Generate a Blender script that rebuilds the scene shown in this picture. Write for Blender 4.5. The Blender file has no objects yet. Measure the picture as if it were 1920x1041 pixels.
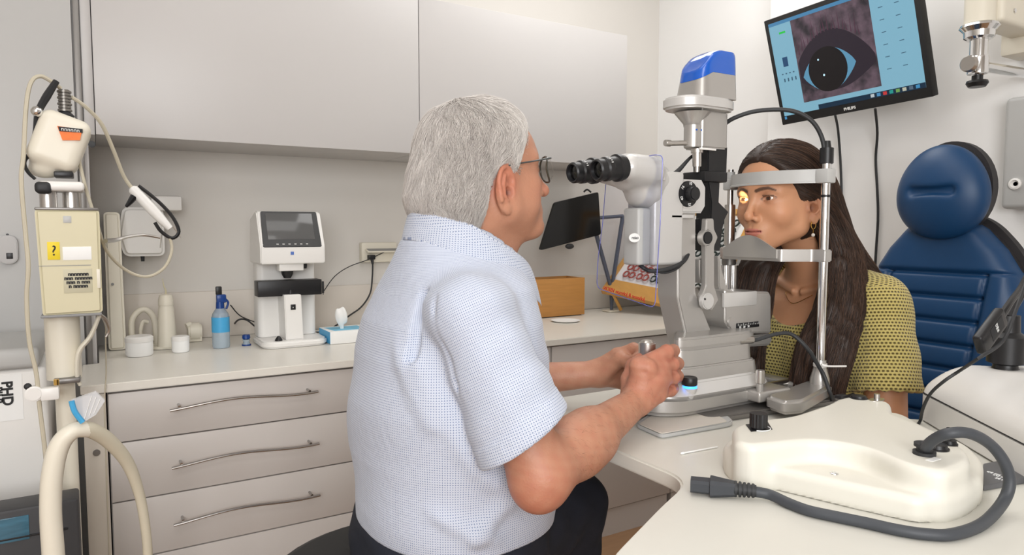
import bpy, bmesh, math, random
import numpy as np
from math import sin, cos, pi, radians, atan, sqrt
from mathutils import Vector, Matrix
random.seed(7); rng = np.random.default_rng(7)
SC = bpy.context.scene
C = SC.collection

# ---------------------------------------------------------------- camera, light, exposure
FPX = 1300.0; YAW = radians(31.0); PITCH = atan(90.5/FPX); CAM_H = 1.1375
cam = bpy.data.cameras.new('camera'); camo = bpy.data.objects.new('camera', cam); C.objects.link(camo)
cam.sensor_width = 36.0; cam.lens = 36.0*FPX/1920.0; cam.clip_start = .02
camo.location = (0, 0, CAM_H); camo.rotation_euler = (pi/2-PITCH, 0, -YAW)
SC.camera = camo
SC.view_settings.view_transform = 'Standard'; SC.view_settings.look = 'None'
SC.view_settings.gamma = 1.0; SC.view_settings.use_curve_mapping = False
SC.view_settings.exposure = 0.40
w = bpy.data.worlds.new('world'); SC.world = w; w.use_nodes = True
w.node_tree.nodes['Background'].inputs[0].default_value = (1, .97, .93, 1)
w.node_tree.nodes['Background'].inputs[1].default_value = 0.3

def area(name, loc, size, sizey, power, col, target=None):
    l = bpy.data.lights.new(name, 'AREA'); l.shape = 'RECTANGLE'; l.size = size; l.size_y = sizey
    l.energy = power; l.color = col
    o = bpy.data.objects.new(name, l); C.objects.link(o); o.location = loc
    if target is not None:
        o.rotation_euler = (Vector(target)-Vector(loc)).to_track_quat('-Z', 'Y').to_euler()
    return o
area('ceiling_panel_middle', (.55, .95, 2.56), 1.4, .8, 6, (1, .985, .965))
area('ceiling_panel_right', (1.65, 1.75, 2.56), 1.0, .8, 9, (1, .99, .975))
area('ceiling_panel_front', (-.2, -.5, 2.56), 1.2, .8, 7, (1, .99, .97))
area('added_frontal_fill', (-.65, -1.5, 1.55), 1.65, 1.3, 48, (.985, .99, 1.0), (.6, 1.2, .95))  # added fill from behind the camera, not a known window

# pixel-of-the-plan helpers: the point where a sight line meets a plane x, y or z = value
_F0 = np.array([sin(YAW), cos(YAW), 0]); _R = np.array([cos(YAW), -sin(YAW), 0]); _Z = np.array([0, 0, 1.])
_F = cos(PITCH)*_F0-sin(PITCH)*_Z; _U = sin(PITCH)*_F0+cos(PITCH)*_Z; _C = np.array([0, 0, CAM_H])
def at(px, py, ax, v):
    r = _F+(px-960)/FPX*_R-(py-520.5)/FPX*_U; i = 'XYZ'.index(ax)
    p = _C+(v-_C[i])/r[i]*r
    return Vector((float(p[0]), float(p[1]), float(p[2])))

# ---------------------------------------------------------------- materials
def lin(c):
    return tuple((x/12.92 if x <= .04045 else ((x+.055)/1.055)**2.4) for x in c)
def rgb(r, g, b): return lin((r/255, g/255, b/255))+(1,)
def nd(m, t, **kw):
    n = m.node_tree.nodes.new(t)
    for k, v in kw.items(): setattr(n, k, v)
    return n
def mat(name, col, rough=.5, metal=0., spec=.5, var=0., vscale=30., bump=0., bscale=200., coat=0., emit=None, estr=0., alpha=1., trans=0., ior=1.45, sss=0., stretch=None):
    m = bpy.data.materials.new(name); m.use_nodes = True
    b = m.node_tree.nodes['Principled BSDF']; L = m.node_tree.links
    col = rgb(*col) if len(col) == 3 else col
    b.inputs['Base Color'].default_value = col; b.inputs['Roughness'].default_value = rough
    b.inputs['Metallic'].default_value = metal; b.inputs['Specular IOR Level'].default_value = spec
    b.inputs['Coat Weight'].default_value = coat; b.inputs['IOR'].default_value = ior
    b.inputs['Transmission Weight'].default_value = trans; b.inputs['Alpha'].default_value = alpha
    if sss: b.inputs['Subsurface Weight'].default_value = sss; b.inputs['Subsurface Radius'].default_value = (.012, .005, .003); b.inputs['Subsurface Scale'].default_value = 1.
    if emit: b.inputs['Emission Color'].default_value = rgb(*emit); b.inputs['Emission Strength'].default_value = estr
    tc = nd(m, 'ShaderNodeTexCoord'); src = tc.outputs['Object']
    if stretch:
        mp = nd(m, 'ShaderNodeMapping'); mp.inputs['Scale'].default_value = stretch; L.new(src, mp.inputs['Vector']); src = mp.outputs['Vector']
    if var:
        n = nd(m, 'ShaderNodeTexNoise'); n.inputs['Scale'].default_value = vscale; n.inputs['Detail'].default_value = 4
        L.new(src, n.inputs['Vector'])
        mx = nd(m, 'ShaderNodeMix', data_type='RGBA', blend_type='MULTIPLY'); mx.inputs[0].default_value = 1
        r = nd(m, 'ShaderNodeMapRange'); r.inputs['To Min'].default_value = 1-var; r.inputs['To Max'].default_value = 1+var*.6
        L.new(n.outputs['Fac'], r.inputs['Value']); mx.inputs[6].default_value = col
        L.new(r.outputs['Result'], mx.inputs[7]); L.new(mx.outputs[2], b.inputs['Base Color'])
    if bump:
        n = nd(m, 'ShaderNodeTexNoise'); n.inputs['Scale'].default_value = bscale; n.inputs['Detail'].default_value = 3
        L.new(src, n.inputs['Vector'])
        bp = nd(m, 'ShaderNodeBump'); bp.inputs['Strength'].default_value = bump; bp.inputs['Distance'].default_value = .001
        L.new(n.outputs['Fac'], bp.inputs['Height']); L.new(bp.outputs['Normal'], b.inputs['Normal'])
    return m
M = {}
M['wall'] = mat('wall_paint', (216, 212, 206), .75, var=.015, vscale=3, bump=.12, bscale=300)
M['wall_pale'] = mat('wall_paint_pale', (238, 237, 235), .75, var=.01, vscale=3, bump=.12, bscale=300)
M['ceil'] = mat('ceiling_paint', (238, 236, 232), .9, var=.01)
M['laminate'] = mat('pale_laminate', (196, 193, 191), .38, var=.012, vscale=5)
M['laminate2'] = mat('drawer_laminate', (198, 192, 187), .36, var=.012, vscale=5)
M['worktop'] = mat('ivory_worktop', (226, 222, 213), .32, var=.02, vscale=60)
M['splash'] = mat('splash_panel', (214, 206, 196), .45, var=.01)
M['table'] = mat('ivory_table_top', (216, 214, 205), .33, var=.012, vscale=80)
M['dark_gap'] = mat('dark_gap', (70, 64, 60), .8, var=.1)
M['steel'] = mat('brushed_steel', (205, 202, 198), .28, 1., var=.05, vscale=200)
M['handle'] = mat('satin_handle', (168, 165, 162), .22, 1., var=.03)
M['chrome'] = mat('chrome', (225, 225, 225), .1, 1., var=.01)
M['silver'] = mat('silver_paint', (180, 177, 173), .30, .55, var=.02, vscale=600, coat=.15)
M['silver_d'] = mat('grey_metal', (128, 125, 122), .38, .6, var=.03, vscale=300)
M['silver_w'] = mat('pearl_paint', (196, 194, 191), .35, .15, var=.01, coat=.3)
M['black'] = mat('black_plastic', (28, 28, 30), .38, var=.1, vscale=80)
M['black_m'] = mat('black_matte', (34, 34, 35), .65, var=.1, bump=.1)
M['rubber'] = mat('black_rubber', (44, 45, 47), .55, var=.08)
M['white'] = mat('white_plastic', (232, 230, 226), .35, var=.01)
M['offwhite'] = mat('warm_white_plastic', (226, 220, 204), .4, var=.015)
M['cream'] = mat('cream_plastic', (208, 200, 168), .42, var=.03, vscale=15)
M['ivory'] = mat('ivory_plastic', (222, 219, 208), .42, var=.012, vscale=20, bump=.05, bscale=700)
M['grey'] = mat('grey_plastic', (140, 140, 140), .45, var=.03)
M['grey_l'] = mat('light_grey_plastic', (182, 182, 180), .42, var=.02)
M['blue'] = mat('gloss_blue_plastic', (10, 88, 190), .12, coat=.8, var=.02)
M['blue_d'] = mat('spray_blue', (24, 62, 130), .3, var=.05)
M['blue_l'] = mat('label_light_blue', (72, 165, 215), .45, var=.12, vscale=60)
M['orange'] = mat('orange_label', (240, 120, 40), .5, var=.25, vscale=90)
M['yellow'] = mat('yellow_label', (232, 206, 40), .5, var=.05)
M['paper'] = mat('white_paper', (240, 240, 238), .8, var=.02)
M['ink'] = mat('dark_ink', (40, 40, 42), .7, var=.05)
M['ink_w'] = mat('white_ink', (232, 232, 230), .6, var=.02)
M['red'] = mat('red_ink', (190, 40, 30), .6, var=.02)
M['gold'] = mat('gold', (230, 190, 110), .2, 1., var=.02)
M['pearl'] = mat('pearl', (235, 230, 222), .2, coat=.6, var=.02)
M['wood'] = mat('honey_wood', (196, 140, 76), .45, var=.22, vscale=7, stretch=(1.5, 1.5, 14))
M['wood_y'] = mat('golden_pine', (214, 160, 84), .4, var=.16, vscale=9, stretch=(8, 1.5, 3))
M['glass_g'] = mat('screen_glass_grey', (92, 92, 92), .12, var=.02)
M['glass_k'] = mat('black_glass', (14, 14, 15), .12, var=.02)
M['nvy'] = mat('navy_trousers', (28, 32, 44), .8, var=.15, vscale=60, bump=.3, bscale=900)
M['leather'] = mat('blue_leather', (18, 60, 100), .42, var=.06, vscale=40, bump=.12, bscale=900)
M['leather_k'] = mat('dark_leather', (44, 42, 44), .55, var=.06)

# ---------------------------------------------------------------- mesh helpers
class MB:
    def __init__(s): s.bm = bmesh.new(); s.mi = 0
    def _mi(s, n0):
        if s.mi:
            s.bm.faces.ensure_lookup_table()
            for f in s.bm.faces[n0:]: f.material_index = s.mi
    def _put(s, t, mtx=None):
        n0 = len(s.bm.faces)
        if mtx is not None: bmesh.ops.transform(t, matrix=mtx, verts=t.verts)
        me = bpy.data.meshes.new('t'); t.to_mesh(me); t.free(); s.bm.from_mesh(me); bpy.data.meshes.remove(me)
        s._mi(n0); return s
    def box(s, lo, hi, bev=0., seg=2, mtx=None):
        t = bmesh.new(); bmesh.ops.create_cube(t, size=1)
        lo = Vector(lo); hi = Vector(hi)
        for v in t.verts: v.co = Vector(((lo[i]+hi[i])/2+v.co[i]*(hi[i]-lo[i]) for i in range(3)))
        if bev: bmesh.ops.bevel(t, geom=t.edges[:], offset=bev, segments=seg, affect='EDGES', profile=.5, clamp_overlap=True)
        return s._put(t, mtx)
    def cyl(s, a, b, r, r2=None, n=24, bev=0., cap=True):
        a = Vector(a); b = Vector(b); d = b-a; t = bmesh.new()
        bmesh.ops.create_cone(t, cap_ends=cap, segments=n, radius1=r, radius2=r if r2 is None else r2, depth=d.length)
        if bev:
            es = [e for e in t.edges if abs(e.verts[0].co.z-e.verts[1].co.z) < 1e-6]
            bmesh.ops.bevel(t, geom=es, offset=bev, segments=2, affect='EDGES', clamp_overlap=True)
        q = d.to_track_quat('Z', 'Y').to_matrix().to_4x4()
        return s._put(t, Matrix.Translation((a+b)/2) @ q)
    def ell(s, c, r, n=20, mtx=None):
        t = bmesh.new(); bmesh.ops.create_uvsphere(t, u_segments=n, v_segments=max(8, n*2//3), radius=1)
        if not hasattr(r, '__len__'): r = (r, r, r)
        bmesh.ops.scale(t, vec=r, verts=t.verts)
        m = Matrix.Translation(c)
        if mtx is not None: m = m @ mtx
        return s._put(t, m)
    def prism(s, pts, lo, hi, ax='Z', bev=0., seg=2, mtx=None):
        """polygon extruded along ax; pts are the two other coordinates in xyz order"""
        t = bmesh.new(); i = 'XYZ'.index(ax); vs = []
        for (u, v) in pts:
            c = [u, v]; c.insert(i, lo); vs.append(t.verts.new(c))
        f = t.faces.new(vs); r = bmesh.ops.extrude_face_region(t, geom=[f])
        for g in r['geom']:
            if isinstance(g, bmesh.types.BMVert): g.co[i] = hi
        bmesh.ops.recalc_face_normals(t, faces=t.faces)
        if bev:
            es = [e for e in t.edges if abs(e.verts[0].co[i]-e.verts[1].co[i]) < 1e-7]
            bmesh.ops.bevel(t, geom=es, offset=bev, segments=seg, affect='EDGES', clamp_overlap=True)
        return s._put(t, mtx)
    def tube(s, pts, r, n=10, smooth=6, cap=True, flat=None):
        """round cable through pts; r a number or one radius per point"""
        P = [Vector(p) for p in pts]; Rr = [r]*len(P) if not hasattr(r, '__len__') else list(r)
        if smooth > 1 and len(P) > 2:
            Q = []; RR = []
            for i in range(len(P)-1):
                p0 = P[max(i-1, 0)]; p1 = P[i]; p2 = P[i+1]; p3 = P[min(i+2, len(P)-1)]
                for k in range(smooth):
                    t = k/smooth
                    Q.append(.5*((2*p1)+(p2-p0)*t+(2*p0-5*p1+4*p2-p3)*t*t+(3*p1-p0-3*p2+p3)*t**3)); RR.append(Rr[i]*(1-t)+Rr[i+1]*t)
            Q.append(P[-1]); RR.append(Rr[-1]); P = Q; Rr = RR
        t = bmesh.new(); rings = []; up = Vector((0, 0, 1)); prev = None
        for i, p in enumerate(P):
            d = (P[min(i+1, len(P)-1)]-P[max(i-1, 0)])
            if d.length < 1e-9: d = Vector((0, 0, 1))
            d.normalize()
            if prev is None:
                x = d.cross(up if abs(d.z) < .95 else Vector((1, 0, 0))).normalized()
            else:
                x = (prev-d*prev.dot(d)).normalized()
            prev = x; y = d.cross(x); fl = flat or 1.
            rings.append([t.verts.new(p+x*cos(2*pi*k/n)*Rr[i]+y*sin(2*pi*k/n)*Rr[i]*fl) for k in range(n)])
        for a, b in zip(rings, rings[1:]):
            for k in range(n): t.faces.new((a[k], a[(k+1) % n], b[(k+1) % n], b[k]))
        if cap: t.faces.new(rings[0][::-1]); t.faces.new(rings[-1])
        bmesh.ops.recalc_face_normals(t, faces=t.faces)
        return s._put(t)
    def lathe(s, prof, c=(0, 0, 0), n=28, mtx=None):
        t = bmesh.new(); rings = []
        for (r, z) in prof:
            rings.append([t.verts.new((max(r, 1e-5)*cos(2*pi*k/n), max(r, 1e-5)*sin(2*pi*k/n), z)) for k in range(n)])
        for a, b in zip(rings, rings[1:]):
            for k in range(n): t.faces.new((a[k], a[(k+1) % n], b[(k+1) % n], b[k]))
        t.faces.new(rings[0][::-1]); t.faces.new(rings[-1]); bmesh.ops.recalc_face_normals(t, faces=t.faces)
        m = Matrix.Translation(c)
        if mtx is not None: m = m @ mtx
        return s._put(t, m)
    def loft(s, rings, cap=True, closed=True):
        t = bmesh.new(); R_ = [[t.verts.new(p) for p in r] for r in rings]; n = len(R_[0])
        for a, b in zip(R_, R_[1:]):
            for k in range(n if closed else n-1): t.faces.new((a[k], a[(k+1) % n], b[(k+1) % n], b[k]))
        if cap and closed: t.faces.new(R_[0][::-1]); t.faces.new(R_[-1])
        bmesh.ops.recalc_face_normals(t, faces=t.faces)
        return s._put(t)
    def use(s, i): s.mi = i; return s

def rrect(cx, cy, w_, h_, r, n=5):
    """rounded rectangle outline"""
    o = []
    for (sx, sy, a0) in ((1, 1, 0), (-1, 1, 90), (-1, -1, 180), (1, -1, 270)):
        for k in range(n+1):
            a = radians(a0+90*k/n); o.append((cx+sx*(w_/2-r)+r*cos(a), cy+sy*(h_/2-r)+r*sin(a)))
    return o
def rpoly(pts, r, n=5):
    """polygon with rounded corners; r a number or a list"""
    o = []; N = len(pts)
    for i in range(N):
        p = Vector(pts[i]); a = Vector(pts[i-1]); b = Vector(pts[(i+1) % N])
        ri = r[i] if hasattr(r, '__len__') else r
        u = (a-p); v = (b-p); ri = min(ri, u.length*.45, v.length*.45)
        if ri <= 1e-6: o.append(tuple(p)); continue
        s0 = p+u.normalized()*ri; s1 = p+v.normalized()*ri
        for k in range(n+1):
            t = k/n; o.append(tuple(s0*(1-t)**2+p*2*t*(1-t)+s1*t*t))
    return o

WM = {}
def finish(name, me, mats, parent, smooth=35):
    o = bpy.data.objects.new(name, me); C.objects.link(o)
    for m_ in (mats if isinstance(mats, (list, tuple)) else [mats]): me.materials.append(M[m_] if isinstance(m_, str) else m_)
    if smooth is not None and len(me.polygons):
        me.polygons.foreach_set('use_smooth', [True]*len(me.polygons))
        if smooth < 180: me.set_sharp_from_angle(angle=radians(smooth))
    if parent is not None:
        o.parent = parent; W = WM.get(parent.name, Matrix.Identity(4)); me.transform(W.inverted()); WM[o.name] = W
    else: WM[o.name] = Matrix.Identity(4)
    return o
def obj(name, mb, mats, parent=None, smooth=35):
    """one mesh object; the MB is in world coordinates"""
    me = bpy.data.meshes.new(name); mb.bm.normal_update(); mb.bm.to_mesh(me); mb.bm.free()
    return finish(name, me, mats, parent, smooth)
def tag(o, label, cat, group=None):
    o['label'] = label; o['category'] = cat
    if group: o['group'] = group
    return o
def struct(name, mb, mats, smooth=35):
    o = obj(name, mb, mats, None, smooth); o['kind'] = 'structure'; return o
def thing(name, label, cat, loc=(0, 0, 0), rotz=0, group=None):
    o = bpy.data.objects.new(name, None); C.objects.link(o); o.location = loc; o.rotation_euler = (0, 0, rotz)
    o.empty_display_size = .05
    WM[o.name] = Matrix.Translation(loc) @ Matrix.Rotation(rotz, 4, 'Z'); return tag(o, label, cat, group)
def dup(root, delta=(0, 0, 0), label=None):
    r = root.copy(); C.objects.link(r); r.location = Vector(root.location)+Vector(delta)
    WM[r.name] = Matrix.Translation(delta) @ WM[root.name]
    if label: r['label'] = label
    def rec(a, b):
        for ch in [c for c in C.objects if c.parent == a]:
            c2 = ch.copy(); C.objects.link(c2); c2.parent = b; rec(ch, c2)
    rec(root, r); return r
def text(name, s, size, origin, xdir, ydir, m, parent, mirror=False, ext=.0004, align='CENTER', bold=0):
    """lettering turned into a mesh; xdir runs along the line, ydir up"""
    cu = bpy.data.curves.new(name, 'FONT'); cu.body = s; cu.size = size; cu.extrude = ext; cu.align_x = align; cu.align_y = 'CENTER'
    cu.offset = bold
    o = bpy.data.objects.new(name, cu); C.objects.link(o)
    dg = bpy.context.evaluated_depsgraph_get(); dg.update()
    me = bpy.data.meshes.new_from_object(o.evaluated_get(dg)); bpy.data.objects.remove(o)
    X = Vector(xdir).normalized(); Y = Vector(ydir); Y = (Y-X*Y.dot(X)).normalized(); Zz = X.cross(Y)
    if mirror: X = -X; 
    m4 = Matrix((X, Y, Zz)).transposed().to_4x4(); m4.translation = Vector(origin)
    me.transform(m4); me.materials.clear()
    return finish(name, me, m, parent, None)

# ---------------------------------------------------------------- the room
RX0, RX1, RY0, RY1, RZ = -1.6, 2.42, -1.6, 2.62, 2.6
struct('floor', MB().box((RX0, RY0, -.05), (RX1, RY1, 0)), mat('floor_planks', (160, 124, 92), .45, var=.18, vscale=5, stretch=(2, 12, 2)))
struct('ceiling', MB().box((RX0, RY0, RZ), (RX1, RY1, RZ+.05)), 'ceil')
struct('wall_back', MB().box((RX0, RY1, 0), (RX1+.1, RY1+.1, RZ)), 'wall')
struct('wall_right', MB().box((RX1, RY0, 0), (RX1+.1, RY1, RZ)).box((2.3, RY0, 0), (RX1, 1.861, RZ)), 'wall_pale')
struct('wall_left', MB().box((RX0-.1, RY0, 0), (RX0, RY1, RZ)), 'wall')
mb = MB().box((RX0, RY0-.1, 0), (-1.5, RY0, RZ)).box((.2, RY0-.1, 0), (RX1, RY0, RZ)).box((-1.5, RY0-.1, 0), (.2, RY0, .9)).box((-1.5, RY0-.1, 2.3), (.2, RY0, RZ))  # opening made for the added fill lamp, out of view
struct('wall_front', mb, 'wall')
mb = MB()
for x0, x1 in ((-1.5, -1.45), (-.68, -.62), (.15, .2)): mb.box((x0, RY0-.08, .9), (x1, RY0-.03, 2.3), .004)
mb.box((-1.5, RY0-.08, .9), (.2, RY0-.03, .95), .004).box((-1.5, RY0-.08, 2.25), (.2, RY0-.03, 2.3), .004)
struct('added_window_1', mb, 'white')  # unseen window frame, made up to go with the added fill
struct('trim_1', MB().box((.022, 2.608, .76), (RX1-.002, 2.62, .922), .002), 'splash')

# ---------------------------------------------------------------- fitted cupboards
def wall_cabinet(x0, x1, label, dark):
    t = thing('wall_cabinet', label, 'cabinet', ((x0+x1)/2, 2.26, 1.40))
    obj('cabinet_body', MB().box((x0+.001, 2.279, 1.404), (x1-.001, 2.618, 1.935), .001), 'laminate', t)
    obj('cabinet_door', MB().box((x0+.0015, 2.26, 1.40), (x1-.0015, 2.278, 1.935), .0015), 'laminate', t)
wall_cabinet(.012, .983, 'large pale grey wall cabinet above the spray bottle and screen device, left of the pair', 0)
wall_cabinet(.983, 1.915, 'pale grey wall cabinet above the wooden box, right of the door seam', 0)
# tall locker on the left
t = thing('tall_cupboard', 'tall white cupboard with a small grey lock behind the trolley stand', 'cupboard', (-.5, 2.26, 0))
obj('cabinet_body', MB().box((-1.1, 2.282, .02), (-.006, 2.618, 2.3), .001), 'laminate', t)
obj('cabinet_door', MB().box((-.62, 2.262, .1), (-.034, 2.28, 2.3), .002), mat('cupboard_laminate', (184, 183, 181), .4, var=.01), t)
obj('filler_strip', MB().box((-.0135, 2.272, 1.40), (.0115, 2.60, 2.3), .001), 'laminate', t)
obj('edge_strip', MB().box((-.030, 2.262, .02), (-.016, 2.29, 2.3), .001), 'silver_d', t)
lk = obj('lock', MB().prism(rrect(at(16, 468, 'Y', 2.26).x, at(16, 468, 'Y', 2.26).z, .042, .075, .018), 2.246, 2.262, 'Y', .002), 'silver_d', t)
p = at(18, 480, 'Y', 2.246)
obj('keyhole', MB().box(p+Vector((-.007, -.002, -.008)), p+Vector((.007, .002, .008)), .001), 'black', lk)
p = at(14, 440, 'Y', 2.262); obj('screw', MB().cyl(p, p+Vector((0, -.004, 0)), .003), 'black', t)
p = at(172, 271, 'Y', 2.262); obj('door_stop', MB().cyl(p, p+Vector((0, -.012, 0)), .009, bev=.002), 'black', t)

# worktop and base units
struct_top = tag(obj('worktop', MB().prism([(-.043, 1.945), (RX1-.001, 1.945), (RX1-.001, 2.606), (-.003, 2.606), (-.003, 2.262), (-.043, 2.255)], .738, .76, 'Z', .002), 'worktop'),
    'long ivory worktop running along the back wall under the wall cabinets', 'worktop')
def wavy_handle(x0, x1, z, par):
    n = 14; P = []
    for k in range(n+1):
        u = k/n; P.append((x0+(x1-x0)*u, 1.955-.030-.0*u, z+.006*sin(2*pi*(u-.15))-.004*(1-2*u)*.5))
    mb = MB().tube(P, .0052, 10, 2, flat=.7)
    for u in (.06, .94):
        x = x0+(x1-x0)*u; mb.cyl((x, 1.957, z), (x, 1.926, z), .0035)
    return obj('handle', mb, 'handle', par)
t = thing('drawer_unit', 'pale base unit of four wide drawers with wavy steel bar handles', 'drawers', (.33, 2.0, 0))
obj('cabinet_body', MB().box((.012, 1.976, .1), (.675, 2.60, .736), .001).box((.03, 2.02, 0), (.66, 2.6, .1)), 'laminate2', t)
zs = [.733, .606, .455, .303, .152]; zs[-1] = .12
for i in range(4):
    d = obj('drawer', MB().box((.014, 1.955, zs[i+1]+.002), (.672, 1.974, zs[i]-.0015), .0012), 'laminate2', t)
    wavy_handle(.147, .522, (.686, .537, .388, .225)[i], d)
t = thing('end_panel', 'narrow beige end panel with a round screw cap left of the drawers', 'panel', (-.02, 1.955, 0))
obj('panel', MB().box((-.040, 1.95, 0), (.009, 2.26, .736), .0015), mat('beige_panel', (206, 198, 186), .45, var=.02), t)
p = at(181, 849, 'Y', 1.95)
obj('screw_cap', MB().cyl(p+Vector((0, .001, 0)), p+Vector((0, -.003, 0)), .008, bev=.001).cyl(p, p+Vector((0, -.0045, 0)), .0045), ['silver_d'], t)
def base_unit(x0, x1, label, knob=True, shade='laminate2'):
    t = thing('base_cabinet', label, 'cabinet', ((x0+x1)/2, 1.97, 0))
    obj('cabinet_body', MB().box((x0, 1.976, .1), (x1, 2.60, .736), .001).box((x0+.01, 1.965, 0), (x1-.01, 2.6, .1)), 'laminate2', t)
    xs = (x0, x1)
    d = obj('cabinet_door', MB().box((x0+.0015, 1.957, .105), (x1-.0015, 1.974, .733), .0012), 'laminate2', t)
    if knob: obj('knob', MB().cyl((1.392, 1.958, .664), (1.392, 1.945, .664), .004).cyl((1.392, 1.947, .664), (1.392, 1.938, .664), .008, bev=.002), 'silver_d', d)
base_unit(.677, 1.333, 'plain pale base cabinet hidden mostly behind the seated man', False)
base_unit(1.336, 1.90, 'pale base cabinet with a small knob, seen past the man\'s arms', True)
base_unit(1.903, RX1-.002, 'pale base cabinet at the far right end of the worktop', False)

# ---------------------------------------------------------------- the instrument table
TZ = .80
top = [(.668, 1.13), (.674, .66), (.585, .617), (.43, .535), (.30, .40), (.30, .12), (1.60, .12), (1.60, .60), (1.227, .668), (1.232, 1.13)]
t = thing('instrument_table', 'ivory L shaped instrument table with a rounded inner corner', 'table', (.9, .8, 0))
obj('table_top', MB().prism(rpoly(top, [.06, .05, .02, .05, .06, .03, .03, .03, .04, .06], 6), TZ-.024, TZ, 'Z', .003), 'table', t)
obj('column', MB().box((.92, .80, .06), (1.04, .92, TZ-.05), .01), 'white', t)
obj('top_bracket', MB().box((.78, .55, TZ-.05), (1.15, 1.05, TZ-.0245), .005), 'silver_d', t)
obj('foot', MB().prism(rrect(.98, .75, .20, .85, .05), 0, .06, 'Z', .01), 'silver_d', t)

# ================================================================ soft shapes (signed distances -> one continuous surface)
f32 = np.float32
def V(*a): return np.array(a, dtype=f32)
def smin(a, b, k):
    h = np.clip(.5+.5*(b-a)/k, 0, 1); return b*(1-h)+a*h-k*h*(1-h)
def smax(a, b, k): return -smin(-a, -b, k)
def sph(P, c, r): return np.linalg.norm(P-V(*c), axis=1)-r
def elp(P, c, r, Rm=None):
    q = P-V(*c)
    if Rm is not None: q = q @ Rm
    r = V(*r); k0 = np.linalg.norm(q/r, axis=1); k1 = np.linalg.norm(q/(r*r), axis=1)
    return k0*(k0-1)/np.maximum(k1, 1e-6)
def cap(P, a, b, ra, rb=None, fl=None):
    """tapered capsule; fl=(axis, factor) flattens the section"""
    rb = ra if rb is None else rb
    a = V(*a); b = V(*b); d = b-a; q = P-a
    t = np.clip(q @ d/max(float(d @ d), 1e-12), 0, 1); e = q-t[:, None]*d
    if fl is not None:
        u = V(*fl[0]); u = u/np.linalg.norm(u); e = e+((1/fl[1]-1)*(e @ u))[:, None]*u
    return np.linalg.norm(e, axis=1)-(ra+(rb-ra)*t)
def chain(P, pts, rs, k=.004):
    d = None
    for i in range(len(pts)-1):
        c = cap(P, pts[i], pts[i+1], rs[i], rs[i+1]); d = c if d is None else smin(d, c, k)
    return d
def grad(f, P, e=4e-4):
    g = np.empty_like(P)
    for i in range(3):
        o = np.zeros(3, f32); o[i] = e; g[:, i] = (f(P+o)-f(P-o))/(2*e)
    return g
def nrm(a): return a/np.maximum(np.linalg.norm(a, axis=-1, keepdims=True), 1e-9)
def sdf_mesh(f, lo, hi, h, newton=2, m=5, safety=1.5):
    lo = np.array(lo, f32); hi = np.array(hi, f32)
    nb = np.ceil((hi-lo)/(m*h)).astype(int)+1; n = nb*m
    gx = [lo[i]+(np.arange(nb[i])+.5)*m*h for i in range(3)]
    G = np.stack(np.meshgrid(*gx, indexing='ij'), -1).reshape(-1, 3).astype(f32)
    dc = f(G); near = (np.abs(dc) < m*h*.87*safety+h*2).reshape(nb)
    big = np.where(dc > 0, f32(1), f32(-1)).reshape(nb)
    D = np.repeat(np.repeat(np.repeat(big, m, 0), m, 1), m, 2)
    bl = np.argwhere(near); off = np.stack(np.meshgrid(*[np.arange(m)]*3, indexing='ij'), -1).reshape(-1, 3)
    for s in range(0, len(bl), 6000):
        idx = (bl[s:s+6000, None, :]*m+off[None]).reshape(-1, 3)
        D[idx[:, 0], idx[:, 1], idx[:, 2]] = f((lo+(idx+.5)*h).astype(f32))
    S = D < 0
    c = None
    cnt = np.zeros(tuple(n-1), np.uint8)
    for a in (0, 1):
        for b in (0, 1):
            for e in (0, 1): cnt += S[a:n[0]-1+a, b:n[1]-1+b, e:n[2]-1+e]
    cells = np.argwhere((cnt > 0) & (cnt < 8)); del cnt
    vid = -np.ones(tuple(n-1), np.int32); vid[cells[:, 0], cells[:, 1], cells[:, 2]] = np.arange(len(cells))
    acc = np.zeros((len(cells), 3), f32); num = np.zeros(len(cells), f32)
    cor = [(a, b, e) for a in (0, 1) for b in (0, 1) for e in (0, 1)]
    for i, A_ in enumerate(cor):
        for B_ in cor[i+1:]:
            if sum(abs(A_[k]-B_[k]) for k in range(3)) != 1: continue
            va = D[tuple((cells+A_).T)]; vb = D[tuple((cells+B_).T)]; x = (va < 0) != (vb < 0)
            t = np.where(x, va/np.where(x, va-vb, 1), 0)[:, None]
            t = np.clip(t, 0, 1)
            acc += np.where(x[:, None], np.array(A_, f32)+t*(np.array(B_, f32)-np.array(A_, f32)), 0); num += x
    P = lo+(cells+.5+acc/num[:, None])*h; P = P.astype(f32)
    faces = []
    for ax in range(3):
        sl0 = [slice(1, -1)]*3; sl1 = [slice(1, -1)]*3
        sl0[ax] = slice(0, -1); sl1[ax] = slice(1, None)
        a = S[tuple(sl0)]; b = S[tuple(sl1)]
        e = np.argwhere(a != b); 
        if not len(e): continue
        sgn = a[tuple(e.T)]
        base = e+1; base[:, ax] -= 1
        u, w_ = [(1, 2), (2, 0), (0, 1)][ax]
        def cell(du, dw):
            q = base.copy(); q[:, u] -= du; q[:, w_] -= dw; return vid[tuple(q.T)]
        q = np.stack([cell(1, 1), cell(0, 1), cell(0, 0), cell(1, 0)], 1)
        q[~sgn] = q[~sgn][:, ::-1]; faces.append(q)
    Fq = np.concatenate(faces); Fq = Fq[(Fq >= 0).all(1)]
    for _ in range(newton):
        g = grad(f, P); gn = np.maximum((g*g).sum(1), .15); st = (f(P)/gn)[:, None]*g
        ln = np.linalg.norm(st, axis=1, keepdims=True); st *= np.minimum(1, .7*h/np.maximum(ln, 1e-9)); P = P-st*.9
    return P, Fq
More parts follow.
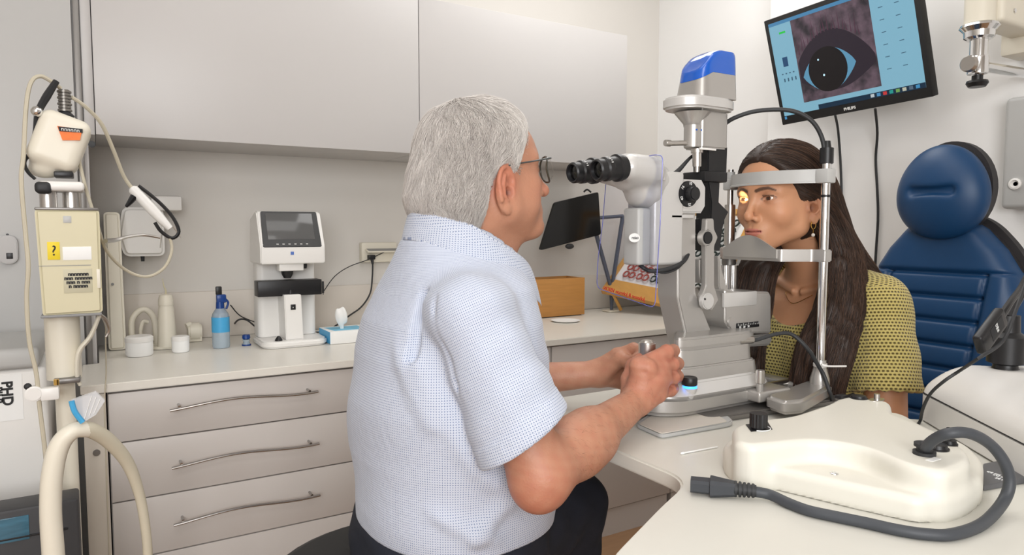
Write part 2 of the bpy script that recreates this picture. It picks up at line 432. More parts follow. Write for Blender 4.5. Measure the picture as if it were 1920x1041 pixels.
def np_mesh(name, P, Fq, mats, parent, attrs=None, uv=None, smooth=180):
    me = bpy.data.meshes.new(name); k = Fq.shape[1]
    me.vertices.add(len(P)); me.vertices.foreach_set('co', np.asarray(P, f32).ravel())
    me.loops.add(Fq.size); me.loops.foreach_set('vertex_index', Fq.astype(np.int32).ravel())
    me.polygons.add(len(Fq)); me.polygons.foreach_set('loop_start', np.arange(0, Fq.size, k, dtype=np.int32))
    me.polygons.foreach_set('loop_total', np.full(len(Fq), k, dtype=np.int32))
    me.update(calc_edges=True)
    if attrs is not None:
        ca = me.color_attributes.new('col', 'FLOAT_COLOR', 'POINT'); A = np.ones((len(P), 4), f32); A[:, :3] = attrs; ca.data.foreach_set('color', A.ravel())
    if isinstance(uv, tuple):
        ua, ub, sel = uv; sf = (sel[Fq].mean(1) > .5)
        A = np.where(np.repeat(sf, k)[:, None], ua[Fq.ravel()], ub[Fq.ravel()]).astype(f32)
        at_ = me.attributes.new('weave', 'FLOAT_VECTOR', 'CORNER'); at_.data.foreach_set('vector', A.ravel())
    elif uv is not None:
        at_ = me.attributes.new('weave', 'FLOAT_VECTOR', 'POINT'); A = np.zeros((len(P), 3), f32); A[:, :uv.shape[1]] = uv; at_.data.foreach_set('vector', A.ravel())
    o = finish(name, me, mats, parent, smooth); me.validate(); return o
def region(P, lo, hi, fn, pad=.03):
    """evaluate fn only inside a box; outside, the distance to the box"""
    lo = V(*lo); hi = V(*hi); q = np.maximum(np.maximum(lo-P, P-hi), 0); db = np.linalg.norm(q, axis=1); out = (db+pad).astype(f32)
    m_ = db < .012
    if m_.any(): out[m_] = fn(P[m_])
    return out
def rotm(rx=0, ry=0, rz=0):
    return np.array((Matrix.Rotation(rz, 3, 'Z') @ Matrix.Rotation(ry, 3, 'Y') @ Matrix.Rotation(rx, 3, 'X')), dtype=f32)

# ---------------------------------------------------------------- a head, local frame: x forward, y left, z up, eyes at z=0
def head_local(P, g):
    """g = 0 older man, 1 young woman"""
    Q = P.copy(); Q[:, 1] = np.abs(Q[:, 1]); y = Q[:, 1]
    d = elp(Q, (-.008, 0, .036), (.099, .076, .083)) if g else elp(Q, (-.004, 0, .030), (.094, .075, .078))
    d = smin(d, elp(Q, (.022, 0, -.012), (.066, .064, .082)), .03)
    jw = .050 if g else .054; jr = .014 if g else .018
    d = smin(d, cap(Q, (.064, .010 if g else .013, -.098), (.008, jw, -.062), .017 if g else .019, jr), .03)
    d = smin(d, sph(Q, (.071, .0, -.097) if g else (.078, 0, -.099), .0185 if g else .0205), .018)
    d = smin(d, cap(Q, (.008, jw, -.062), (.000, .058, -.01), jr, .014), .03)
    d = smin(d, elp(Q, (.053, .036, -.034), (.026, .026, .024)), .022)          # cheek
    if not g: d = smin(d, elp(Q, (.045, .040, -.062), (.026, .022, .024)), .02)
    d = smin(d, elp(Q, (.066, .000, -.068), (.030, .030, .030)), .02)            # mouth mound
    d = smin(d, cap(Q, (.080, .006, .018), (.066, .046, .014), .011 if not g else .010, .008), .016)  # brow
    # eye sockets
    d = smax(d, -elp(Q, (.098, .0315, -.001), (.022, .019, .0135)), .012)
    d = smin(d, sph(Q, (.0705, .0315, -.001), .0146), .005)                    # lids
    # nose
    if g: nb = ((.085, 0, .008), (.104, 0, -.034)); nt = (.105, 0, -.0385); rt = .0092
    else: nb = ((.083, 0, .006), (.105, 0, -.034)); nt = (.107, 0, -.040); rt = .0105
    d = smin(d, cap(Q, nb[0], nb[1], .0055, .0075), .012)
    d = smin(d, sph(Q, nt, rt), .006)
    d = smin(d, elp(Q, (.0915, .0115, -.0435), (.0095, .0062, .0068)), .005)
    d = smax(d, -elp(Q, (.0995, .0062, -.0515), (.0046, .0030, .0038)), .002)
    d = smax(d, -elp(Q, (.0985, 0, -.058), (.004, .003, .006)), .005)              # philtrum
    # lips
    zc = -.0705
    yy = np.clip(y/.0235, 0, 1)
    bow = .0016*np.exp(-((y-.006)/.005)**2)-.0008*np.exp(-(y/.003)**2)
    xl = .0925-.0145*yy**2; dz = Q[:, 2]-(zc+.0012*yy*(1 if g else 0))
    ful = (1.0 if g else .75)*np.sqrt(np.clip(1-yy**2, 0, 1))
    up = np.sqrt((Q[:, 0]-(xl-.0025))**2+(dz-.0035-bow)**2+np.maximum(y-.022, 0)**2)-(.0015+.0042*ful)
    low = np.sqrt((Q[:, 0]-(xl-.004))**2+(dz+.0050)**2+np.maximum(y-.020, 0)**2)-(.0015+.0052*ful)
    d = smin(d, up, .004); d = smin(d, low, .004)
    cr = np.sqrt((Q[:, 0]-(xl+.0035))**2+dz**2*3+np.maximum(y-.0200, 0)**2)-.0032
    d = smax(d, -cr, .0015)
    d = smax(d, -elp(Q, (.095, 0, -.0865), (.006, .016, .004)), .01)              # chin crease
    # eye opening
    sl = .07
    zz = Q[:, 2]+.001-(y-.0315)*sl
    d = smax(d, -elp(np.stack([Q[:, 0], y, zz], 1), (.086, .0315, 0), (.011, .0142, .0042 if g else .0036)), .0012)
    # upper lid crease
    # neck stump blends outside; ear
    er = region(Q, (-.05, .055, -.09), (.035, .115, .04), lambda q: ear_local(q+V(0, 0, 0 if g else .013)))
    d = smin(d, er, .004)
    d = smax(d, -region(Q, (-.05, .05, -.09), (.035, .115, .04), lambda q: ear_cut(ear_frame(q+V(0, 0, 0 if g else .013)))), .0025)
    return d
EARS = 1.04
def ear_frame(Q):
    o = V(-.004, .0725, -.018); q = (Q-o)/EARS; a = .46; ca, sa = cos(a), sin(a)
    u = q[:, 0]*ca-q[:, 1]*sa; v = q[:, 0]*sa+q[:, 1]*ca; z = q[:, 2]    # u forward along the ear, v outward
    tl = .12; u2 = u*cos(tl)-z*sin(tl); z2 = u*sin(tl)+z*cos(tl)
    return np.stack([u2, v, z2], 1)
def ear_cut(L):
    return np.minimum(elp(L, (.001, .0125, -.005), (.0082, .0125, .0105)), elp(L, (.002, .0125, .0125), (.0085, .0052, .0085)))*EARS
def ear_local(Q):
    L = ear_frame(Q); u, v, z = L[:, 0], L[:, 1], L[:, 2]
    w_ = .0165+.004*np.clip(z/.03, -1, 1)
    plate = elp(L, (-.004, .0045, .0), (.0185, .0048, .033))
    rim = None; pts = []
    for k in range(15):
        t = radians(-20+k*17); pts.append((-.004+.0175*cos(t)*(1 if sin(t) > 0 else .85), .0085, .002+.0315*sin(t)))
    for i in range(len(pts)-1):
        c = cap(L, pts[i], pts[i+1], .0036, .0036); rim = c if rim is None else np.minimum(rim, c)
    d = smin(plate, rim, .003)
    anti = None; ap = [(-.006, .0085, .020), (-.0115, .0095, .006), (-.0105, .0095, -.010), (-.002, .009, -.0165)]
    for i in range(3):
        c = cap(L, ap[i], ap[i+1], .0030); anti = c if anti is None else np.minimum(anti, c)
    d = smin(d, anti, .003)
    d = smin(d, elp(L, (.001, .006, -.029), (.0085, .005, .0095)), .004)           # lobe
    d = smin(d, elp(L, (.0115, .007, -.006), (.0045, .0045, .006)), .003)          # tragus
    return d*EARS

# ================================================================ the man
MH_O = V(.533, .970, 1.226); MH_S = .945; MH_R = rotm(0, radians(-7), radians(-5))
def toM(P): return ((P-MH_O) @ MH_R)/MH_S
def fromM(q): return (np.array(q, f32)*MH_S) @ MH_R.T+MH_O
SHR = (.425, .812, 1.020); ELR = (.487, .737, .820); WRR = (.742, .848, .856)
SHL = (.50, 1.130, 1.020); ELL = (.575, 1.20, .835); WRL = (.800, 1.024, .866)
def finger(P, pts, r0, r1):
    rs = [r0, r0*.95, (r0+r1)*.5, r1][:len(pts)]
    return chain(P, pts, rs, .004)
def atm(px, py, y): return tuple(at(px, py, 'Y', y))
def right_hand(P):
    W = WRR
    d = cap(P, (.748, .850, .860), (.778, .848, .885), .022, .027, ((0, 1, 0), .78))
    mc = [atm(1196, 686, .849), atm(1214, 690, .838), atm(1228, 714, .838), atm(1233, 740, .846)]
    pp = [atm(1250, 660, .860), atm(1260, 683, .858), atm(1262, 708, .856), atm(1257, 732, .860)]
    dp = [atm(1262, 658, .886), atm(1270, 682, .884), atm(1270, 706, .882), atm(1264, 730, .884)]
    tp = [atm(1240, 664, .908), atm(1246, 688, .908), atm(1246, 712, .906), atm(1242, 734, .906)]
    rr = [.0122, .0122, .0116, .0104]
    for i in range(4):
        d = smin(d, cap(P, (.757, .852, .860+.003*(3-i)), mc[i], .0180, .0135), .016)
    d = smin(d, cap(P, (.765, .853, .874), (.792, .852, .896), .026, .027, ((0, 1, 0), .72)), .015)
    fs = None
    for i in range(4):
        c = finger(P, [mc[i], pp[i], dp[i], tp[i]], rr[i], rr[i]*.82)
        c = smin(c, sph(P, pp[i], rr[i]*1.04), .002)
        fs = c if fs is None else smin(fs, c, .0045)
    d = smin(d, fs, .007)
    for i in range(4): d = smin(d, sph(P, (mc[i][0], mc[i][1]-.002, mc[i][2]), .0070), .010)   # knuckles
    th = chain(P, [atm(1182, 742, .866), atm(1180, 712, .880), atm(1186, 686, .888), atm(1200, 672, .890)], [.0165, .0135, .0110, .0090], .006)
    d = smin(d, th, .010)
    # creases over the wrist and between the bones
    d = d+.0010*np.sin((P[:, 0]*.8+P[:, 2]*.9)*520)*np.exp(-(np.linalg.norm(P-V(.765, .835, .866), axis=1)/.016)**2)
    for i in range(3):
        m_ = tuple((np.array(mc[i])+np.array(mc[i+1]))/2+np.array((-.012, -.014, -.006)))
        e_ = tuple((np.array(mc[i])+np.array(mc[i+1]))/2+np.array((.010, -.010, 0)))
        d = d+.0009*np.exp(-(np.maximum(cap(P, m_, e_, 0), 0)/.0045)**2)
    return d
def left_hand(P):
    d = cap(P, (.806, 1.022, .870), (.836, 1.000, .886), .021, .026, ((.4, .9, 0), .82))
    mc = [atm(1158, 666, .992), atm(1166, 682, .995), atm(1170, 700, 1.0), atm(1166, 718, 1.0)]
    pp = [atm(1188, 655, .965), atm(1196, 675, .965), atm(1198, 696, .968), atm(1190, 716, .970)]
    dp = [atm(1203, 661, .945), atm(1206, 682, .945), atm(1204, 702, .948), atm(1198, 720, .950)]
    tp = [atm(1198, 672, .934), atm(1198, 692, .935), atm(1196, 710, .940), atm(1190, 724, .945)]
    rr = [.0125, .0122, .0115, .0105]; fs = None
    for i in range(4):
        d = smin(d, cap(P, (.806, 1.018, .862+.004*(3-i)), mc[i], .016, .0125), .014)
        c = finger(P, [mc[i], pp[i], dp[i], tp[i]], rr[i], rr[i]*.82); fs = c if fs is None else smin(fs, c, .002)
    d = smin(d, fs, .006)
    d = smin(d, chain(P, [(.806, 1.000, .876), (.818, .976, .900), (.818, .955, .898), (.818, .934, .905)], [.0165, .0135, .011, .0092], .006), .009)
    return d
def man_body(P):
    hl = region(P, (.38, .85, 1.08), (.70, 1.08, 1.38), lambda q: head_local(toM(q), 0)*MH_S)
    nk = smin(cap(P, (.470, .968, 1.095), (.520, .968, 1.175), .063, .060), cap(P, (.470, .968, 1.16), (.480, .968, 1.20), .056, .058), .03)
    nk = smin(nk, cap(P, (.545, .967, 1.10), (.575, .967, 1.145), .036, .030), .04)
    d = smin(hl, nk, .022)
    tor = cap(P, (.472, .97, .80), (.48, .97, 1.02), .10, .085, ((0, 1, 0), 1.4))
    tor = smin(tor, cap(P, SHR, SHL, .036), .04)
    d = smin(d, tor, .03)
    def arm(q):
        a = cap(q, SHR, ELR, .045, .037)
        a = smin(a, cap(q, ELR, tuple(np.array(ELR)*.55+np.array(WRR)*.45+np.array((0, 0, .0))), .040, .038), .02)
        mid = np.array(ELR)*.66+np.array(WRR)*.34
        a = smin(a, cap(q, tuple(mid), WRR, .0395, .0245, ((-.2, .9, .1), .92)), .03)
        a = smin(a, sph(q, (.480, .735, .802), .029), .02)
        h_ = region(q, (.725, .80, .81), (.90, .95, .97), right_hand)
        return smin(a, h_, .012)
    def arml(q):
        a = cap(q, SHL, ELL, .045, .040)
        a = smin(a, cap(q, ELL, WRL, .040, .024), .02)
        h_ = region(q, (.77, .90, .82), (.90, 1.06, .96), left_hand)
        return smin(a, h_, .012)
    d = smin(d, region(P, (.36, .66, .74), (.89, .95, 1.09), arm), .02)
    d = smin(d, region(P, (.44, .90, .74), (.91, 1.26, 1.09), arml), .02)
    return d
def paint(n, base): return np.tile(np.array(lin(tuple(x/255 for x in base)), f32), (n, 1))
def tint(Cc, w_, col):
    w_ = np.clip(w_, 0, 1)[:, None]; return Cc*(1-w_)+np.array(lin(tuple(x/255 for x in col)), f32)*w_
def gs(d, s): return np.exp(-(np.maximum(d, 0)/s)**2)
def face_paint(Cc, L, g):
    q = L.copy(); q[:, 1] = np.abs(q[:, 1]); y = q[:, 1]; front = (q[:, 0] > .03)
    # lips
    yy = np.clip(y/.0225, 0, 1); xl = .0925-.0145*yy**2; ful = np.clip(1-yy**2, 0, 1)**.75
    zz = q[:, 2]+.0705-.0012*yy*g
    inlip = (y < .0225) & (zz < (.0004+.0072*ful)) & (zz > -(.0004+.0100*ful)) & (q[:, 0] > xl-.008) & front
    Cc = tint(Cc, inlip*(.85 if g else .45), (186, 112, 100) if g else (186, 118, 102))
    Cc = tint(Cc, ((np.abs(zz) < .0010) & (y < .0205) & (q[:, 0] > .06))*.7, (112, 58, 50))
    # cheeks, nose
    Cc = tint(Cc, gs(np.linalg.norm(q-V(.062, .040, -.040), axis=1), .022)*(.22 if g else .35), (204, 126, 96) if g else (190, 112, 90))
    Cc = tint(Cc, gs(np.linalg.norm(q-V(.108, 0, -.038), axis=1), .014)*(.15 if g else .4), (200, 126, 98) if g else (186, 104, 86))
    Cc = tint(Cc, gs(np.linalg.norm(q-V(.080, .0315, -.001), axis=1)-.012, .010)*(.3 if g else .2), (176, 120, 94))
    # brows
    bp = [(0, .0115, .0150), (0, .020, .0185), (0, .034, .0205), (0, .047, .0150)]
    q2 = q.copy(); q2[:, 0] = 0; bd = None
    for i in range(3):
        c = cap(q2, bp[i], bp[i+1], (.0024, .0026, .0022)[i], (.0026, .0022, .0007)[i]); bd = c if bd is None else np.minimum(bd, c)
    Cc = tint(Cc, gs(np.maximum(bd, 0), .0012)*front*(.88 if g else .6), (52, 36, 28) if g else (120, 108, 100))
    # lash line
    zz = q[:, 2]+.001-(y-.0315)*.07
    rr = np.sqrt(((y-.0315)/.0145)**2+(zz/(.0050 if g else .0042))**2)
    ln = np.exp(-((rr-1.04)/.11)**2)*((q[:, 0] > .066) & (q[:, 0] < .092))
    Cc = tint(Cc, ln*np.where(zz > 0, .9, .45)*(1 if g else .5), (46, 28, 22))
    Cc = tint(Cc, gs(np.linalg.norm(q-V(.0995, .0062, -.0505), axis=1), .0045)*.8, (90, 44, 34))
    # ears are redder; shade in the ear hollows is painted dark
    Cc = tint(Cc, gs(np.linalg.norm(q-V(-.008, .078, -.018), axis=1)-.02, .012)*(.2 if g else .5), (184, 104, 82))
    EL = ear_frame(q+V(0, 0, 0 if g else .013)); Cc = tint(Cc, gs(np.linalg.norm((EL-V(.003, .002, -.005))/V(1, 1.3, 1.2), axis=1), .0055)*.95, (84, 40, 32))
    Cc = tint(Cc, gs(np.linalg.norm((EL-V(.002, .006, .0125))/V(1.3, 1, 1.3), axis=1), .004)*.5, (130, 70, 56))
    return Cc
def skin_mat(name, rough, mottled):
    m = bpy.data.materials.new(name); m.use_nodes = True; b = m.node_tree.nodes['Principled BSDF']; L = m.node_tree.links
    a = nd(m, 'ShaderNodeAttribute', attribute_name='col'); tc = nd(m, 'ShaderNodeTexCoord')
    n = nd(m, 'ShaderNodeTexNoise'); n.inputs['Scale'].default_value = 45; n.inputs['Detail'].default_value = 5; L.new(tc.outputs['Object'], n.inputs['Vector'])
    r = nd(m, 'ShaderNodeMapRange'); r.inputs['To Min'].default_value = 1-mottled; r.inputs['To Max'].default_value = 1+mottled*.8; L.new(n.outputs['Fac'], r.inputs['Value'])
    mx = nd(m, 'ShaderNodeMix', data_type='RGBA', blend_type='MULTIPLY'); mx.inputs[0].default_value = 1
    L.new(a.outputs['Color'], mx.inputs[6]); L.new(r.outputs['Result'], mx.inputs[7]); L.new(mx.outputs[2], b.inputs['Base Color'])
    n2 = nd(m, 'ShaderNodeTexNoise'); n2.inputs['Scale'].default_value = 260 if mottled > .05 else 420; n2.inputs['Detail'].default_value = 6; L.new(tc.outputs['Object'], n2.inputs['Vector'])
    bp = nd(m, 'ShaderNodeBump'); bp.inputs['Strength'].default_value = .5 if mottled > .05 else .3; bp.inputs['Distance'].default_value = .0012 if mottled > .05 else .0008
    L.new(n2.outputs['Fac'], bp.inputs['Height']); L.new(bp.outputs['Normal'], b.inputs['Normal'])
    b.inputs['Roughness'].default_value = rough; b.inputs['Specular IOR Level'].default_value = .4
    b.inputs['Subsurface Weight'].default_value = .12; b.inputs['Subsurface Radius'].default_value = (.010, .004, .002); b.inputs['Subsurface Scale'].default_value = 1
    return m
M['skin_m'] = skin_mat('mans_skin', .48, .10); M['skin_w'] = skin_mat('womans_skin', .46, .04)
def eye(parent, c, r, d, name='eye', iris=(92, 60, 38)):
    t = bmesh.new(); bmesh.ops.create_uvsphere(t, u_segments=28, v_segments=20, radius=1)
    for f in t.faces:
        z = f.calc_center_median().z; f.material_index = 0 if z < .885 else (1 if z < .975 else 2)
    q = Vector(d).to_track_quat('Z', 'Y').to_matrix().to_4x4(); mb = MB(); bmesh.ops.transform(t, matrix=Matrix.Translation(Vector([float(x) for x in c])) @ q @ Matrix.Scale(r, 4), verts=t.verts)
    me = bpy.data.meshes.new(name); t.to_mesh(me); t.free()
    return finish(name, me, [EYE_W, mat('iris', iris, .1, coat=1., var=.3, vscale=400), M['black']], parent, 180)
EYE_W = mat('eye_white', (226, 216, 208), .12, coat=.6, var=.02)

man = thing('person', 'grey-haired man in a pale blue patterned short-sleeved shirt and round glasses, seated on the stool', 'person', (.45, .97, 0))
P_, F_ = sdf_mesh(man_body, (.33, .66, .72), (.92, 1.27, 1.40), .0021)
col = paint(len(P_), (182, 130, 104)); L_ = toM(P_)
headm = P_[:, 2] > 1.07
cf = face_paint(col.copy(), L_, 0); col[headm] = cf[headm]
hz = gs(np.linalg.norm(P_-V(.80, .86, .90), axis=1)-.03, .05)*.5*(P_[:, 2] < 1.0)
col = tint(col, hz, (186, 112, 92)); col = tint(col, gs(np.linalg.norm(P_-V(.475, .735, .79), axis=1)-.02, .04)*.45, (178, 104, 84))
_pp = [atm(1250, 660, .860), atm(1260, 683, .858), atm(1262, 708, .856), atm(1257, 732, .860)]
for i_ in range(3):
    a_ = np.array(_pp[i_])*.5+np.array(_pp[i_+1])*.5; m0 = a_+np.array((-.020, -.014, -.004)); m1 = a_+np.array((.012, 0, .001))
    col = tint(col, gs(cap(P_, tuple(m0), tuple(m1), 0)-.0035, .0022)*.55*(P_[:, 2] < 1.0), (150, 84, 66))  # shade in the valleys between fingers, painted into the skin colour
for i_ in range(4):
    a_ = np.array(_pp[i_]); w_ = np.exp(-((((P_-a_.astype(f32)) @ nrm(np.array((.9, .3, .25))).astype(f32))+.004)/.0014)**2)*gs(np.linalg.norm(P_-a_.astype(f32), axis=1)-.012, .004)
    col = tint(col, w_*.35, (160, 92, 72))
vn = np.sin(P_[:, 0]*210+P_[:, 2]*160+2*np.sin(P_[:, 2]*90))*np.sin(P_[:, 0]*90-P_[:, 2]*190)
col = tint(col, np.clip(vn, 0, 1)*.22*(P_[:, 2] < 1.0), (170, 100, 82)); col = tint(col, np.clip(-vn, 0, 1)*.18*(P_[:, 2] < 1.0), (196, 150, 124))
body = np_mesh('body', P_, F_, 'skin_m', man, attrs=col)
arm_i = np.where((P_[:, 2] < .90) & (P_[:, 0] > .52) & (P_[:, 0] < .76) & (P_[:, 1] < .87) & (P_[:, 1] > .70))[0]
ar = P_[rng.choice(arm_i, 800)]
for s in (-1, 1): eye(man, fromM((.0695, .0315*s, -.001)), .0128*MH_S, (1, 0, 0))

# hair: short, thick, brushed back and down
def hair_keep(L):
    """>0 where hair grows (local head frame)"""
    x, y, z = L[:, 0], np.abs(L[:, 1]), L[:, 2]
    # hairline height as a function of x
    hx = np.array([-.13, -.085, -.066, -.052, -.038, -.026, .006, .014, .026, .034, .044, .056, .066, .12], f32)
    hz_ = np.array([-.170, -.150, -.112, -.086, -.062, -.020, .008, -.016, -.008, .014, .032, .052, .072, .090], f32)
    return z-np.interp(x, hx, hz_)
def man_hair(P):
    L = toM(P)
    d = elp(L, (-.004, 0, .030), (.094, .075, .078))
    d = smin(d, elp(L, (-.030, 0, -.035), (.062, .064, .066)), .03)
    d = smin(d, elp(L, (-.050, 0, -.085), (.040, .056, .050)), .03)
    k = np.minimum(hair_keep(L), (P[:, 2]-(1.150-.62*(P[:, 0]-.42)))*.9)
    t = .012*np.clip(k/.022, 0, 1)**.6-.012*(k < 0)
    t = t+.006*np.clip(-L[:, 0]/.08, 0, 1)*np.clip(k/.02, 0, 1)+.004*np.clip((L[:, 2]-.04)/.05, 0, 1)
    t = t*(1-.45*np.clip((L[:, 0]-.03)/.04, 0, 1))
    t = t+.0009*np.sin(L[:, 0]*130+L[:, 2]*30)*np.sin(L[:, 2]*40+L[:, 1]*60)
    d = d*MH_S; d = smin(d, cap(P, (.470, .968, 1.095), (.520, .968, 1.175), .062, .058), .02); d = smin(d, cap(P, (.468, .968, 1.15), (.480, .968, 1.20), .055, .057), .02)
    return (d-t*MH_S)*.9
def hair_mat(name, c1, c2, rough=.5, scale=1.):
    m = bpy.data.materials.new(name); m.use_nodes = True; b = m.node_tree.nodes['Principled BSDF']; L = m.node_tree.links
    a = nd(m, 'ShaderNodeAttribute', attribute_name='col')
    L.new(a.outputs['Color'], b.inputs['Base Color']); b.inputs['Roughness'].default_value = rough; b.inputs['Specular IOR Level'].default_value = .35
    b.inputs['Anisotropic'].default_value = .4
    return m
M['hair'] = hair_mat('hair_strands', 0, 0, .48)
def strands(roots, dirfn, f, n, seg, length, r0, lift, colfn):
    """thin tapered three-sided locks that follow a surface f"""
    N = len(roots); p = roots.copy(); ring = []; off = rng.normal(0, 1, (N, 3)).astype(f32)
    L = length*(.6+.8*rng.random(N)).astype(f32); Pn = []; Ln = lift*(.3+1.2*rng.random(N)).astype(f32)
    for s in range(seg+1):
        g = nrm(grad(f, p, 8e-4)); dd = f(p)
        lv = Ln*(s/seg)**.7
        p = p-g*(dd-lv)[:, None]; Pn.append((p.copy(), g))
        d = dirfn(p, off, s/seg); d = d-g*(d*g).sum(1, keepdims=True); p = p+nrm(d)*(L/seg)[:, None]
    V3 = []
    for s, (q, g) in enumerate(Pn):
        a = Pn[min(s+1, seg)][0]-Pn[max(s-1, 0)][0]; a = nrm(a); x = nrm(np.cross(a, g)); r = r0*(1-.85*(s/seg)**1.5)
        V3.append(np.stack([q+x*r, q-x*r, q+g*r*1.0], 1))
    Vv = np.stack(V3, 1).reshape(-1, 3); k = seg+1; base = (np.arange(N)*k*3)[:, None, None]
    quads = []
    for s in range(seg):
        for j in range(3):
            jn = (j+1) % 3; quads.append([s*3+j, s*3+jn, (s+1)*3+jn, (s+1)*3+j])
    Q = (base+np.array(quads)[None]).reshape(-1, 4)
    cl = np.repeat(colfn(roots, N), k*3, axis=0)
    return Vv, Q, cl
Sv, Sq, Scl = strands(ar, lambda p, off, s: nrm(np.tile(np.array((.55, .05, -.55), f32), (len(p), 1))+off*.28), man_body, 0, 3, .009, .00008, .0012, lambda r, N: np.tile(np.array(lin((.42, .34, .28)), f32), (N, 1)))
ARMH = (Sv, Sq, Scl)
Ph, Fh = sdf_mesh(man_hair, (.36, .84, 1.08), (.68, 1.09, 1.38), .003)
hk_ = np.minimum(hair_keep(toM(Ph)), (Ph[:, 2]-(1.150-.62*(Ph[:, 0]-.42)))*.9); keep = hk_ > -.003
fk = keep[Fh].all(1); Fh2 = Fh[fk]
def mh_dir(p, off, s):
    L = toM(p); w_ = np.stack([-.55+0*L[:, 0], L[:, 1]*5, -np.ones(len(L))*.8], 1)
    crown = L-V(-.035, .0, .115); r = nrm(crown)
    topw = np.clip((L[:, 2]-.05)/.04, 0, 1)[:, None]
    fr = np.clip((L[:, 0]-.02)/.05, 0, 1)[:, None]
    d = (1-topw)*nrm(w_)+topw*(r*(1-fr*.3)+fr*np.array([.25, -.5, .2], f32))
    cl_ = np.stack([np.sin(L[:, 0]*170+L[:, 2]*60+3*np.sin(L[:, 1]*90)), np.sin(L[:, 1]*150+L[:, 2]*80), 0*L[:, 0]], 1)
    d = d+off*.16+cl_*.22+np.array([.10, 0, 0], f32)*np.sin(s*3)
    return nrm(d) @ MH_R.T
def mh_col(r, N):
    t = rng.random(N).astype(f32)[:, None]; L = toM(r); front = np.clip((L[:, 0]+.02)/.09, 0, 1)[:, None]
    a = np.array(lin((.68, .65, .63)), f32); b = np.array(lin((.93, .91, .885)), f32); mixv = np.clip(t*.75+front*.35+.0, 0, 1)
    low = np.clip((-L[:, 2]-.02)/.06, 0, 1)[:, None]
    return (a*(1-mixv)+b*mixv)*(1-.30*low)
ki = np.where(hk_ > .005)[0]; rt = Ph[rng.choice(ki, 15000)]
rt = rt+rng.normal(0, .001, rt.shape).astype(f32)
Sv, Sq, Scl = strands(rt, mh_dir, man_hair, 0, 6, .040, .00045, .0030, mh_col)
capc = np.tile(np.array(lin((.66, .63, .61)), f32), (len(Ph), 1))
np_mesh('arm_hair', ARMH[0], ARMH[1], 'hair', man, attrs=ARMH[2])
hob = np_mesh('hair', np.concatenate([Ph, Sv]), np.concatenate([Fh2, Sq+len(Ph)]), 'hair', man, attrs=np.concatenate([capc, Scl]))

# brows, mostly grey, a tuft past the far temple
# glasses
def M3(q): return Vector([float(x) for x in fromM(q)])
gl = MB()
for s in (-1, 1):
    cpt = (.100, .032*s, -.005); ring = [M3((cpt[0]-.012*(cos(a)**2 if cos(a)*s > 0 else 0), cpt[1]+.0225*cos(a), cpt[2]+.0215*sin(a))) for a in np.linspace(0, 2*pi, 41)]
    gl.tube(ring, .0016, 8, 1, cap=False)
gl.tube([M3((.100, -.0095, .001)), M3((.103, 0, .004)), M3((.100, .0095, .001))], .0015, 8)
gob = obj('glasses_frame', gl, mat('dark_olive_acetate', (58, 56, 46), .3, coat=.4, var=.1), man)
for s in (-1, 1):
    tp_ = [M3((.093, .0545*s, .012)), M3((.086, .070*s, .012)), M3((.05, .0765*s, .009)), M3((.008, .0785*s, .006)), M3((-.012, .0765*s, -.004))]
    mb = MB().tube(tp_, [.0026, .0024, .0022, .002, .0018], 8, 5, flat=.6)
    obj('temple', mb, mat('grey_temple', (74, 78, 78), .35, .3, var=.05), gob)
    mb = MB(); t = [M3((.0995, .032*s+.0215*cos(a)*.98, -.005+.0205*sin(a))) for a in np.linspace(0, 2*pi, 33)[:-1]]
    mb.loft([t, [p+Vector((.0012, 0, 0)) for p in t]]); obj('lens', mb, mat('spectacle_lens', (250, 250, 250), .02, trans=1., ior=1.03), gob, None)

# shirt ------------------------------------------------------------------
zs_ = np.array([.60, .66, .72, .80, .88, .95, 1.0, 1.05, 1.085, 1.115, 1.145], f32)
tc_ = np.array([.478, .476, .472, .466, .464, .465, .469, .476, .478, .481, .490], f32)
ta_ = np.array([.130, .140, .145, .146, .141, .133, .123, .105, .094, .086, .078], f32)
tb_ = np.array([.158, .168, .173, .176, .176, .176, .170, .150, .106, .082, .074], f32)
def ringd(P, zs, c, a, b, yc, n=2.3):
    z = P[:, 2]; cx = np.interp(z, zs, c); aa = np.interp(z, zs, a); bb = np.interp(z, zs, b)
    u = np.abs(P[:, 0]-cx)/aa; v = np.abs(P[:, 1]-yc)/bb
    k = (u**n+v**n)**(1/n); d = (k-1)*np.minimum(aa, bb)*.95
    return smax(smax(d, z-zs[-1], .02), zs[0]-z, .02)
def fold(P, a, b, w_, amp):
    """a soft ridge along a line"""
    return amp*np.exp(-(np.maximum(cap(P, a, b, 0), 0)/w_)**2)
CUF = tuple(np.array(SHR)+(np.array(ELR)-np.array(SHR))*.76)
CUFL = tuple(np.array(SHL)+(np.array(ELL)-np.array(SHL))*.80)
def sleeve(P, sh, cf, up):
    ax = np.array(cf)-np.array(sh); ax = ax/np.linalg.norm(ax); cut = nrm(ax+np.array(up))
    e = tuple(np.array(cf)+ax*.05)
    d = cap(P, sh, e, .054, .072)
    al = (P-V(*sh)) @ V(*ax)
    w_ = .0016*np.sin(al*58+(P[:, 0]-P[:, 2])*30+2*np.sin(P[:, 1]*30))+.0010*np.sin(P[:, 0]*120+P[:, 2]*45)
    s = (P-V(*cf)) @ V(*cut)
    d = d+w_*np.clip(-s/.03, 0, 1)
    band = .0016*((s > -.026) & (s < 0)); d = d-band
    d = smax(d, s, .003)
    inner = cap(P, tuple(np.array(cf)-ax*.05), tuple(np.array(e)+ax*.04), .050, .070)
    return smax(d, -inner, .003)
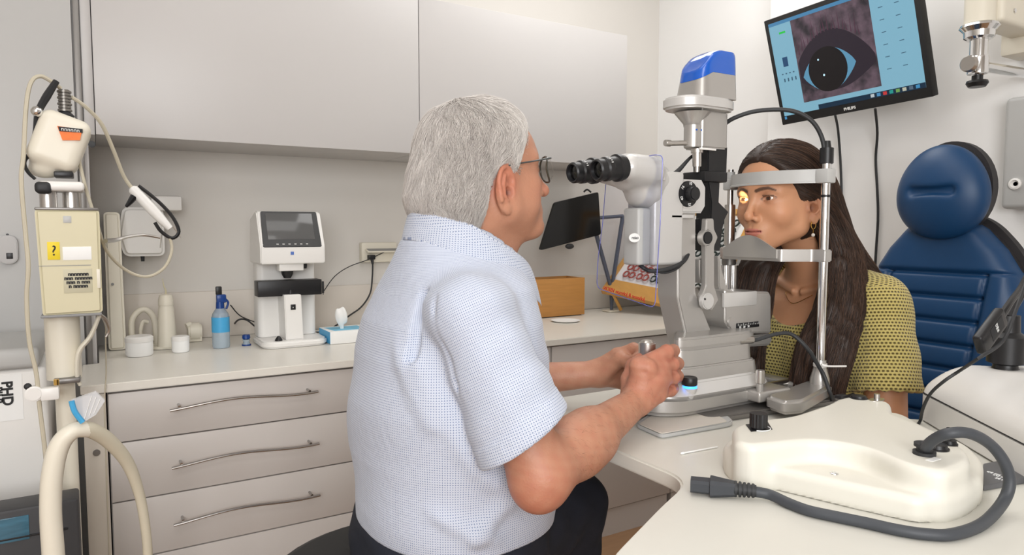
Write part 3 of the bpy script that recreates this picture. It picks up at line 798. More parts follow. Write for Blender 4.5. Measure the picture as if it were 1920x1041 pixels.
def torso_shirt(P):
    d = ringd(P, zs_, tc_, ta_, tb_, .970)
    sh = smin(cap(P, (.482, .950, 1.060), (.437, .838, 1.020), .034, .047), cap(P, (.482, .990, 1.060), (.50, 1.11, 1.020), .034, .047), .03)
    d = smin(d, sh, .03)
    d = d-.0035*np.sin(P[:, 2]*34+P[:, 0]*22+P[:, 1]*9)*np.clip((1.0-P[:, 2])/.15, 0, 1)
    for a, b, w_, am in (((.35, .85, .97), (.42, .79, .82), .016, .006), ((.44, .785, .80), (.56, .81, .74), .018, .007), ((.42, .79, .72), (.55, .80, .83), .016, .006),
                         ((.33, .90, 1.0), (.37, .82, .88), .014, .005), ((.36, .82, .76), (.48, .78, .70), .014, .005), ((.56, .85, .95), (.50, .80, .80), .014, .005)):
        d = d-fold(P, a, b, w_, am)
    return d
def shirt_all(P):
    d = torso_shirt(P)
    s1 = region(P, (.32, .62, .79), (.62, .90, 1.12), lambda q: sleeve(q, SHR, CUF, (.25, 0, .0)))
    s2 = region(P, (.40, 1.03, .79), (.70, 1.31, 1.12), lambda q: sleeve(q, SHL, CUFL, (.25, 0, 0)))
    kz = .010+.030*np.clip((P[:, 2]-.98)/.06, 0, 1); d = smin(d, s1, kz); d = smin(d, s2, kz)
    # armhole seam and dark crease behind the shoulder
    d = d+fold(P, (.372, .825, 1.06), (.392, .785, .94), .006, .005)+fold(P, (.392, .785, .94), (.435, .765, .85), .006, .004)
    d = d+fold(P, (.390, .878, 1.045), (.362, .860, .965), .008, .014)
    # open at the neck and the hem
    d = smax(d, -cap(P, (.505, .968, 1.10), (.53, .968, 1.21), .067, .085), .004)
    d = smax(d, .690-P[:, 2]+.0*P[:, 0], .003)
    return d
Pq, Fq_ = sdf_mesh(shirt_all, (.27, .60, .67), (.72, 1.33, 1.16), .0036)
ax_ = nrm(np.array(ELR)-np.array(SHR)); rel = Pq-V(*SHR); along = rel @ ax_.astype(f32); prp = rel-along[:, None]*ax_.astype(f32)
dsl = np.linalg.norm(prp, axis=1)
isl = (sleeve(Pq, SHR, CUF, (.25, 0, 0)) < torso_shirt(Pq)) & (Pq[:, 1] < .9)
ang = np.arctan2(Pq[:, 1]-.97, Pq[:, 0]-.455); uvt = np.stack([ang*.165, Pq[:, 2], 0*ang], 1)
e1 = nrm(np.cross(ax_, np.array([0, 1, 0]))); e2 = np.cross(ax_, e1); an2 = np.arctan2(prp @ e2.astype(f32), prp @ e1.astype(f32))
uvs = np.stack([an2*.066, along, 0*ang+1], 1); rho = np.hypot(Pq[:, 0]-.455, (Pq[:, 1]-.97)*.8); uvt[:, 1] += (.155-rho)*np.clip((Pq[:, 2]-1.0)/.04, 0, 1)
def shirt_mat():
    m = bpy.data.materials.new('patterned_cotton'); m.use_nodes = True; nt = m.node_tree; L = nt.links; b = nt.nodes['Principled BSDF']
    a = nd(m, 'ShaderNodeAttribute', attribute_name='weave')
    def vm(op, x, y=None):
        n = nd(m, 'ShaderNodeVectorMath', operation=op); L.new(x, n.inputs[0])
        if y is not None: n.inputs[1].default_value = y
        return n.outputs[0]
    def mt(op, x, y=None, z=None):
        n = nd(m, 'ShaderNodeMath', operation=op)
        for i, q in enumerate((x, y, z)):
            if q is None: continue
            if isinstance(q, (int, float)): n.inputs[i].default_value = q
            else: L.new(q, n.inputs[i])
        return n.outputs[0]
    cell = 1/.0034
    sc = vm('MULTIPLY', a.outputs['Vector'], (cell, cell, 0)); fr = vm('FRACTION', sc)
    sp = nd(m, 'ShaderNodeSeparateXYZ'); L.new(fr, sp.inputs[0])
    x = mt('ABSOLUTE', mt('SUBTRACT', sp.outputs[0], .5)); y = mt('ABSOLUTE', mt('SUBTRACT', sp.outputs[1], .5))
    mn = mt('MINIMUM', x, y); mxx = mt('MAXIMUM', x, y)
    cross = mt('MULTIPLY', mt('LESS_THAN', mn, .085), mt('LESS_THAN', mxx, .36))
    dot = mt('GREATER_THAN', mt('ADD', x, y), .84)
    mix1 = nd(m, 'ShaderNodeMix', data_type='RGBA'); mix1.inputs[6].default_value = rgb(200, 205, 216); mix1.inputs[7].default_value = rgb(104, 120, 156); L.new(cross, mix1.inputs[0])
    mix2 = nd(m, 'ShaderNodeMix', data_type='RGBA'); L.new(mix1.outputs[2], mix2.inputs[6]); mix2.inputs[7].default_value = rgb(142, 150, 178); L.new(dot, mix2.inputs[0])
    L.new(mix2.outputs[2], b.inputs['Base Color']); b.inputs['Roughness'].default_value = .85; b.inputs['Specular IOR Level'].default_value = .2
    b.inputs['Sheen Weight'].default_value = .15
    wv = nd(m, 'ShaderNodeTexNoise'); wv.inputs['Scale'].default_value = 70; wv.inputs['Detail'].default_value = 6
    tc = nd(m, 'ShaderNodeTexCoord'); L.new(tc.outputs['Object'], wv.inputs['Vector'])
    bp = nd(m, 'ShaderNodeBump'); bp.inputs['Strength'].default_value = .5; bp.inputs['Distance'].default_value = .003; L.new(wv.outputs['Fac'], bp.inputs['Height']); L.new(bp.outputs['Normal'], b.inputs['Normal'])
    return m
M['shirt'] = shirt_mat(); M['shirt_in'] = mat('collar_lining', (88, 112, 150), .85, var=.25, vscale=500)
shirt = np_mesh('shirt', Pq, Fq_, 'shirt', man, uv=(uvs, uvt, isl.astype(f32)))
# collar: stand and fall, open at the front
def collar(cx, cy, cz, parent):
    rings = []; N = 44; prof = [(-.004, -.030, 0), (-.002, -.010, 0), (.0, .004, 0), (.0035, .0085, .3), (.009, .004, .8), (.016, -.018, 1), (.024, -.052, 1)]
    for k in range(N+1):
        u = k/N; th = radians(28+(360-56)*u)                 # angle from the front
        fx, fy = cos(th), sin(th); fr = max(0, fx)
        rx, ry = .084, .080
        base = Vector((cx+rx*fx, cy+ry*fy, cz-.050*fx-.006*(1-abs(fx)))); out = Vector((fx, fy, 0)).normalized()
        out = (out+Vector((0, 0, .15))).normalized()
        edge = min(u, 1-u)*N; lg = 1+.25*max(0, 1-edge/9)
        fwd = Vector((.003, 0, -.002))*max(0, 1-edge/6)
        ring = []
        for (o, z, s) in prof:
            p = base+out*o*(1+.2*fr)+Vector((0, 0, z*(lg if z < -.012 and s > 0 else 1)))+fwd*(s if z < 0 else s*.4)
            ring.append(p)
        rings.append(ring)
    t = bmesh.new(); vs = [[t.verts.new(p) for p in r] for r in rings]
    for a, b in zip(vs, vs[1:]):
        for i in range(len(a)-1): t.faces.new((a[i], a[i+1], b[i+1], b[i]))
    mb = MB(); mb._put(t); return mb
mb = collar(.505, .968, 1.119, man)
me = bpy.data.meshes.new('collar'); mb.bm.to_mesh(me); mb.bm.free()
at_ = me.attributes.new('weave', 'FLOAT_VECTOR', 'POINT'); cc = np.zeros(len(me.vertices)*3, f32); me.vertices.foreach_get('co', cc); cc = cc.reshape(-1, 3)
an = np.arctan2(cc[:, 1]-.968, cc[:, 0]-.505); A = np.stack([an*.085, cc[:, 2]*.9, 0*an], 1).astype(f32)
# keep the pattern continuous around the back
A[:, 0] = np.where(an < 0, (an+2*pi)*.085, an*.085); at_.data.foreach_set('vector', A.ravel())
co = finish('collar', me, ['shirt', 'shirt_in'], man, 180)
md = co.modifiers.new('thick', 'SOLIDIFY'); md.thickness = .0022; md.offset = 0; md.material_offset_rim = 0
md2 = co.modifiers.new('sub', 'SUBSURF'); md2.levels = 1; md2.render_levels = 2
# button placket
mb = MB(); pl_ = []
for z, x in ((1.075, .598), (1.04, .606), (1.0, .604), (.95, .604), (.90, .606)): pl_.append(Vector((x, .968, z)))
mb.tube(pl_, .010, 8, 4, flat=.3); obj('placket', mb, 'shirt_in', man)

# trousers, shoes, belt
kn1 = (.735, 1.015, .628); hp1 = (.45, .895, .645); hp2 = (.43, 1.05, .645); kn2 = (.70, 1.24, .628)
an1 = (.76, 1.06, .12); an2_ = (.70, 1.29, .12)
def pants(P):
    d = ringd(P, np.array([.56, .60, .66, .70], f32), np.array([.45, .455, .462, .465], f32), np.array([.125, .135, .140, .138], f32), np.array([.165, .172, .17, .165], f32), .97)
    d = smax(d, P[:, 2]-.705, .004); d = smax(d, .575-P[:, 2], .03)
    d = smin(d, cap(P, hp1, kn1, .082, .064), .03); d = smin(d, cap(P, hp2, kn2, .082, .064), .03)
    d = smin(d, cap(P, kn1, an1, .060, .044), .03); d = smin(d, cap(P, kn2, an2_, .060, .044), .03)
    d = d-.003*np.sin(P[:, 0]*60+P[:, 1]*40)*np.sin(P[:, 2]*55)
    d = smax(d, .09-P[:, 2], .002)
    return d
Pq, Fq_ = sdf_mesh(pants, (.27, .72, .06), (.86, 1.38, .74), .006)
np_mesh('trousers', Pq, Fq_, 'nvy', man)
for a in (an1, an2_):
    mb = MB(); x, y = a[0], a[1]
    rr_ = []
    for u, w_, h_ in ((-.07, .022, .05), (-.05, .036, .085), (0, .038, .09), (.06, .04, .06), (.12, .046, .045), (.165, .040, .035), (.185, .02, .025)):
        rr_.append([Vector((x+u, y+w_*cos(t), max(.004, .0+h_*.5+h_*.5*sin(t)))) for t in np.linspace(0, 2*pi, 17)[:-1]])
    mb.loft(rr_); obj('shoe', mb, 'black', man)
# stool
st = thing('stool', 'round black upholstered stool under the seated man', 'stool', (.42, .985, 0))
obj('seat', MB().lathe([(0, .555), (.18, .555), (.207, .563), (.215, .580), (.210, .597), (.19, .606), (0, .608)], (.40, 1.0, 0), 40), 'black_m', st, 60)
obj('gas_column', MB().cyl((.42, .985, .11), (.42, .985, .555), .025).cyl((.42, .985, .08), (.42, .985, .3), .035), 'chrome', st)
for k in range(5):
    a = 2*pi*k/5+.3; lg = obj('leg', MB().tube([(.42, .985, .10), (.42+.14*cos(a), .985+.14*sin(a), .085), (.42+.27*cos(a), .985+.27*sin(a), .055)], [.022, .018, .013], 8), 'black', st)
    x, y = .42+.265*cos(a), .985+.265*sin(a); obj('caster', MB().cyl((x-.01, y, .024), (x+.01, y, .024), .024), 'black', lg)

# ================================================================ the woman
GH_O = V(1.236, .965, 1.203); GH_S = .965; GH_R = rotm(0, 0, pi+radians(2)) @ rotm(0, radians(2), 0)
def toG(P): return ((P-GH_O) @ GH_R)/GH_S
def fromG(q): return (np.array(q, f32)*GH_S) @ GH_R.T+GH_O
def G3(q): return Vector([float(x) for x in fromG(q)])
SN = (1.378, .822, .985); EN = (1.352, .785, .725); WN = (1.44, .80, .60)
SF = (1.378, 1.108, .985); EF = (1.40, 1.15, .725); WF = (1.42, 1.08, .62)
gz = np.array([.56, .64, .72, .80, .88, .93, .98, 1.02, 1.05], f32)
gc = np.array([1.58, 1.50, 1.43, 1.372, 1.370, 1.374, 1.384, 1.392, 1.385], f32)
ga = np.array([.11, .105, .108, .115, .114, .108, .094, .070, .050], f32)
gb = np.array([.16, .145, .130, .135, .150, .156, .150, .118, .070], f32)
def g_torso(P):
    d = ringd(P, gz, gc, ga, gb, .965, 2.2)
    d = smin(d, cap(P, (1.375, .965, 1.03), (1.378, .83, .990), .040, .050), .03)
    d = smin(d, cap(P, (1.375, .965, 1.03), (1.378, 1.10, .990), .040, .050), .03)
    for s in (-1, 1): d = smin(d, sph(P, (1.300, .965+.062*s, .865), .050), .03)
    return d
def loose_hand(P, w_, dr, up, side):
    """relaxed hand with five fingers, from the wrist w_ along dr"""
    dr = nrm(np.array(dr)); up = np.array(up); sd = nrm(np.cross(dr, up))*side; up = nrm(np.cross(sd, dr))*side; w_ = np.array(w_)
    pt = lambda a, b, c: tuple(w_+dr*a+sd*b+up*c)
    d = None
    for i in range(4):
        o = -.027+.018*i; l = (.036, .041, .038, .030)[i]
        c = smin(cap(P, pt(.01, o*.5, 0), pt(.075, o, 0), .015, .0105), chain(P, [pt(.075, o, 0), pt(.075+l, o*1.1, -.006), pt(.075+l*1.6, o*1.1, -.02), pt(.075+l*1.9, o*1.1, -.034)], [.009, .0085, .0078, .007]), .004)
        d = c if d is None else smin(d, c, .004)
    return smin(d, chain(P, [pt(.02, -.02, -.004), pt(.05, -.042, -.012), pt(.078, -.050, -.022)], [.014, .0105, .008]), .008)
def g_body(P):
    d = region(P, (1.10, .86, 1.06), (1.37, 1.07, 1.34), lambda q: head_local(toG(q), 1)*GH_S)
    nk = smin(cap(P, (1.372, .965, 1.02), (1.300, .965, 1.145), .050, .050), cap(P, (1.385, .965, 1.0), (1.33, .965, 1.16), .045, .045), .03)
    d = smin(d, nk, .022)
    d = smin(d, g_torso(P)+.006, .035)
    # collar bones
    for s in (-1, 1): d = smin(d, cap(P, (1.303, .965+.012*s, 1.003), (1.345, .965+.11*s, 1.030), .006, .006), .012)
    def an(q):
        a = smin(cap(q, SN, EN, .045, .037), cap(q, EN, WN, .036, .024), .02)
        return smin(a, loose_hand(q, WN, (.1, .35, -.12), (0, 0, 1), 1), .01)
    def af(q):
        a = smin(cap(q, SF, EF, .045, .037), cap(q, EF, WF, .036, .024), .02)
        return smin(a, loose_hand(q, WF, (-.1, -.35, -.12), (0, 0, 1), -1), .01)
    d = smin(d, region(P, (1.25, .70, .50), (1.60, .97, 1.06), an), .015)
    d = smin(d, region(P, (1.25, .93, .50), (1.60, 1.24, 1.06), af), .015)
    return d
woman = thing('person', 'dark-haired woman in a yellow-green knitted top, chin on the instrument\'s rest, in the blue chair', 'person', (1.5, .965, 0))
P_, F_ = sdf_mesh(g_body, (1.08, .70, .52), (1.66, 1.24, 1.36), .0019)
col = paint(len(P_), (194, 142, 108)); cf = face_paint(col.copy(), toG(P_), 1); hm = P_[:, 2] > 1.06; col[hm] = cf[hm]
np_mesh('body', P_, F_, 'skin_w', woman, attrs=col)
for s in (-1, 1): eye(woman, fromG((.0692, .0315*s, -.001)), .0130*GH_S, tuple(nrm(np.array((-1, .0*s, -.04)))), iris=(84, 52, 34))
# upper lashes
mb = MB()
for s in (-1, 1):
    for k in range(15):
        a = radians(30+k*120/14); y = .0315+.0135*cos(a); z = -.001+.0052*sin(a)+(y-.0315)*.07; x = .0845-.010*((y-.0315)/.0145)**2
        mb.tube([G3((x-.001, y*s, z)), G3((x+.003, (y+.0015*cos(a))*s, z+.0012)), G3((x+.0055, (y+.003*cos(a))*s, z+.0045))], [.00035, .0003, .0001], 4, 2)
obj('eyelashes', mb, 'black', woman)

# long dark hair
def g_keep(L):
    x, y, z = L[:, 0], np.abs(L[:, 1]), L[:, 2]
    hx = np.array([-.13, -.05, -.030, -.018, -.004, .010, .022, .034, .046, .058, .068, .078, .12], f32)
    hz_ = np.array([-.14, -.14, -.10, -.018, -.008, -.016, -.028, -.004, .020, .040, .056, .074, .09], f32)
    return z-np.interp(x, hx, hz_)
near_lock = [tuple(fromG((-.035, .066, -.005))), (1.312, .888, 1.12), (1.300, .868, 1.05), (1.268, .862, .97), (1.236, .872, .89), (1.222, .882, .80), (1.222, .888, .70)]
near_lock2 = [tuple(fromG((-.055, .050, -.02))), (1.345, .890, 1.11), (1.335, .862, 1.045), (1.300, .842, .97), (1.268, .842, .89), (1.252, .850, .80), (1.248, .855, .70)]
far_lock = [tuple(fromG((-.035, -.066, -.005))), (1.300, 1.035, 1.12), (1.262, 1.048, 1.04), (1.232, 1.048, .95), (1.216, 1.042, .87), (1.216, 1.036, .79)]
far_lock2 = [tuple(fromG((-.02, -.066, -.03))), (1.290, 1.01, 1.11), (1.255, 1.018, 1.04), (1.236, 1.015, .97), (1.216, 1.012, .89), (1.212, 1.008, .80)]
back_lock = [tuple(fromG((-.080, .015, .03))), (1.365, .945, 1.14), (1.400, .925, 1.05), (1.455, .900, 1.0), (1.480, .880, .90)]
back_lock2 = [tuple(fromG((-.070, .035, .0))), (1.370, .905, 1.10), (1.400, .870, 1.045), (1.455, .840, .985)]
lines = [(near_lock, [.022, .026, .026, .026, .030, .026, .018]), (near_lock2, [.02, .022, .022, .022, .024, .022, .014]), (far_lock, [.022, .028, .030, .030, .030, .022]),
         (far_lock2, [.018, .020, .022, .024, .024, .018]), (back_lock, [.05, .045, .036, .026, .018]), (back_lock2, [.03, .026, .016, .008])]
def smoothline(pts, rs, m=3):
    P = np.array(pts, float); n = len(P); o = []; r = []
    for i in range(n-1):
        a, b, c, d = P[max(i-1, 0)], P[i], P[i+1], P[min(i+2, n-1)]
        for k in range(m):
            t = k/m; o.append(tuple(.5*(2*b+(c-a)*t+(2*a-5*b+4*c-d)*t*t+(3*b-a-3*c+d)*t**3))); r.append(rs[i]*(1-t)+rs[i+1]*t)
    return o+[tuple(P[-1])], r+[rs[-1]]
lines = [smoothline(*l) for l in lines]
def g_hair(P):
    L = toG(P)
    d = elp(L, (-.008, 0, .036), (.099, .076, .083)); d = smin(d, elp(L, (-.035, 0, -.02), (.062, .068, .07)), .03)
    k = g_keep(L); t = .0085*np.clip(k/.010, 0, 1)**.6-.014*(k < 0)
    yy = L[:, 1]; t = t-.0035*np.exp(-((yy-.008)/.004)**2)*(L[:, 0] > -.03)            # the parting
    t = t+.004*np.clip((np.abs(yy)-.03)/.03, 0, 1)*np.clip(-L[:, 0]/.03+.8, 0, 1)*(k > 0)
    d = (d-t)*GH_S
    for s in (-1, 1):    # hair drawn back over the top of the ear
        d = smin(d, cap(P, tuple(fromG((.022, .066*s, .004))), tuple(fromG((-.030, .076*s, .004))), .010, .016)*1., .010)
    for pts, rs in lines:
        c = chain(P, pts, rs, .02); d = smin(d, c, .014)
    wv = .0016*np.sin(P[:, 0]*260+P[:, 1]*200+np.sin(P[:, 2]*40)*2.5)*np.clip((1.13-P[:, 2])/.05, 0, 1)
    return smax(d+wv, .60-P[:, 2], .002)
segs = []
for pts, rs in lines:
    for a, b in zip(pts, pts[1:]): segs.append((np.array(a, f32), np.array(b, f32)))
for s in (-1, 1):
    for path in ([(.082, .010, .078), (.060, .040, .078), (.025, .066, .050), (-.02, .080, .010), (-.045, .072, -.02)],
                 [(.060, .010, .105), (.030, .045, .098), (-.01, .072, .060), (-.045, .066, .010), (-.06, .06, -.04)],
                 [(.02, .008, .125), (-.02, .045, .105), (-.06, .058, .06), (-.085, .045, .0), (-.08, .04, -.05)],
                 [(-.03, .005, .122), (-.075, .02, .09), (-.10, .02, .04), (-.105, .02, -.02)],
                 [(.072, .052, .035), (.045, .066, .020), (.01, .078, .004), (-.035, .078, -.012)]):
        q = [fromG((x, y*s, z)) for x, y, z in path]
        for a, b in zip(q, q[1:]): segs.append((a.astype(f32), b.astype(f32)))
def g_dir(p, off, s):
    D_ = np.zeros_like(p)
    for a, b in segs:
        t = b-a; d = cap(p, tuple(a), tuple(b), 0); w_ = np.exp(-(d/.016)**2)+1e-6/(d*d+1e-4); D_ += w_[:, None]*(t/np.linalg.norm(t))
    return nrm(D_)+off*.07
Ph, Fh = sdf_mesh(g_hair, (1.13, .78, .66), (1.54, 1.12, 1.34), .0034)
kk = (g_keep(toG(Ph)) > -.003) | (Ph[:, 2] < 1.19); Fh2 = Fh[kk[Fh].all(1)]
def g_col(r, N):
    t = rng.random(N).astype(f32)[:, None]**1.6
    a = np.array(lin((.13, .09, .07)), f32); b = np.array(lin((.36, .26, .20)), f32); return a*(1-t)+b*t
ki = np.where((g_keep(toG(Ph)) > .004) | ((Ph[:, 2] < 1.17) & ((Ph[:, 0] > 1.275) | (Ph[:, 2] < 1.06))))[0]; rt = Ph[rng.choice(ki, 9500)]+rng.normal(0, .001, (9500, 3)).astype(f32)
Sv, Sq, Scl = strands(rt, g_dir, g_hair, 0, 9, .11, .00055, .0014, g_col)
np_mesh('hair', np.concatenate([Ph, Sv]), np.concatenate([Fh2, Sq+len(Ph)]), 'hair', woman, attrs=np.concatenate([np.tile(np.array(lin((.19, .135, .105)), f32), (len(Ph), 1)), Scl]))

# knitted top
HN = (1.352, .790, .812); HF = (1.392, 1.140, .812)
def g_sleeve(P, sh, hm):
    ax = nrm(np.array(hm)-np.array(sh)); e = tuple(np.array(hm)+ax*.05)
    d = cap(P, sh, e, .055, .071); s = (P-V(*hm)) @ V(*ax)
    scal = .0018*np.sin(np.arctan2(P[:, 0]-hm[0], P[:, 1]-hm[1])*16)
    d = d+.0018*np.sin(P[:, 2]*70+P[:, 0]*40)
    d = smax(d, s+scal, .004)
    return smax(d, -cap(P, tuple(np.array(hm)-ax*.05), tuple(np.array(e)+ax*.05), .044, .066), .003)
def g_top(P):
    d = g_torso(P)-.006
    d = smin(d, region(P, (1.24, .68, .78), (1.52, .92, 1.06), lambda q: g_sleeve(q, SN, HN)), .012)
    d = smin(d, region(P, (1.24, 1.02, .78), (1.52, 1.24, 1.06), lambda q: g_sleeve(q, SF, HF)), .012)
    d = d+fold(P, (1.31, .835, 1.0), (1.285, .845, .88), .006, .005)+fold(P, (1.285, .845, .88), (1.30, .845, .78), .007, .006)
    d = d-fold(P, (1.255, .945, .92), (1.25, .945, .72), .008, .003)               # button band
    d = smax(d, -elp(P, (1.285, .962, 1.045), (.105, .096, .115)), .004)
    d = smax(d, -cap(P, (1.385, .965, 1.02), (1.34, .965, 1.12), .066, .075), .004)
    return smax(d, .62-P[:, 2], .003)
Pq, Fq_ = sdf_mesh(g_top, (1.20, .66, .60), (1.74, 1.26, 1.08), .004)
ax_ = nrm(np.array(HN)-np.array(SN)); rel = Pq-V(*SN); along = rel @ ax_.astype(f32); prp = rel-along[:, None]*ax_.astype(f32)
isl = (Pq[:, 1] < .842) & (np.linalg.norm(prp, axis=1) < .085) & (along > -.03) & (along < .22)
ang = np.arctan2(Pq[:, 1]-.965, -(Pq[:, 0]-1.38)); rho = np.hypot(Pq[:, 0]-1.38, (Pq[:, 1]-.965)*.8)
uvt = np.stack([ang*.14, Pq[:, 2]+(.12-rho)*np.clip((Pq[:, 2]-.95)/.04, 0, 1), 0*ang], 1)
e1 = nrm(np.cross(ax_, np.array([0, 1, 0]))); e2 = np.cross(ax_, e1); uvs = np.stack([np.arctan2(prp @ e2.astype(f32), prp @ e1.astype(f32))*.064, along, 0*ang], 1)
def knit_mat():
    m = bpy.data.materials.new('open_knit'); m.use_nodes = True; nt = m.node_tree; L = nt.links; b = nt.nodes['Principled BSDF']
    a = nd(m, 'ShaderNodeAttribute', attribute_name='weave')
    def mt(op, x, y=None, z=None):
        n = nd(m, 'ShaderNodeMath', operation=op)
        for i, q in enumerate((x, y, z)):
            if q is None: continue
            if isinstance(q, (int, float)): n.inputs[i].default_value = q
            else: L.new(q, n.inputs[i])
        return n.outputs[0]
    sp = nd(m, 'ShaderNodeSeparateXYZ'); L.new(a.outputs['Vector'], sp.inputs[0])
    v = mt('MULTIPLY', sp.outputs[1], 1/.0068); row = mt('FLOOR', v); fv = mt('FRACT', v)
    u = mt('ADD', mt('MULTIPLY', sp.outputs[0], 1/.0076), mt('MULTIPLY', row, .5)); fu = mt('FRACT', u)
    dx = mt('SUBTRACT', fu, .5); dy = mt('SUBTRACT', fv, .5)
    r = mt('SQRT', mt('ADD', mt('MULTIPLY', dx, dx), mt('MULTIPLY', mt('MULTIPLY', dy, dy), 1.5)))
    mr = nd(m, 'ShaderNodeMapRange', interpolation_type='SMOOTHSTEP'); mr.inputs['From Min'].default_value = .18; mr.inputs['From Max'].default_value = .46; L.new(r, mr.inputs['Value'])
    cr = nd(m, 'ShaderNodeMix', data_type='RGBA'); L.new(mr.outputs['Result'], cr.inputs[0]); cr.inputs[6].default_value = rgb(84, 72, 32); cr.inputs[7].default_value = rgb(184, 168, 102)
    L.new(cr.outputs[2], b.inputs['Base Color']); b.inputs['Roughness'].default_value = .9; b.inputs['Sheen Weight'].default_value = .2; b.inputs['Specular IOR Level'].default_value = .2
    tc = nd(m, 'ShaderNodeTexCoord'); n = nd(m, 'ShaderNodeTexNoise'); n.inputs['Scale'].default_value = 600; L.new(tc.outputs['Object'], n.inputs['Vector'])
    h = mt('ADD', mr.outputs['Result'], mt('MULTIPLY', n.outputs['Fac'], .4))
    bp = nd(m, 'ShaderNodeBump'); bp.inputs['Strength'].default_value = .9; bp.inputs['Distance'].default_value = .0022; L.new(h, bp.inputs['Height']); L.new(bp.outputs['Normal'], b.inputs['Normal'])
    return m
M['knit'] = knit_mat()
np_mesh('knitted_top', Pq, Fq_, 'knit', woman, uv=(uvs.astype(f32), uvt.astype(f32), isl.astype(f32)))
for z in (.905, .872): 
    obj('button', MB().lathe([(0, 0), (.0085, .001), (.0095, .003), (.007, .0045), (0, .0035)], mtx=Matrix.Rotation(radians(-90), 4, 'Y')).cyl((0, 0, 0), (.001, 0, 0), .001), mat('yellow_button', (214, 196, 100), .3, var=.05), woman).location = Vector((1.236, .950, z))-Vector((1.5, .965, 0))
# earring and necklace
c = fromG((-.003, .080, -.052)); e = MB()
ring = [Vector((float(c[0])+.008*sin(a)*.9, float(c[1])+.001, float(c[2])-.0065+.0085*cos(a))) for a in np.linspace(0, 2*pi, 25)]
er_ = obj('earring', e.tube(ring, .0011, 6, 1, cap=False).tube([ring[12], ring[12]+Vector((0, 0, -.008))], .0006, 6, 1), 'gold', woman)
obj('pearl', MB().ell(ring[12]+Vector((0, 0, -.012)), .0038, 12), 'pearl', er_)
nk_ = [(1.385, .905, 1.045), (1.345, .912, 1.02), (1.305, .935, .995), (1.284, .962, .978), (1.303, .995, .995), (1.345, 1.018, 1.02), (1.385, 1.025, 1.045)]
obj('necklace', MB().tube(nk_, .0007, 5, 6), 'gold', woman)
# trousers and shoes
def jeans(P):
    d = None
    for s in (-1, 1):
        h_ = (1.60, .965+.085*s, .575); k = (1.225, .965+.12*s, .56); a = (1.20, .965+.12*s, .12)
        for c in (cap(P, h_, k, .080, .060), cap(P, k, a, .056, .042)): d = c if d is None else smin(d, c, .03)
    d = smin(d, elp(P, (1.60, .965, .60), (.11, .17, .10)), .04)
    return smax(d, .09-P[:, 2], .002)
Pq, Fq_ = sdf_mesh(jeans, (1.08, .72, .06), (1.76, 1.22, .74), .007)
np_mesh('trousers', Pq, Fq_, mat('denim', (60, 74, 98), .85, var=.15, vscale=80), woman)
for s in (-1, 1):
    mb = MB(); x, y = 1.20, .965+.12*s; rr_ = []
    for u, w_, h_ in ((.06, .02, .05), (.045, .034, .08), (0, .036, .085), (-.05, .037, .055), (-.10, .042, .042), (-.145, .036, .032), (-.165, .018, .022)):
        rr_.append([Vector((x+u, y+w_*cos(t), max(.003, h_*.5+h_*.5*sin(t)))) for t in np.linspace(0, 2*pi, 17)[:-1]])
    obj('shoe', mb.loft(rr_), 'white', woman)

# ================================================================ blue examination chair
ch = thing('examination_chair', 'blue padded examination chair with rounded headrest and ribbed back, against the right wall', 'chair', (1.95, 1.0, 0))
CX = 1.93
def CH(px, py, x=CX): return at(px, py, 'X', x)
# outline of the back, traced on its front plane and made symmetric about the middle
half = [(0, 1.02+.15), (.06, 1.165), (.10, 1.14), (.150, 1.085), (.190, 1.02), (.212, .93), (.218, .84), (.214, .74), (.20, .62), (.18, .55), (0, .53)]
CY = 1.02
def CHALF(n, off=0):
    pts = [(CY+y+(off if y > .01 else 0), z+(off if z > 1 else (-off if z < .56 else 0))) for y, z in half]+[(CY-y-(off if y > .01 else 0), z+(off if z > 1 else (-off if z < .56 else 0))) for y, z in half[-2:0:-1]]
    return pts
def lean(mb, piv=(1.97, 0, .55), a=radians(3)):
    m = Matrix.Translation(piv) @ Matrix.Rotation(a, 4, 'Y') @ Matrix.Translation(-Vector(piv)); bmesh.ops.transform(mb.bm, matrix=m, verts=mb.bm.verts); return mb
obj('back_shell', lean(MB().prism(rpoly(CHALF(0, .012), .04, 4), 1.985, 2.045, 'X', .015)), 'leather_k', ch)
def pad(f, ny, nz, ylim, zlim, x0=1.985):
    """soft panel: depth f(y,z) towards -x"""
    rows = []
    for j in range(nz+1):
        z = zlim[0]+(zlim[1]-zlim[0])*j/nz; yl = ylim(z); rows.append([Vector((x0-f(y, z, yl), y, z)) for y in [yl[0]+(yl[1]-yl[0])*i/ny for i in range(ny+1)]])
    t = bmesh.new(); vs = [[t.verts.new(p) for p in r] for r in rows]
    for a, b in zip(vs, vs[1:]):
        for i in range(len(a)-1): t.faces.new((a[i], b[i], b[i+1], a[i+1]))
    t2 = MB(); t2._put(t); return t2
hz = [z for _, z in half]; hy = [y for y, _ in half]
zi = np.array(hz[::-1]); yi = np.array(hy[::-1])
def hw(z):
    return float(np.interp(z, zi[1:], yi[1:]))
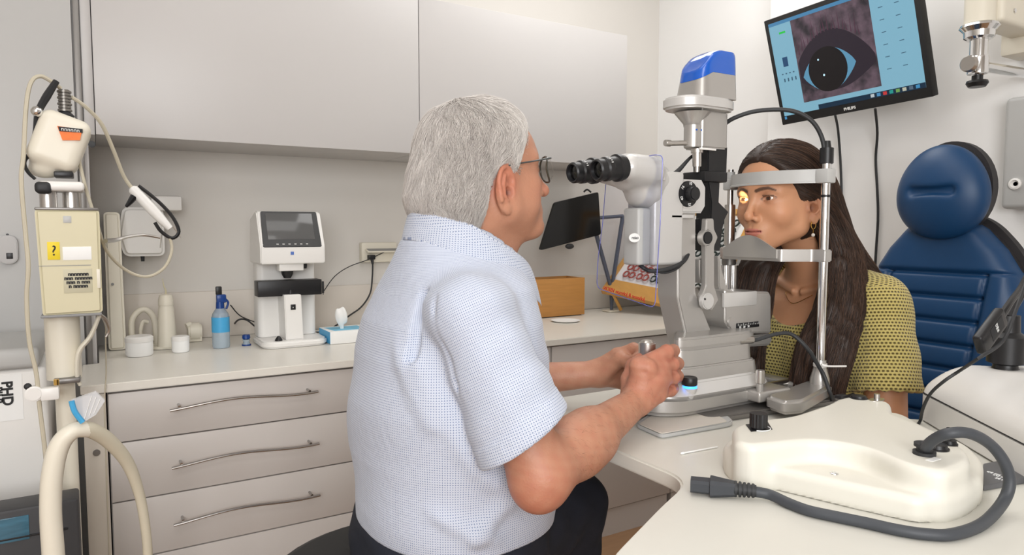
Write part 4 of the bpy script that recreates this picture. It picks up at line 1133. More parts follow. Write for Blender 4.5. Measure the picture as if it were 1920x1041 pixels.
def outline_pad(y, z, yl):
    # overall pillow with edge fall-off, side bolsters, ribbed centre
    w_ = (yl[1]-yl[0])/2; u = (y-CY)/max(w_, 1e-4); ez = min(1, max(0, (1.175-z)/.05)); ez2 = min(1, max(0, (z-.53)/.04))
    e = sqrt(max(0, 1-abs(u)**6))*sqrt(1-(1-ez)**2)*sqrt(1-(1-ez2)**2)
    dep = .062*e
    inner = .128-.055*max(0, (1.02-z)/.45)          # half width of the ribbed field narrows downwards
    if z < 1.02:
        s = abs(y-CY)-inner
        dep -= .012*math.exp(-(s/.007)**2)*e
        if s < 0:
            k = (1.02-z)/.064; fr = k-math.floor(k); dep -= .014*math.exp(-(min(fr, 1-fr)*.064/.006)**2); dep -= .004*(1-math.sin(pi*fr))
        else: dep += .012*min(1, s/.04)*e
    else:
        dep -= .012*math.exp(-((z-1.02)/.007)**2)*(abs(y-CY) < inner+.06)
    return dep
obj('backrest', lean(pad(outline_pad, 90, 170, lambda z: (CY-hw(z), CY+hw(z)), (.53, 1.168))), 'leather', ch, 180)
def headrest(P):
    P = P+V(0, .014, 0)
    q = P-V(1.925, CY+.005, 1.235); a = .0
    d = elp(P, (1.945, CY, 1.215), (.056, .116, .105))
    z = P[:, 2]; w_ = 1-.15*np.clip((z-1.2)/.12, 0, 1)
    d = smin(d, elp(P, (1.945, CY, 1.262), (.052, .098, .100)), .04)
    d = d+.018*np.exp(-(np.maximum(cap(P, (1.895, CY-.045, 1.238), (1.895, CY+.05, 1.238), 0), 0)/.012)**2)*(P[:, 0] < 1.94)
    return smax(d, P[:, 0]-1.975, .01)
Pq, Fq_ = sdf_mesh(headrest, (1.86, CY-.14, 1.03), (2.0, CY+.14, 1.41), .005)
ho = np_mesh('headrest', Pq, Fq_, 'leather', ch)
obj('headrest_back', MB().prism([(CY-.014+.106*cos(a), 1.245+.128*sin(a)) for a in np.linspace(0, 2*pi, 41)[:-1]], 1.972, 2.02, 'X', .01), 'leather_k', ho)
obj('seat', MB().box((1.46, CY-.23, .40), (1.97, CY+.24, .49), .035, 4), 'leather', ch, 60)
obj('seat_base', MB().box((1.52, CY-.20, .30), (1.96, CY+.2, .40), .02), 'grey_l', ch)
obj('pedestal', MB().box((1.62, CY-.13, .04), (1.9, CY+.13, .30), .03), 'grey_l', ch)
obj('foot_plate', MB().prism(rrect(1.74, CY, .62, .5, .08), 0, .04, 'Z', .01), 'grey_l', ch)
for s in (-1, 1):
    ar = obj('armrest', MB().box((1.58, CY+s*.275-.035, .655), (1.92, CY+s*.275+.035, .70), .018, 3), 'leather_k', ch)
    obj('support', MB().box((1.80, CY+s*.275-.012, .40), (1.86, CY+s*.275+.012, .66), .005).box((1.80, min(CY+s*.2, CY+s*.285), .36), (1.86, max(CY+s*.2, CY+s*.285), .41), .005), 'silver_d', ar)

# ================================================================ slit lamp microscope
YC = .97
def ax2(px, py, y=YC): q = at(px, py, 'Y', y); return (q.x, q.z)
sl = thing('slit_lamp', 'silver table microscope with black eyepieces and a blue-topped lamp tower', 'eye microscope', (.95, YC, TZ))
# ground plates
pz = lambda px, py, z=TZ: tuple(at(px, py, 'Z', z))[:2]
obj('slide_plate', MB().prism(rpoly([pz(1192, 803), pz(1240, 824), pz(1378, 800), pz(1340, 768), pz(1240, 768)], [.01, .012, .02, .01, .01]), TZ+.0005, TZ+.0095, 'Z', .002), 'grey_l', sl)
obj('slide_pad', MB().prism(rpoly([pz(1198, 797, TZ+.009), pz(1240, 815, TZ+.009), pz(1365, 792, TZ+.009), pz(1325, 768, TZ+.009), pz(1240, 768, TZ+.009)], .008), TZ+.0096, TZ+.0108, 'Z', .0004), mat('beige_pad', (206, 200, 190), .5, var=.01), sl)
obj('cross_slide', MB().prism(rpoly([(.90, .835), (1.24, .80), (1.245, 1.09), (.92, 1.10)], .02), TZ+.0005, TZ+.012, 'Z', .003), 'silver_d', sl)
obj('rail', MB().box((.90, .90, TZ+.012), (1.20, .915, TZ+.02), .002), 'black', sl)
obj('slide_axle', MB().cyl((1.0, .905, .826), (1.235, .905, .826), .0075), 'steel', sl)
# moving base
hs = [(.806, .93), (.818, .885), (.86, .858), (1.075, .858), (1.095, .875), (1.095, 1.075), (.95, 1.085), (.845, 1.0)]
obj('base_housing', MB().prism(rpoly(hs, [.03, .03, .02, .02, .01, .02, .02, .03], 4), TZ+.0125, .848, 'Z', .008, 3), 'silver', sl, 50)
t2 = [(.835, .90), (.875, .872), (1.085, .872), (1.085, 1.065), (.875, 1.065), (.835, 1.03)]
def taper(poly, z0, z1, k, c, bev=.003):
    mb = MB(); a = [Vector((x, y, z0)) for x, y in poly]; b = [Vector((c[0]+(x-c[0])*k, c[1]+(y-c[1])*k, z1)) for x, y in poly]
    mb.loft([a, b]); bmesh.ops.bevel(mb.bm, geom=[e for e in mb.bm.edges if abs(e.verts[0].co.z-e.verts[1].co.z) < 1e-6 and e.verts[0].co.z > z1-1e-5], offset=bev, segments=2, affect='EDGES'); return mb
obj('base_cover', taper(rpoly(hs, [.03, .03, .02, .02, .01, .02, .02, .03], 4), .848, .868, .86, (.985, .97), .004), 'silver_w', sl, 50)
obj('turntable_lower', taper(rpoly([(.868, .892), (.900, .878), (1.08, .878), (1.08, 1.06), (1.04, 1.06), (.895, .920)], .018, 4), .866, .892, .97, (.98, .97)), 'silver', sl, 50)
obj('turntable', taper(rpoly([(.874, .898), (.905, .884), (1.07, .884), (1.07, 1.055), (1.035, 1.055), (.900, .925)], .018, 4), .8925, .924, .98, (.98, .97)), 'silver', sl, 50)
jb = obj('joystick', MB().cyl((.803, .888, .864), (.803, .888, .945), .0145, .0145, 28, .002).cyl((.803, .888, .944), (.803, .888, .9485), .0125, .009, 28, .001), 'steel', sl)
k_ = at(1293, 716, 'Y', .868)
lb = obj('light_switch', MB().lathe([(0, .004), (.0125, .004), (.0135, .006), (.0135, .016), (.012, .0185), (.009, .0175), (0, .0175)], (k_.x, k_.y, k_.z-.010)), 'black', sl)
obj('glow_ring', MB().lathe([(0, 0), (.0126, 0), (.0130, .002), (.0126, .004), (0, .004)], (k_.x, k_.y, k_.z-.0105)), mat('blue_glow', (60, 140, 255), .3, emit=(50, 130, 255), estr=2.5), lb)
obj('cone_foot', MB().lathe([(0, -.022), (.004, -.02), (.010, -.008), (.0125, 0), (0, 0)], (k_.x+.002, k_.y, k_.z-.0108)), 'silver_w', lb)
# microscope arm: foot and column
prof = [ax2(1252, 395), ax2(1281, 395), ax2(1281, 548), ax2(1297, 585), ax2(1312, 622), ax2(1322, 630), ax2(1420, 622), ax2(1424, 634), ax2(1418, 644), ax2(1270, 652), ax2(1262, 628), ax2(1246, 556), ax2(1246, 470)]
def yprism(pts, y0, y1, bev=.002, r=0., seg=2):
    return MB().prism(rpoly(pts, r, 4) if r else pts, y0, y1, 'Y', bev, seg)
obj('microscope_arm', yprism(prof, .935, .992, .004, .006, 3), 'silver', sl, 40)
obj('arm_foot', MB().prism(rpoly([(.872, .894), (.905, .882), (1.075, .884), (1.085, .92), (1.085, 1.03), (1.06, 1.055), (1.03, 1.05), (.898, .922)], .018, 4), .9245, .945, 'Z', .004), 'silver', sl, 50)
# illumination base block with the angle scale
bl = [ax2(1337, 600, .955), ax2(1337, 540, .955), ax2(1357, 545, .955), ax2(1420, 545, .955), ax2(1424, 552, .955), ax2(1424, 622, .955), ax2(1352, 622, .955)]
ib = obj('lamp_arm_base', yprism(bl, .925, 1.01, .004, .006, 3), 'silver', sl, 40)
p = at(1371, 604, 'Y', .925); obj('button', MB().cyl(p+Vector((0, .002, 0)), p+Vector((0, -.0025, 0)), .010, bev=.001), 'silver', ib)
a, b = at(1381, 611, 'Y', .924), at(1422, 611, 'Y', .924)
obj('angle_scale', MB().box((a.x, .9225, a.z-.0065), (b.x+.001, .930, a.z+.0045), .001), 'black', ib)
mb = MB()
for i in range(13):
    x = a.x+.003+i*(b.x-a.x-.004)/12; mb.box((x-.0003, .9221, a.z-.0005), (x+.0003, .9226, a.z+(.004 if i % 3 == 0 else .002)))
obj('scale_marks', mb, 'ink_w', ib, None)
for i, s in enumerate(('10', '20', '30')):
    text('numeral', s, .006, (a.x+.008+.012*i, .9222, a.z-.0035), (1, 0, 0), (0, 0, 1), 'ink_w', ib)
a, b = at(1357, 549, 'Y', .925), at(1418, 572, 'Y', .925)
obj('base_cap', MB().box((a.x, .9235, b.z), (b.x, .93, a.z-.001), .0015), 'silver_w', ib)
# swing link, pivots, slanted arm
lk_ = yprism([ax2(1319, 410, .93), ax2(1333, 410, .93), ax2(1334, 430, .93), ax2(1341, 445, .93), ax2(1334, 462, .93), ax2(1334, 535, .93), ax2(1342, 562, .93), ax2(1330, 582, .93), ax2(1314, 570, .93), ax2(1311, 555, .93), ax2(1318, 535, .93), ax2(1318, 462, .93), ax2(1311, 445, .93), ax2(1318, 430, .93)], .922, .936, .002, .004)
lo = obj('swing_link', lk_, 'silver', sl, 40)
p = at(1326, 446, 'Y', .922); obj('pivot_cover', MB().cyl(p+Vector((0, .001, 0)), p+Vector((0, -.003, 0)), .0118, bev=.001), 'black', lo)
obj('pivot_ring', MB().cyl(p+Vector((0, .012, 0)), p+Vector((0, -.001, 0)), .0150, bev=.001), 'silver', lo)
p = at(1326, 565, 'Y', .920); obj('pivot_knob', MB().cyl(p+Vector((0, .008, 0)), p+Vector((0, -.004, 0)), .0155, bev=.002), 'silver_w', lo)
p2_ = at(1322, 561, 'Y', .9155); obj('screw', MB().cyl(p2_+Vector((0, .001, 0)), p2_+Vector((0, -.0005, 0)), .002), 'black', lo)
obj('link_block', yprism([ax2(1297, 485, .96), ax2(1317, 482, .96), ax2(1317, 530, .96), ax2(1300, 530, .96), ax2(1297, 515, .96)], .94, .975, .002, .003), 'silver', sl, 40)
obj('lamp_support', yprism([ax2(1336, 480, .955), ax2(1341, 480, .955), ax2(1343, 505, .955), ax2(1358, 552, .955), ax2(1345, 560, .955), ax2(1337, 535, .955)], .94, .985, .002), 'silver', sl, 40)
for i, (px_, py_) in enumerate(((1287, 496), (1310, 548))):
    p = at(px_, py_, 'Y', .96); obj('adjuster', MB().lathe([(0, -.008), (.009, -.008), (.0105, -.005), (.0105, .005), (.009, .008), (0, .008)], p, 20, Matrix.Rotation(pi/2, 4, 'Y')), 'steel', sl)
obj('adjuster_shaft', MB().cyl(at(1280, 515, 'Y', .962), at(1302, 515, 'Y', .962), .006), 'silver', sl)
# black optical column with the mirror head
cb = yprism([ax2(1313, 278), ax2(1350, 278), ax2(1348, 335), ax2(1336, 338), ax2(1334, 380), ax2(1352, 398), ax2(1345, 412), ax2(1341, 430), ax2(1336, 470), ax2(1316, 470), ax2(1319, 380), ax2(1313, 340)], .950, .990, .002)
co_ = obj('optical_column', cb, 'black', sl, 40)
a, b = ax2(1300, 322), ax2(1342, 344); obj('column_clamp', MB().box((a[0], .940, b[1]), (b[0], 1.0, a[1]), .003), 'black', co_)
p = at(1318, 424, 'Y', .94); obj('mirror_holder', MB().box((p.x-.010, .937, p.z-.016), (p.x+.022, .952, p.z+.014), .003), 'black', co_)
# lamp house
c0 = at(1318, 245, 'Y', .965)
lx = [at(x, 240, 'Y', .965).x for x in (1258, 1286, 1300, 1352, 1357)]
zz = {y: at(1318, y, 'Y', .965).z for y in (98, 120, 142, 160, 188, 192, 210, 214, 240, 280, 262, 275)}
cx = (lx[0]+lx[4])/2+.004
lh = obj('lamp_house', MB().prism(rpoly([(lx[2]+.002, .945), (lx[3], .945), (lx[3], .995), (lx[2]+.002, .995)], .010, 4), zz[280], zz[210], 'Z', .003), 'silver', sl, 50)
obj('lamp_funnel', MB().lathe([(0, zz[240]), (.0165, zz[240]-.0), (.0175, zz[240]+.006), (.034, zz[214]), (0, zz[214])], (lx[1]+.020, .968, 0)), 'silver', lh)
obj('filter_barrel', MB().cyl((lx[1]+.015, .962, zz[275]-.004), (lx[1]+.015, .962, zz[240]+.002), .0165, bev=.001), 'silver', lh)
for dx in (-.006, .006): obj('filter_dot', MB().cyl((lx[1]+.015+dx, .9475, zz[240]-.008), (lx[1]+.015+dx, .9455, zz[240]-.008), .0016), 'blue', lh)
rim = [(lx[0], .97), (lx[0]+.005, .945), (lx[0]+.03, .925), (lx[3]-.02, .925), (lx[4], .938), (lx[4], 1.0), (lx[3]-.02, 1.012), (lx[0]+.03, 1.012), (lx[0]+.005, .995)]
obj('lamp_rim', MB().prism(rpoly(rim, .012, 4), zz[212] if 212 in zz else zz[210], zz[188], 'Z', .004, 3), 'silver_w', lh, 50)
# tapering hood, silver below and glossy blue above, cut on a slant
def resample(P, n):
    P = [Vector(p) for p in P]; Q = P+[P[0]]; L_ = [0]
    for a, b in zip(Q, Q[1:]): L_.append(L_[-1]+(b-a).length)
    o = []; j = 0
    for k in range(n):
        t = L_[-1]*k/n
        while L_[j+1] < t: j += 1
        o.append(tuple(Q[j].lerp(Q[j+1], (t-L_[j])/max(L_[j+1]-L_[j], 1e-9))))
    return o
def hood_ring(f, z, zofs=0):
    x0 = lx[1]+.001+.010*f; x1 = lx[4]-.0005; y0, y1 = .930+.005*f, 1.005-.005*f; pts = rpoly([(x0, y0), (x1, y0), (x1, y1), (x0, y1)], [.022, .010, .010, .022], 5); return resample(pts, 72)
z0, zt = zz[188], zz[98]; xm = at(1332, 100, 'Y', .965).x; xl = at(1293, 150, 'Y', .965).x
rings = []; cut = lambda x: zz[160]+(zz[142]-zz[160])*min(1, max(0, (x-lx[1])/(.035)))
rings.append([Vector((x, y, z0)) for x, y in hood_ring(0, 0)]); rings.append([Vector((x, y, cut(x))) for x, y in hood_ring(.6, 0)])
obj('hood_base', MB().loft(rings), 'silver', lh, 50)
rings = [[Vector((x, y, cut(x)+.0003)) for x, y in hood_ring(.6, 0)]]
for k in range(1, 8):
    u = k/7; rr_ = []
    for x, y in hood_ring(.6+.4*u, 0):
        top_z = zt-.040*max(0, (xm-x)/(xm-xl))**2; sh = 1-.07*max(0, (u-.7)/.3)**2
        cxx = lx[4]-.026; rr_.append(Vector((cxx+(x-cxx)*sh, .9675+(y-.9675)*sh, cut(x)+(top_z-cut(x))*u**.8)))
    rings.append(rr_)
for f_ in (.8, .55, .28, .03):
    cx_ = sum(p.x for p in rings[7])/72; cy_ = .9675
    rr_ = []
    for p in rings[7]:
        x, y = cx_+(p.x-cx_)*f_, cy_+(p.y-cy_)*f_; rr_.append(Vector((x, y, zt-.040*max(0, (xm-x)/(xm-xl))**2+.0035*(1-f_))))
    rings.append(rr_)
obj('hood_cap', MB().loft(rings), 'blue', lh, 60)
a, b = at(1247, 268, 'Y', .962), at(1287, 268, 'Y', .962)
obj('slit_lever', MB().cyl(a, a+Vector((.013, 0, 0)), .0062, n=14, bev=.001).cyl(a+Vector((.013, 0, 0)), b, .0048), 'steel', lh)
a, b = at(1310, 277, 'Y', .944), at(1340, 283, 'Y', .944)
obj('aperture_scale', MB().box((a.x, .9400, b.z), (b.x, .9435, a.z), .0005), 'white', lh)
a = at(1307, 284, 'Y', .955); b = at(1307, 313, 'Y', .955)
obj('adjuster_shaft', MB().cyl(a, b, .0085, bev=.001).cyl(b, b-Vector((0, 0, .010)), .0045).cyl(a+Vector((0, 0, .004)), a-Vector((0, 0, .003)), .0115), 'steel', lh)
# microscope body
a, b = ax2(1205, 322, .96), ax2(1256, 495, .96)
mh = obj('microscope_body', MB().box((a[0]-.002, .925, b[1]), (b[0], 1.0, a[1]), .006, 3), 'silver_w', sl, 50)
a2, b2 = ax2(1172, 390, .96), ax2(1204, 496, .96)
cm = obj('camera_housing', MB().box((a2[0]+.008, .934, b2[1]), (a[0]-.001, .975, a2[1]), .005, 3), 'grey_l', sl, 50)
p = at(1190, 446, 'Y', .933)
stk = obj('sticker', MB().prism([(p.x+.0125*cos(t), p.z+.008*sin(t)) for t in np.linspace(0, 2*pi, 33)[:-1]], .9332, .9340, 'Y'), 'paper', cm)
text('lettering', 'reiao', .0078, (p.x+.001, .9330, p.z), (1, 0, 0), (0, 0, 1), 'ink', stk)
# magnification changer
a, b = ax2(1253, 335, .935), ax2(1318, 400, .935)
mg = obj('magnification_drum', yprism([(a[0], a[1]), (b[0]-.010, a[1]), (b[0], a[1]-.013), (b[0], b[1]+.013), (b[0]-.010, b[1]), (a[0], b[1])], .928, .995, .003), 'silver_w', sl, 40)
p = at(1288, 364, 'Y', .928)
dl = obj('dial', MB().cyl(p+Vector((0, .001, 0)), p+Vector((0, -.005, 0)), .0245, .0235, 40, .001), 'black', mg)
obj('dial_ring', MB().cyl(p+Vector((0, .002, 0)), p+Vector((0, -.002, 0)), .0262, n=40, bev=.0005), 'chrome', mg)
obj('dial_grip', MB().cyl(p+Vector((.002, -.005, 0)), p+Vector((.002, -.020, 0)), .0135, .0125, 32, .0015), 'black', dl)
for s, ang_ in (('10', 80), ('16', 145), ('40', 205), ('25', 275), ('6', 20)):
    q = p+Vector((.0192*cos(radians(ang_)), -.0052, .0192*sin(radians(ang_)))); rr = radians(ang_-90)
    text('numeral', s, .0078, q, (cos(rr), 0, sin(rr)), (-sin(rr), 0, cos(rr)), 'ink_w', dl)
a, b = ax2(1255, 402, .93), ax2(1298, 410, .93)
obj('drum_foot', MB().box((a[0], .925, b[1]), (b[0], .99, a[1]), .002), 'silver_w', sl)
# binocular head and eyepieces
def bh(P):
    d = cap(P, (.812, .955, 1.238), (.872, .958, 1.226), .033, .035)
    d = smin(d, cap(P, (.793, .926, 1.243), (.840, .930, 1.238), .0235, .028), .015)
    d = smin(d, cap(P, (.793, .992, 1.243), (.840, .990, 1.238), .0235, .028), .015)
    d = smin(d, elp(P, (.850, .955, 1.200), (.030, .036, .026)), .015)
    return smax(smax(d, P[:, 0]-.895, .003), .774-P[:, 0], .003)
Pq, Fq_ = sdf_mesh(bh, (.75, .88, 1.15), (.92, 1.04, 1.30), .0026)
bo = np_mesh('binocular_head', Pq, Fq_, 'silver_w', sl)
for y in (.928, .996):
    m4 = Matrix.Rotation(radians(-97), 4, 'Y')
    c_ = (.778, y, 1.243)
    eo = obj('eyepiece', MB().lathe([(0, 0), (.0215, 0), (.0215, .006), (.0235, .007), (.0235, .015), (.0205, .017), (.0195, .030), (.0205, .031), (.0205, .040), (.018, .043), (.0185, .045), (.0185, .055), (.0165, .058), (.0145, .057), (.013, .050), (0, .050)], c_, 36, m4), 'black', bo, 30)
    obj('eyepiece_lens', MB().lathe([(0, .0515), (.0128, .0505), (.0128, .0515), (0, .0535)], c_, 24, m4), 'glass_k', eo)
    mb = MB()
    for i in range(7):
        mb.box((-.0003-.0205, -.0006, .033), (-.0201, .0006, .0352 if i % 2 else .0368), mtx=Matrix.Translation(c_) @ m4 @ Matrix.Rotation(radians(-60+i*12+180), 4, 'Z'))
    # tick marks turn with the barrel
    obj('dioptre_marks', mb, 'ink_w', eo, None)
obj('lens_barrel', MB().cyl((.862, .958, 1.160), (.862, .958, 1.192), .017, .019, bev=.001), 'silver_w', bo)
# breath shield
def yz(px, py): q = at(px, py, 'X', .832); return (q.y, q.z)
sh_ = [yz(1243, 292), yz(1228, 290), yz(1200, 297), yz(1188, 305), yz(1176, 304), yz(1140, 298), yz(1130, 420), yz(1121, 490), yz(1119, 540), yz(1228, 578), yz(1238, 420)]
M['shield'] = mat('clear_acrylic', (246, 248, 255), .03, trans=1., ior=1.08)
M['shield_edge'] = mat('acrylic_edge', (112, 116, 190), .2, var=.02, coat=.5)
so = obj('breath_shield', MB().prism(rpoly(sh_, [.012, .012, .01, .008, .008, .012, 0, .02, .015, .014, 0], 5), .8310, .8326, 'X'), 'shield', sl, None)
ed = [Vector((.8318, y, z)) for y, z in rpoly(sh_, [.012, .012, .01, .008, .008, .012, 0, .02, .015, .014, 0], 5)]
obj('shield_edge', MB().tube(ed+[ed[0]], .00085, 6, 1, cap=False), 'shield_edge', so)
p0, p1 = at(1205, 561, 'X', .8305), at(1135, 541, 'X', .8305)
text('lettering', 'Johnson & Johnson VISION', .0105, (p0+p1)/2, (p0-p1), (0, 0, 1), 'red', so, mirror=True)
p = at(1220, 305, 'X', .832)
obj('shield_knob', MB().cyl((.826, p.y, p.z), (.856, p.y, p.z), .0085, bev=.0015), 'grey_l', so)
obj('shield_bracket', MB().box((.850, p.y-.006, p.z-.03), (.862, .93, p.z-.004), .002), 'silver_w', sl)
# cables on the instrument
def cable(name, pts, r, par, m_='rubber', n=10): return obj(name, MB().tube(pts, r, n, 6), m_, par)
A_ = lambda px, py, y: at(px, py, 'Y', y)
cable('cable', [A_(1200, 497, .945), A_(1218, 508, .93), A_(1250, 505, .92), A_(1280, 492, .925), A_(1291, 472, .945), A_(1284, 465, .97)], .0038, sl)
cable('cable', [A_(1228, 505, .93), A_(1245, 512, .922), A_(1272, 502, .926), A_(1288, 480, .95), A_(1284, 470, .975)], .0022, sl)
cable('cable', [A_(1258, 330, .985), A_(1272, 320, .98), A_(1292, 298, .975), A_(1305, 288, .985)], [.0045, .0045, .003, .003], sl)
cable('lamp_cable', [A_(1350, 240, .975), A_(1375, 222, .95), A_(1420, 208, .92), A_(1480, 207, .88), A_(1520, 225, .85), A_(1541, 258, .838), A_(1547, 296, .834)], .0042, sl)
nbz = at(1545, 745, 'Y', .834)
cable('cable', [A_(1400, 641, .90), A_(1420, 637, .88), A_(1458, 626, .86), A_(1486, 628, .845), A_(1515, 655, .825), A_(1532, 682, .822), A_(1545, 705, .815), A_(1557, 738, .80), at(1566, 752, 'Z', TZ+.006), at(1600, 740, 'Z', TZ+.006)], .0038, sl)
p = A_(1412, 637, .885); obj('cable_gland', MB().cyl(p+Vector((-.03, .01, 0)), p, .009, .007, bev=.001), 'steel', sl)

# ================================================================ head and chin rest
X0, YN, YF = 1.200, .834, 1.066
hr = thing('chin_rest', 'silver forehead and chin rest frame held by two chrome posts before the woman', 'chin rest', (X0, .95, TZ))
def zx(px, py, y): return at(px, py, 'X', X0).z
obj('crossbar_foot', MB().prism(rpoly([(1.02, .775), (1.06, .765), (1.215, .815), (1.225, .85), (1.20, .865), (1.03, .825)], .012, 4), TZ+.0125, .838, 'Z', .006, 3), 'silver', hr, 50)
obj('cross_member', MB().box((1.19, .83, TZ+.0125), (1.225, 1.08, .830), .004), 'silver', hr)
zb = .838
np_ = obj('post', MB().cyl((X0, YN, .83), (X0, YN, 1.268), .0085, n=28), 'chrome', hr)
obj('post_foot', MB().lathe([(0, 0), (.0185, 0), (.018, .012), (.012, .034), (.011, .048), (0, .048)], (X0, YN, .836)), 'silver', hr)
ztie = zx(1532, 683, YN)
obj('post_collar', MB().cyl((X0, YN, ztie-.024), (X0, YN, ztie-.006), .0115, bev=.001), 'black', hr)
tie = obj('cable_tie', MB().cyl((X0, YN, ztie-.003), (X0, YN, ztie+.003), .013, n=24).tube([(X0-.012, YN-.012, ztie+.003), (X0-.004, YN-.020, ztie+.001), (X0+.03, YN-.035, ztie)], [.003, .0018, .0018], 6), 'white', hr)
zr = zx(1545, 368, YN); obj('post_ring', MB().cyl((X0, YN, zr-.0025), (X0, YN, zr+.0025), .0089), 'black', hr)
obj('cable_plug', MB().cyl((X0, YN, 1.262), (X0, YN, 1.292), .0125, bev=.001).cyl((X0, YN, 1.292), (X0, YN, 1.305), .008, .006), 'black', hr)
# far post with knurled height wheel
zk0, zk1 = at(1365, 540, 'Y', YF).z, at(1365, 497, 'Y', YF).z
def Zf(py): return at(1366, py, 'Y', YF).z
obj('post', MB().cyl((X0, YF, .83), (X0, YF, Zf(318)), .0065).cyl((X0, YF, .83), (X0, YF, Zf(545)), .013).cyl((X0, YF, Zf(460)), (X0, YF, Zf(384)), .0115, bev=.001), 'steel', hr)
kn = []
for j in range(2):
    kn.append([Vector((X0+(.0195+.0007*(i % 2))*cos(2*pi*i/72), YF+(.0195+.0007*(i % 2))*sin(2*pi*i/72), (zk0, zk1)[j])) for i in range(72)])
obj('height_wheel', MB().loft(kn), 'steel', hr, 20)
obj('wheel_foot', MB().cyl((X0, YF, Zf(557)), (X0, YF, zk0-.0005), .018, bev=.001), 'silver_d', hr)
obj('wheel_collar', MB().cyl((X0, YF, zk1+.0005), (X0, YF, Zf(483)), .0155, bev=.001), 'silver_d', hr)
# crossbar with chin cup
zc0, zc1 = zx(1545, 491, YN), zx(1545, 468, YN)
bar = [(X0-.012, YN-.012), (X0+.010, YN-.012), (X0+.010, YN+.014), (X0-.050, YN+.062), (X0-.052, YF-.062), (X0+.010, YF-.016), (X0+.012, YF+.014), (X0-.014, YF+.014), (X0-.070, YF-.045), (X0-.068, YN+.045), (X0-.014, YN+.014)]
cr_ = obj('chin_bar', MB().prism(rpoly(bar, .004, 3), zc0, zc1, 'Z', .002), 'silver', hr, 40)
r1 = []
for k in range(25):
    u = k/24; y = YN+.052+(YF-YN-.100)*u; h_ = .027*sin(pi*min(1, max(0, u*1.0)))**1.2; xb = X0-.072-.004*sin(pi*u)
    r1.append([Vector((xb, y, zc0+.006)), Vector((xb, y, zc1+h_)), Vector((xb+.003, y, zc1+h_)), Vector((xb+.007, y, zc1-.002)), Vector((xb+.05, y, zc1-.012)), Vector((xb+.05, y, zc0+.006))])
obj('chin_cup', MB().loft(r1), 'silver', cr_, 50)
# forehead band
zb0, zb1 = zx(1545, 343, YN), zx(1545, 317, YN)
ctr = [(X0, YN-.004), (X0-.004, YN+.012), (X0-.030, YN+.045), (X0-.050, YN+.090), (X0-.054, .950), (X0-.050, YF-.08), (X0-.032, YF-.035), (X0-.006, YF-.012), (X0, YF+.004)]
cp = []; 
for i in range(len(ctr)-1):
    a, b, c, d = [Vector(ctr[max(0, min(len(ctr)-1, i+j))]) for j in (-1, 0, 1, 2)]
    for k in range(5):
        u = k/5; cp.append(.5*((2*b)+(c-a)*u+(2*a-5*b+4*c-d)*u*u+(3*b-a-3*c+d)*u**3))
cp.append(Vector(ctr[-1])); rr_ = []
for i, p in enumerate(cp):
    tn = (cp[min(i+1, len(cp)-1)]-cp[max(i-1, 0)]).normalized(); n_ = Vector((tn.y, -tn.x))*.0028
    rr_.append([Vector((p.x-n_.x*1.6, p.y-n_.y*1.6, zb0)), Vector((p.x-n_.x*1.6, p.y-n_.y*1.6, zb0+.003)), Vector((p.x-n_.x, p.y-n_.y, zb0+.004)), Vector((p.x-n_.x, p.y-n_.y, zb1)), Vector((p.x+n_.x, p.y+n_.y, zb1)), Vector((p.x+n_.x, p.y+n_.y, zb0))])
fb = obj('forehead_band', MB().loft(rr_), 'grey_l', hr, 40)
obj('band_clamp', MB().box((X0-.013, YN-.013, zb0-.001), (X0+.013, YN+.014, zb1), .003), 'grey_l', fb)
obj('band_clamp', MB().box((X0-.012, YF-.012, zb0-.003), (X0+.012, YF+.012, zb1-.006), .003).cyl((X0, YF, zb1-.006), (X0, YF, zb1+.010), .009), 'grey_l', fb)
# tightening knob and rod in front
p = at(1425, 706, 'Y', .84)
tk = obj('lock_knob', MB().cyl((p.x, p.y, p.z-.012), (p.x, p.y, p.z+.012), .0085, n=20, bev=.001), 'steel', sl)
obj('rack_housing', MB().cyl((1.085, .905, .832), (1.115, .905, .832), .022, bev=.004).cyl((p.x, p.y, .835), (p.x, p.y, p.z-.013), .006).box((p.x-.012, p.y-.01, .822), (1.11, .91, .842), .004), 'silver', sl, 50)
# beam from the mirror onto the eye
sp = bpy.data.lights.new('slit_beam', 'SPOT'); sp.energy = 1.3; sp.color = (1, .80, .42); sp.spot_size = radians(19); sp.spot_blend = .35; sp.shadow_soft_size = .004
spo = bpy.data.objects.new('slit_beam', sp); C.objects.link(spo); spo.location = (1.080, .990, 1.186)
spo.rotation_euler = (Vector([float(v) for v in fromG((.088, -.030, .004))])-Vector(spo.location)).to_track_quat('-Z', 'Y').to_euler()

# ================================================================ monitor on the right wall
def frame(o, X, Y):
    X = Vector(X).normalized(); Y = Vector(Y); Y = (Y-X*Y.dot(X)).normalized(); Zz = X.cross(Y)
    m = Matrix((X, Y, Zz)).transposed().to_4x4(); m.translation = Vector(o); return m
def app(mb, m): bmesh.ops.transform(mb.bm, matrix=m, verts=mb.bm.verts); return mb
def flat(pts, z0, z1): return MB().prism(pts, z0, z1, 'Z')
bl_ = at(1467, 235, 'X', 2.14); br_ = at(1750, 181, 'X', 2.14); tl_ = at(1427, 42, 'X', 2.04)
mw = (br_-bl_).length; mhh = (tl_-bl_).length
mf = frame(bl_, br_-bl_, tl_-bl_)           # local: x right, y up, z towards the viewer, origin bottom left
mn = thing('monitor', 'black wall monitor, tilted, showing a close-up of an eye', 'monitor', (2.25, 1.4, 1.7))
obj('casing', app(MB().box((0, 0, -.032), (mw, mhh, 0), .003), mf), 'black_m', mn)
bz = .016
obj('screen', app(MB().box((bz, bz+.014, -.002), (mw-bz, mhh-bz, .0006)), mf), mat('screen_blue', (60, 90, 110), .25, emit=(140, 192, 212), estr=.50), mn)
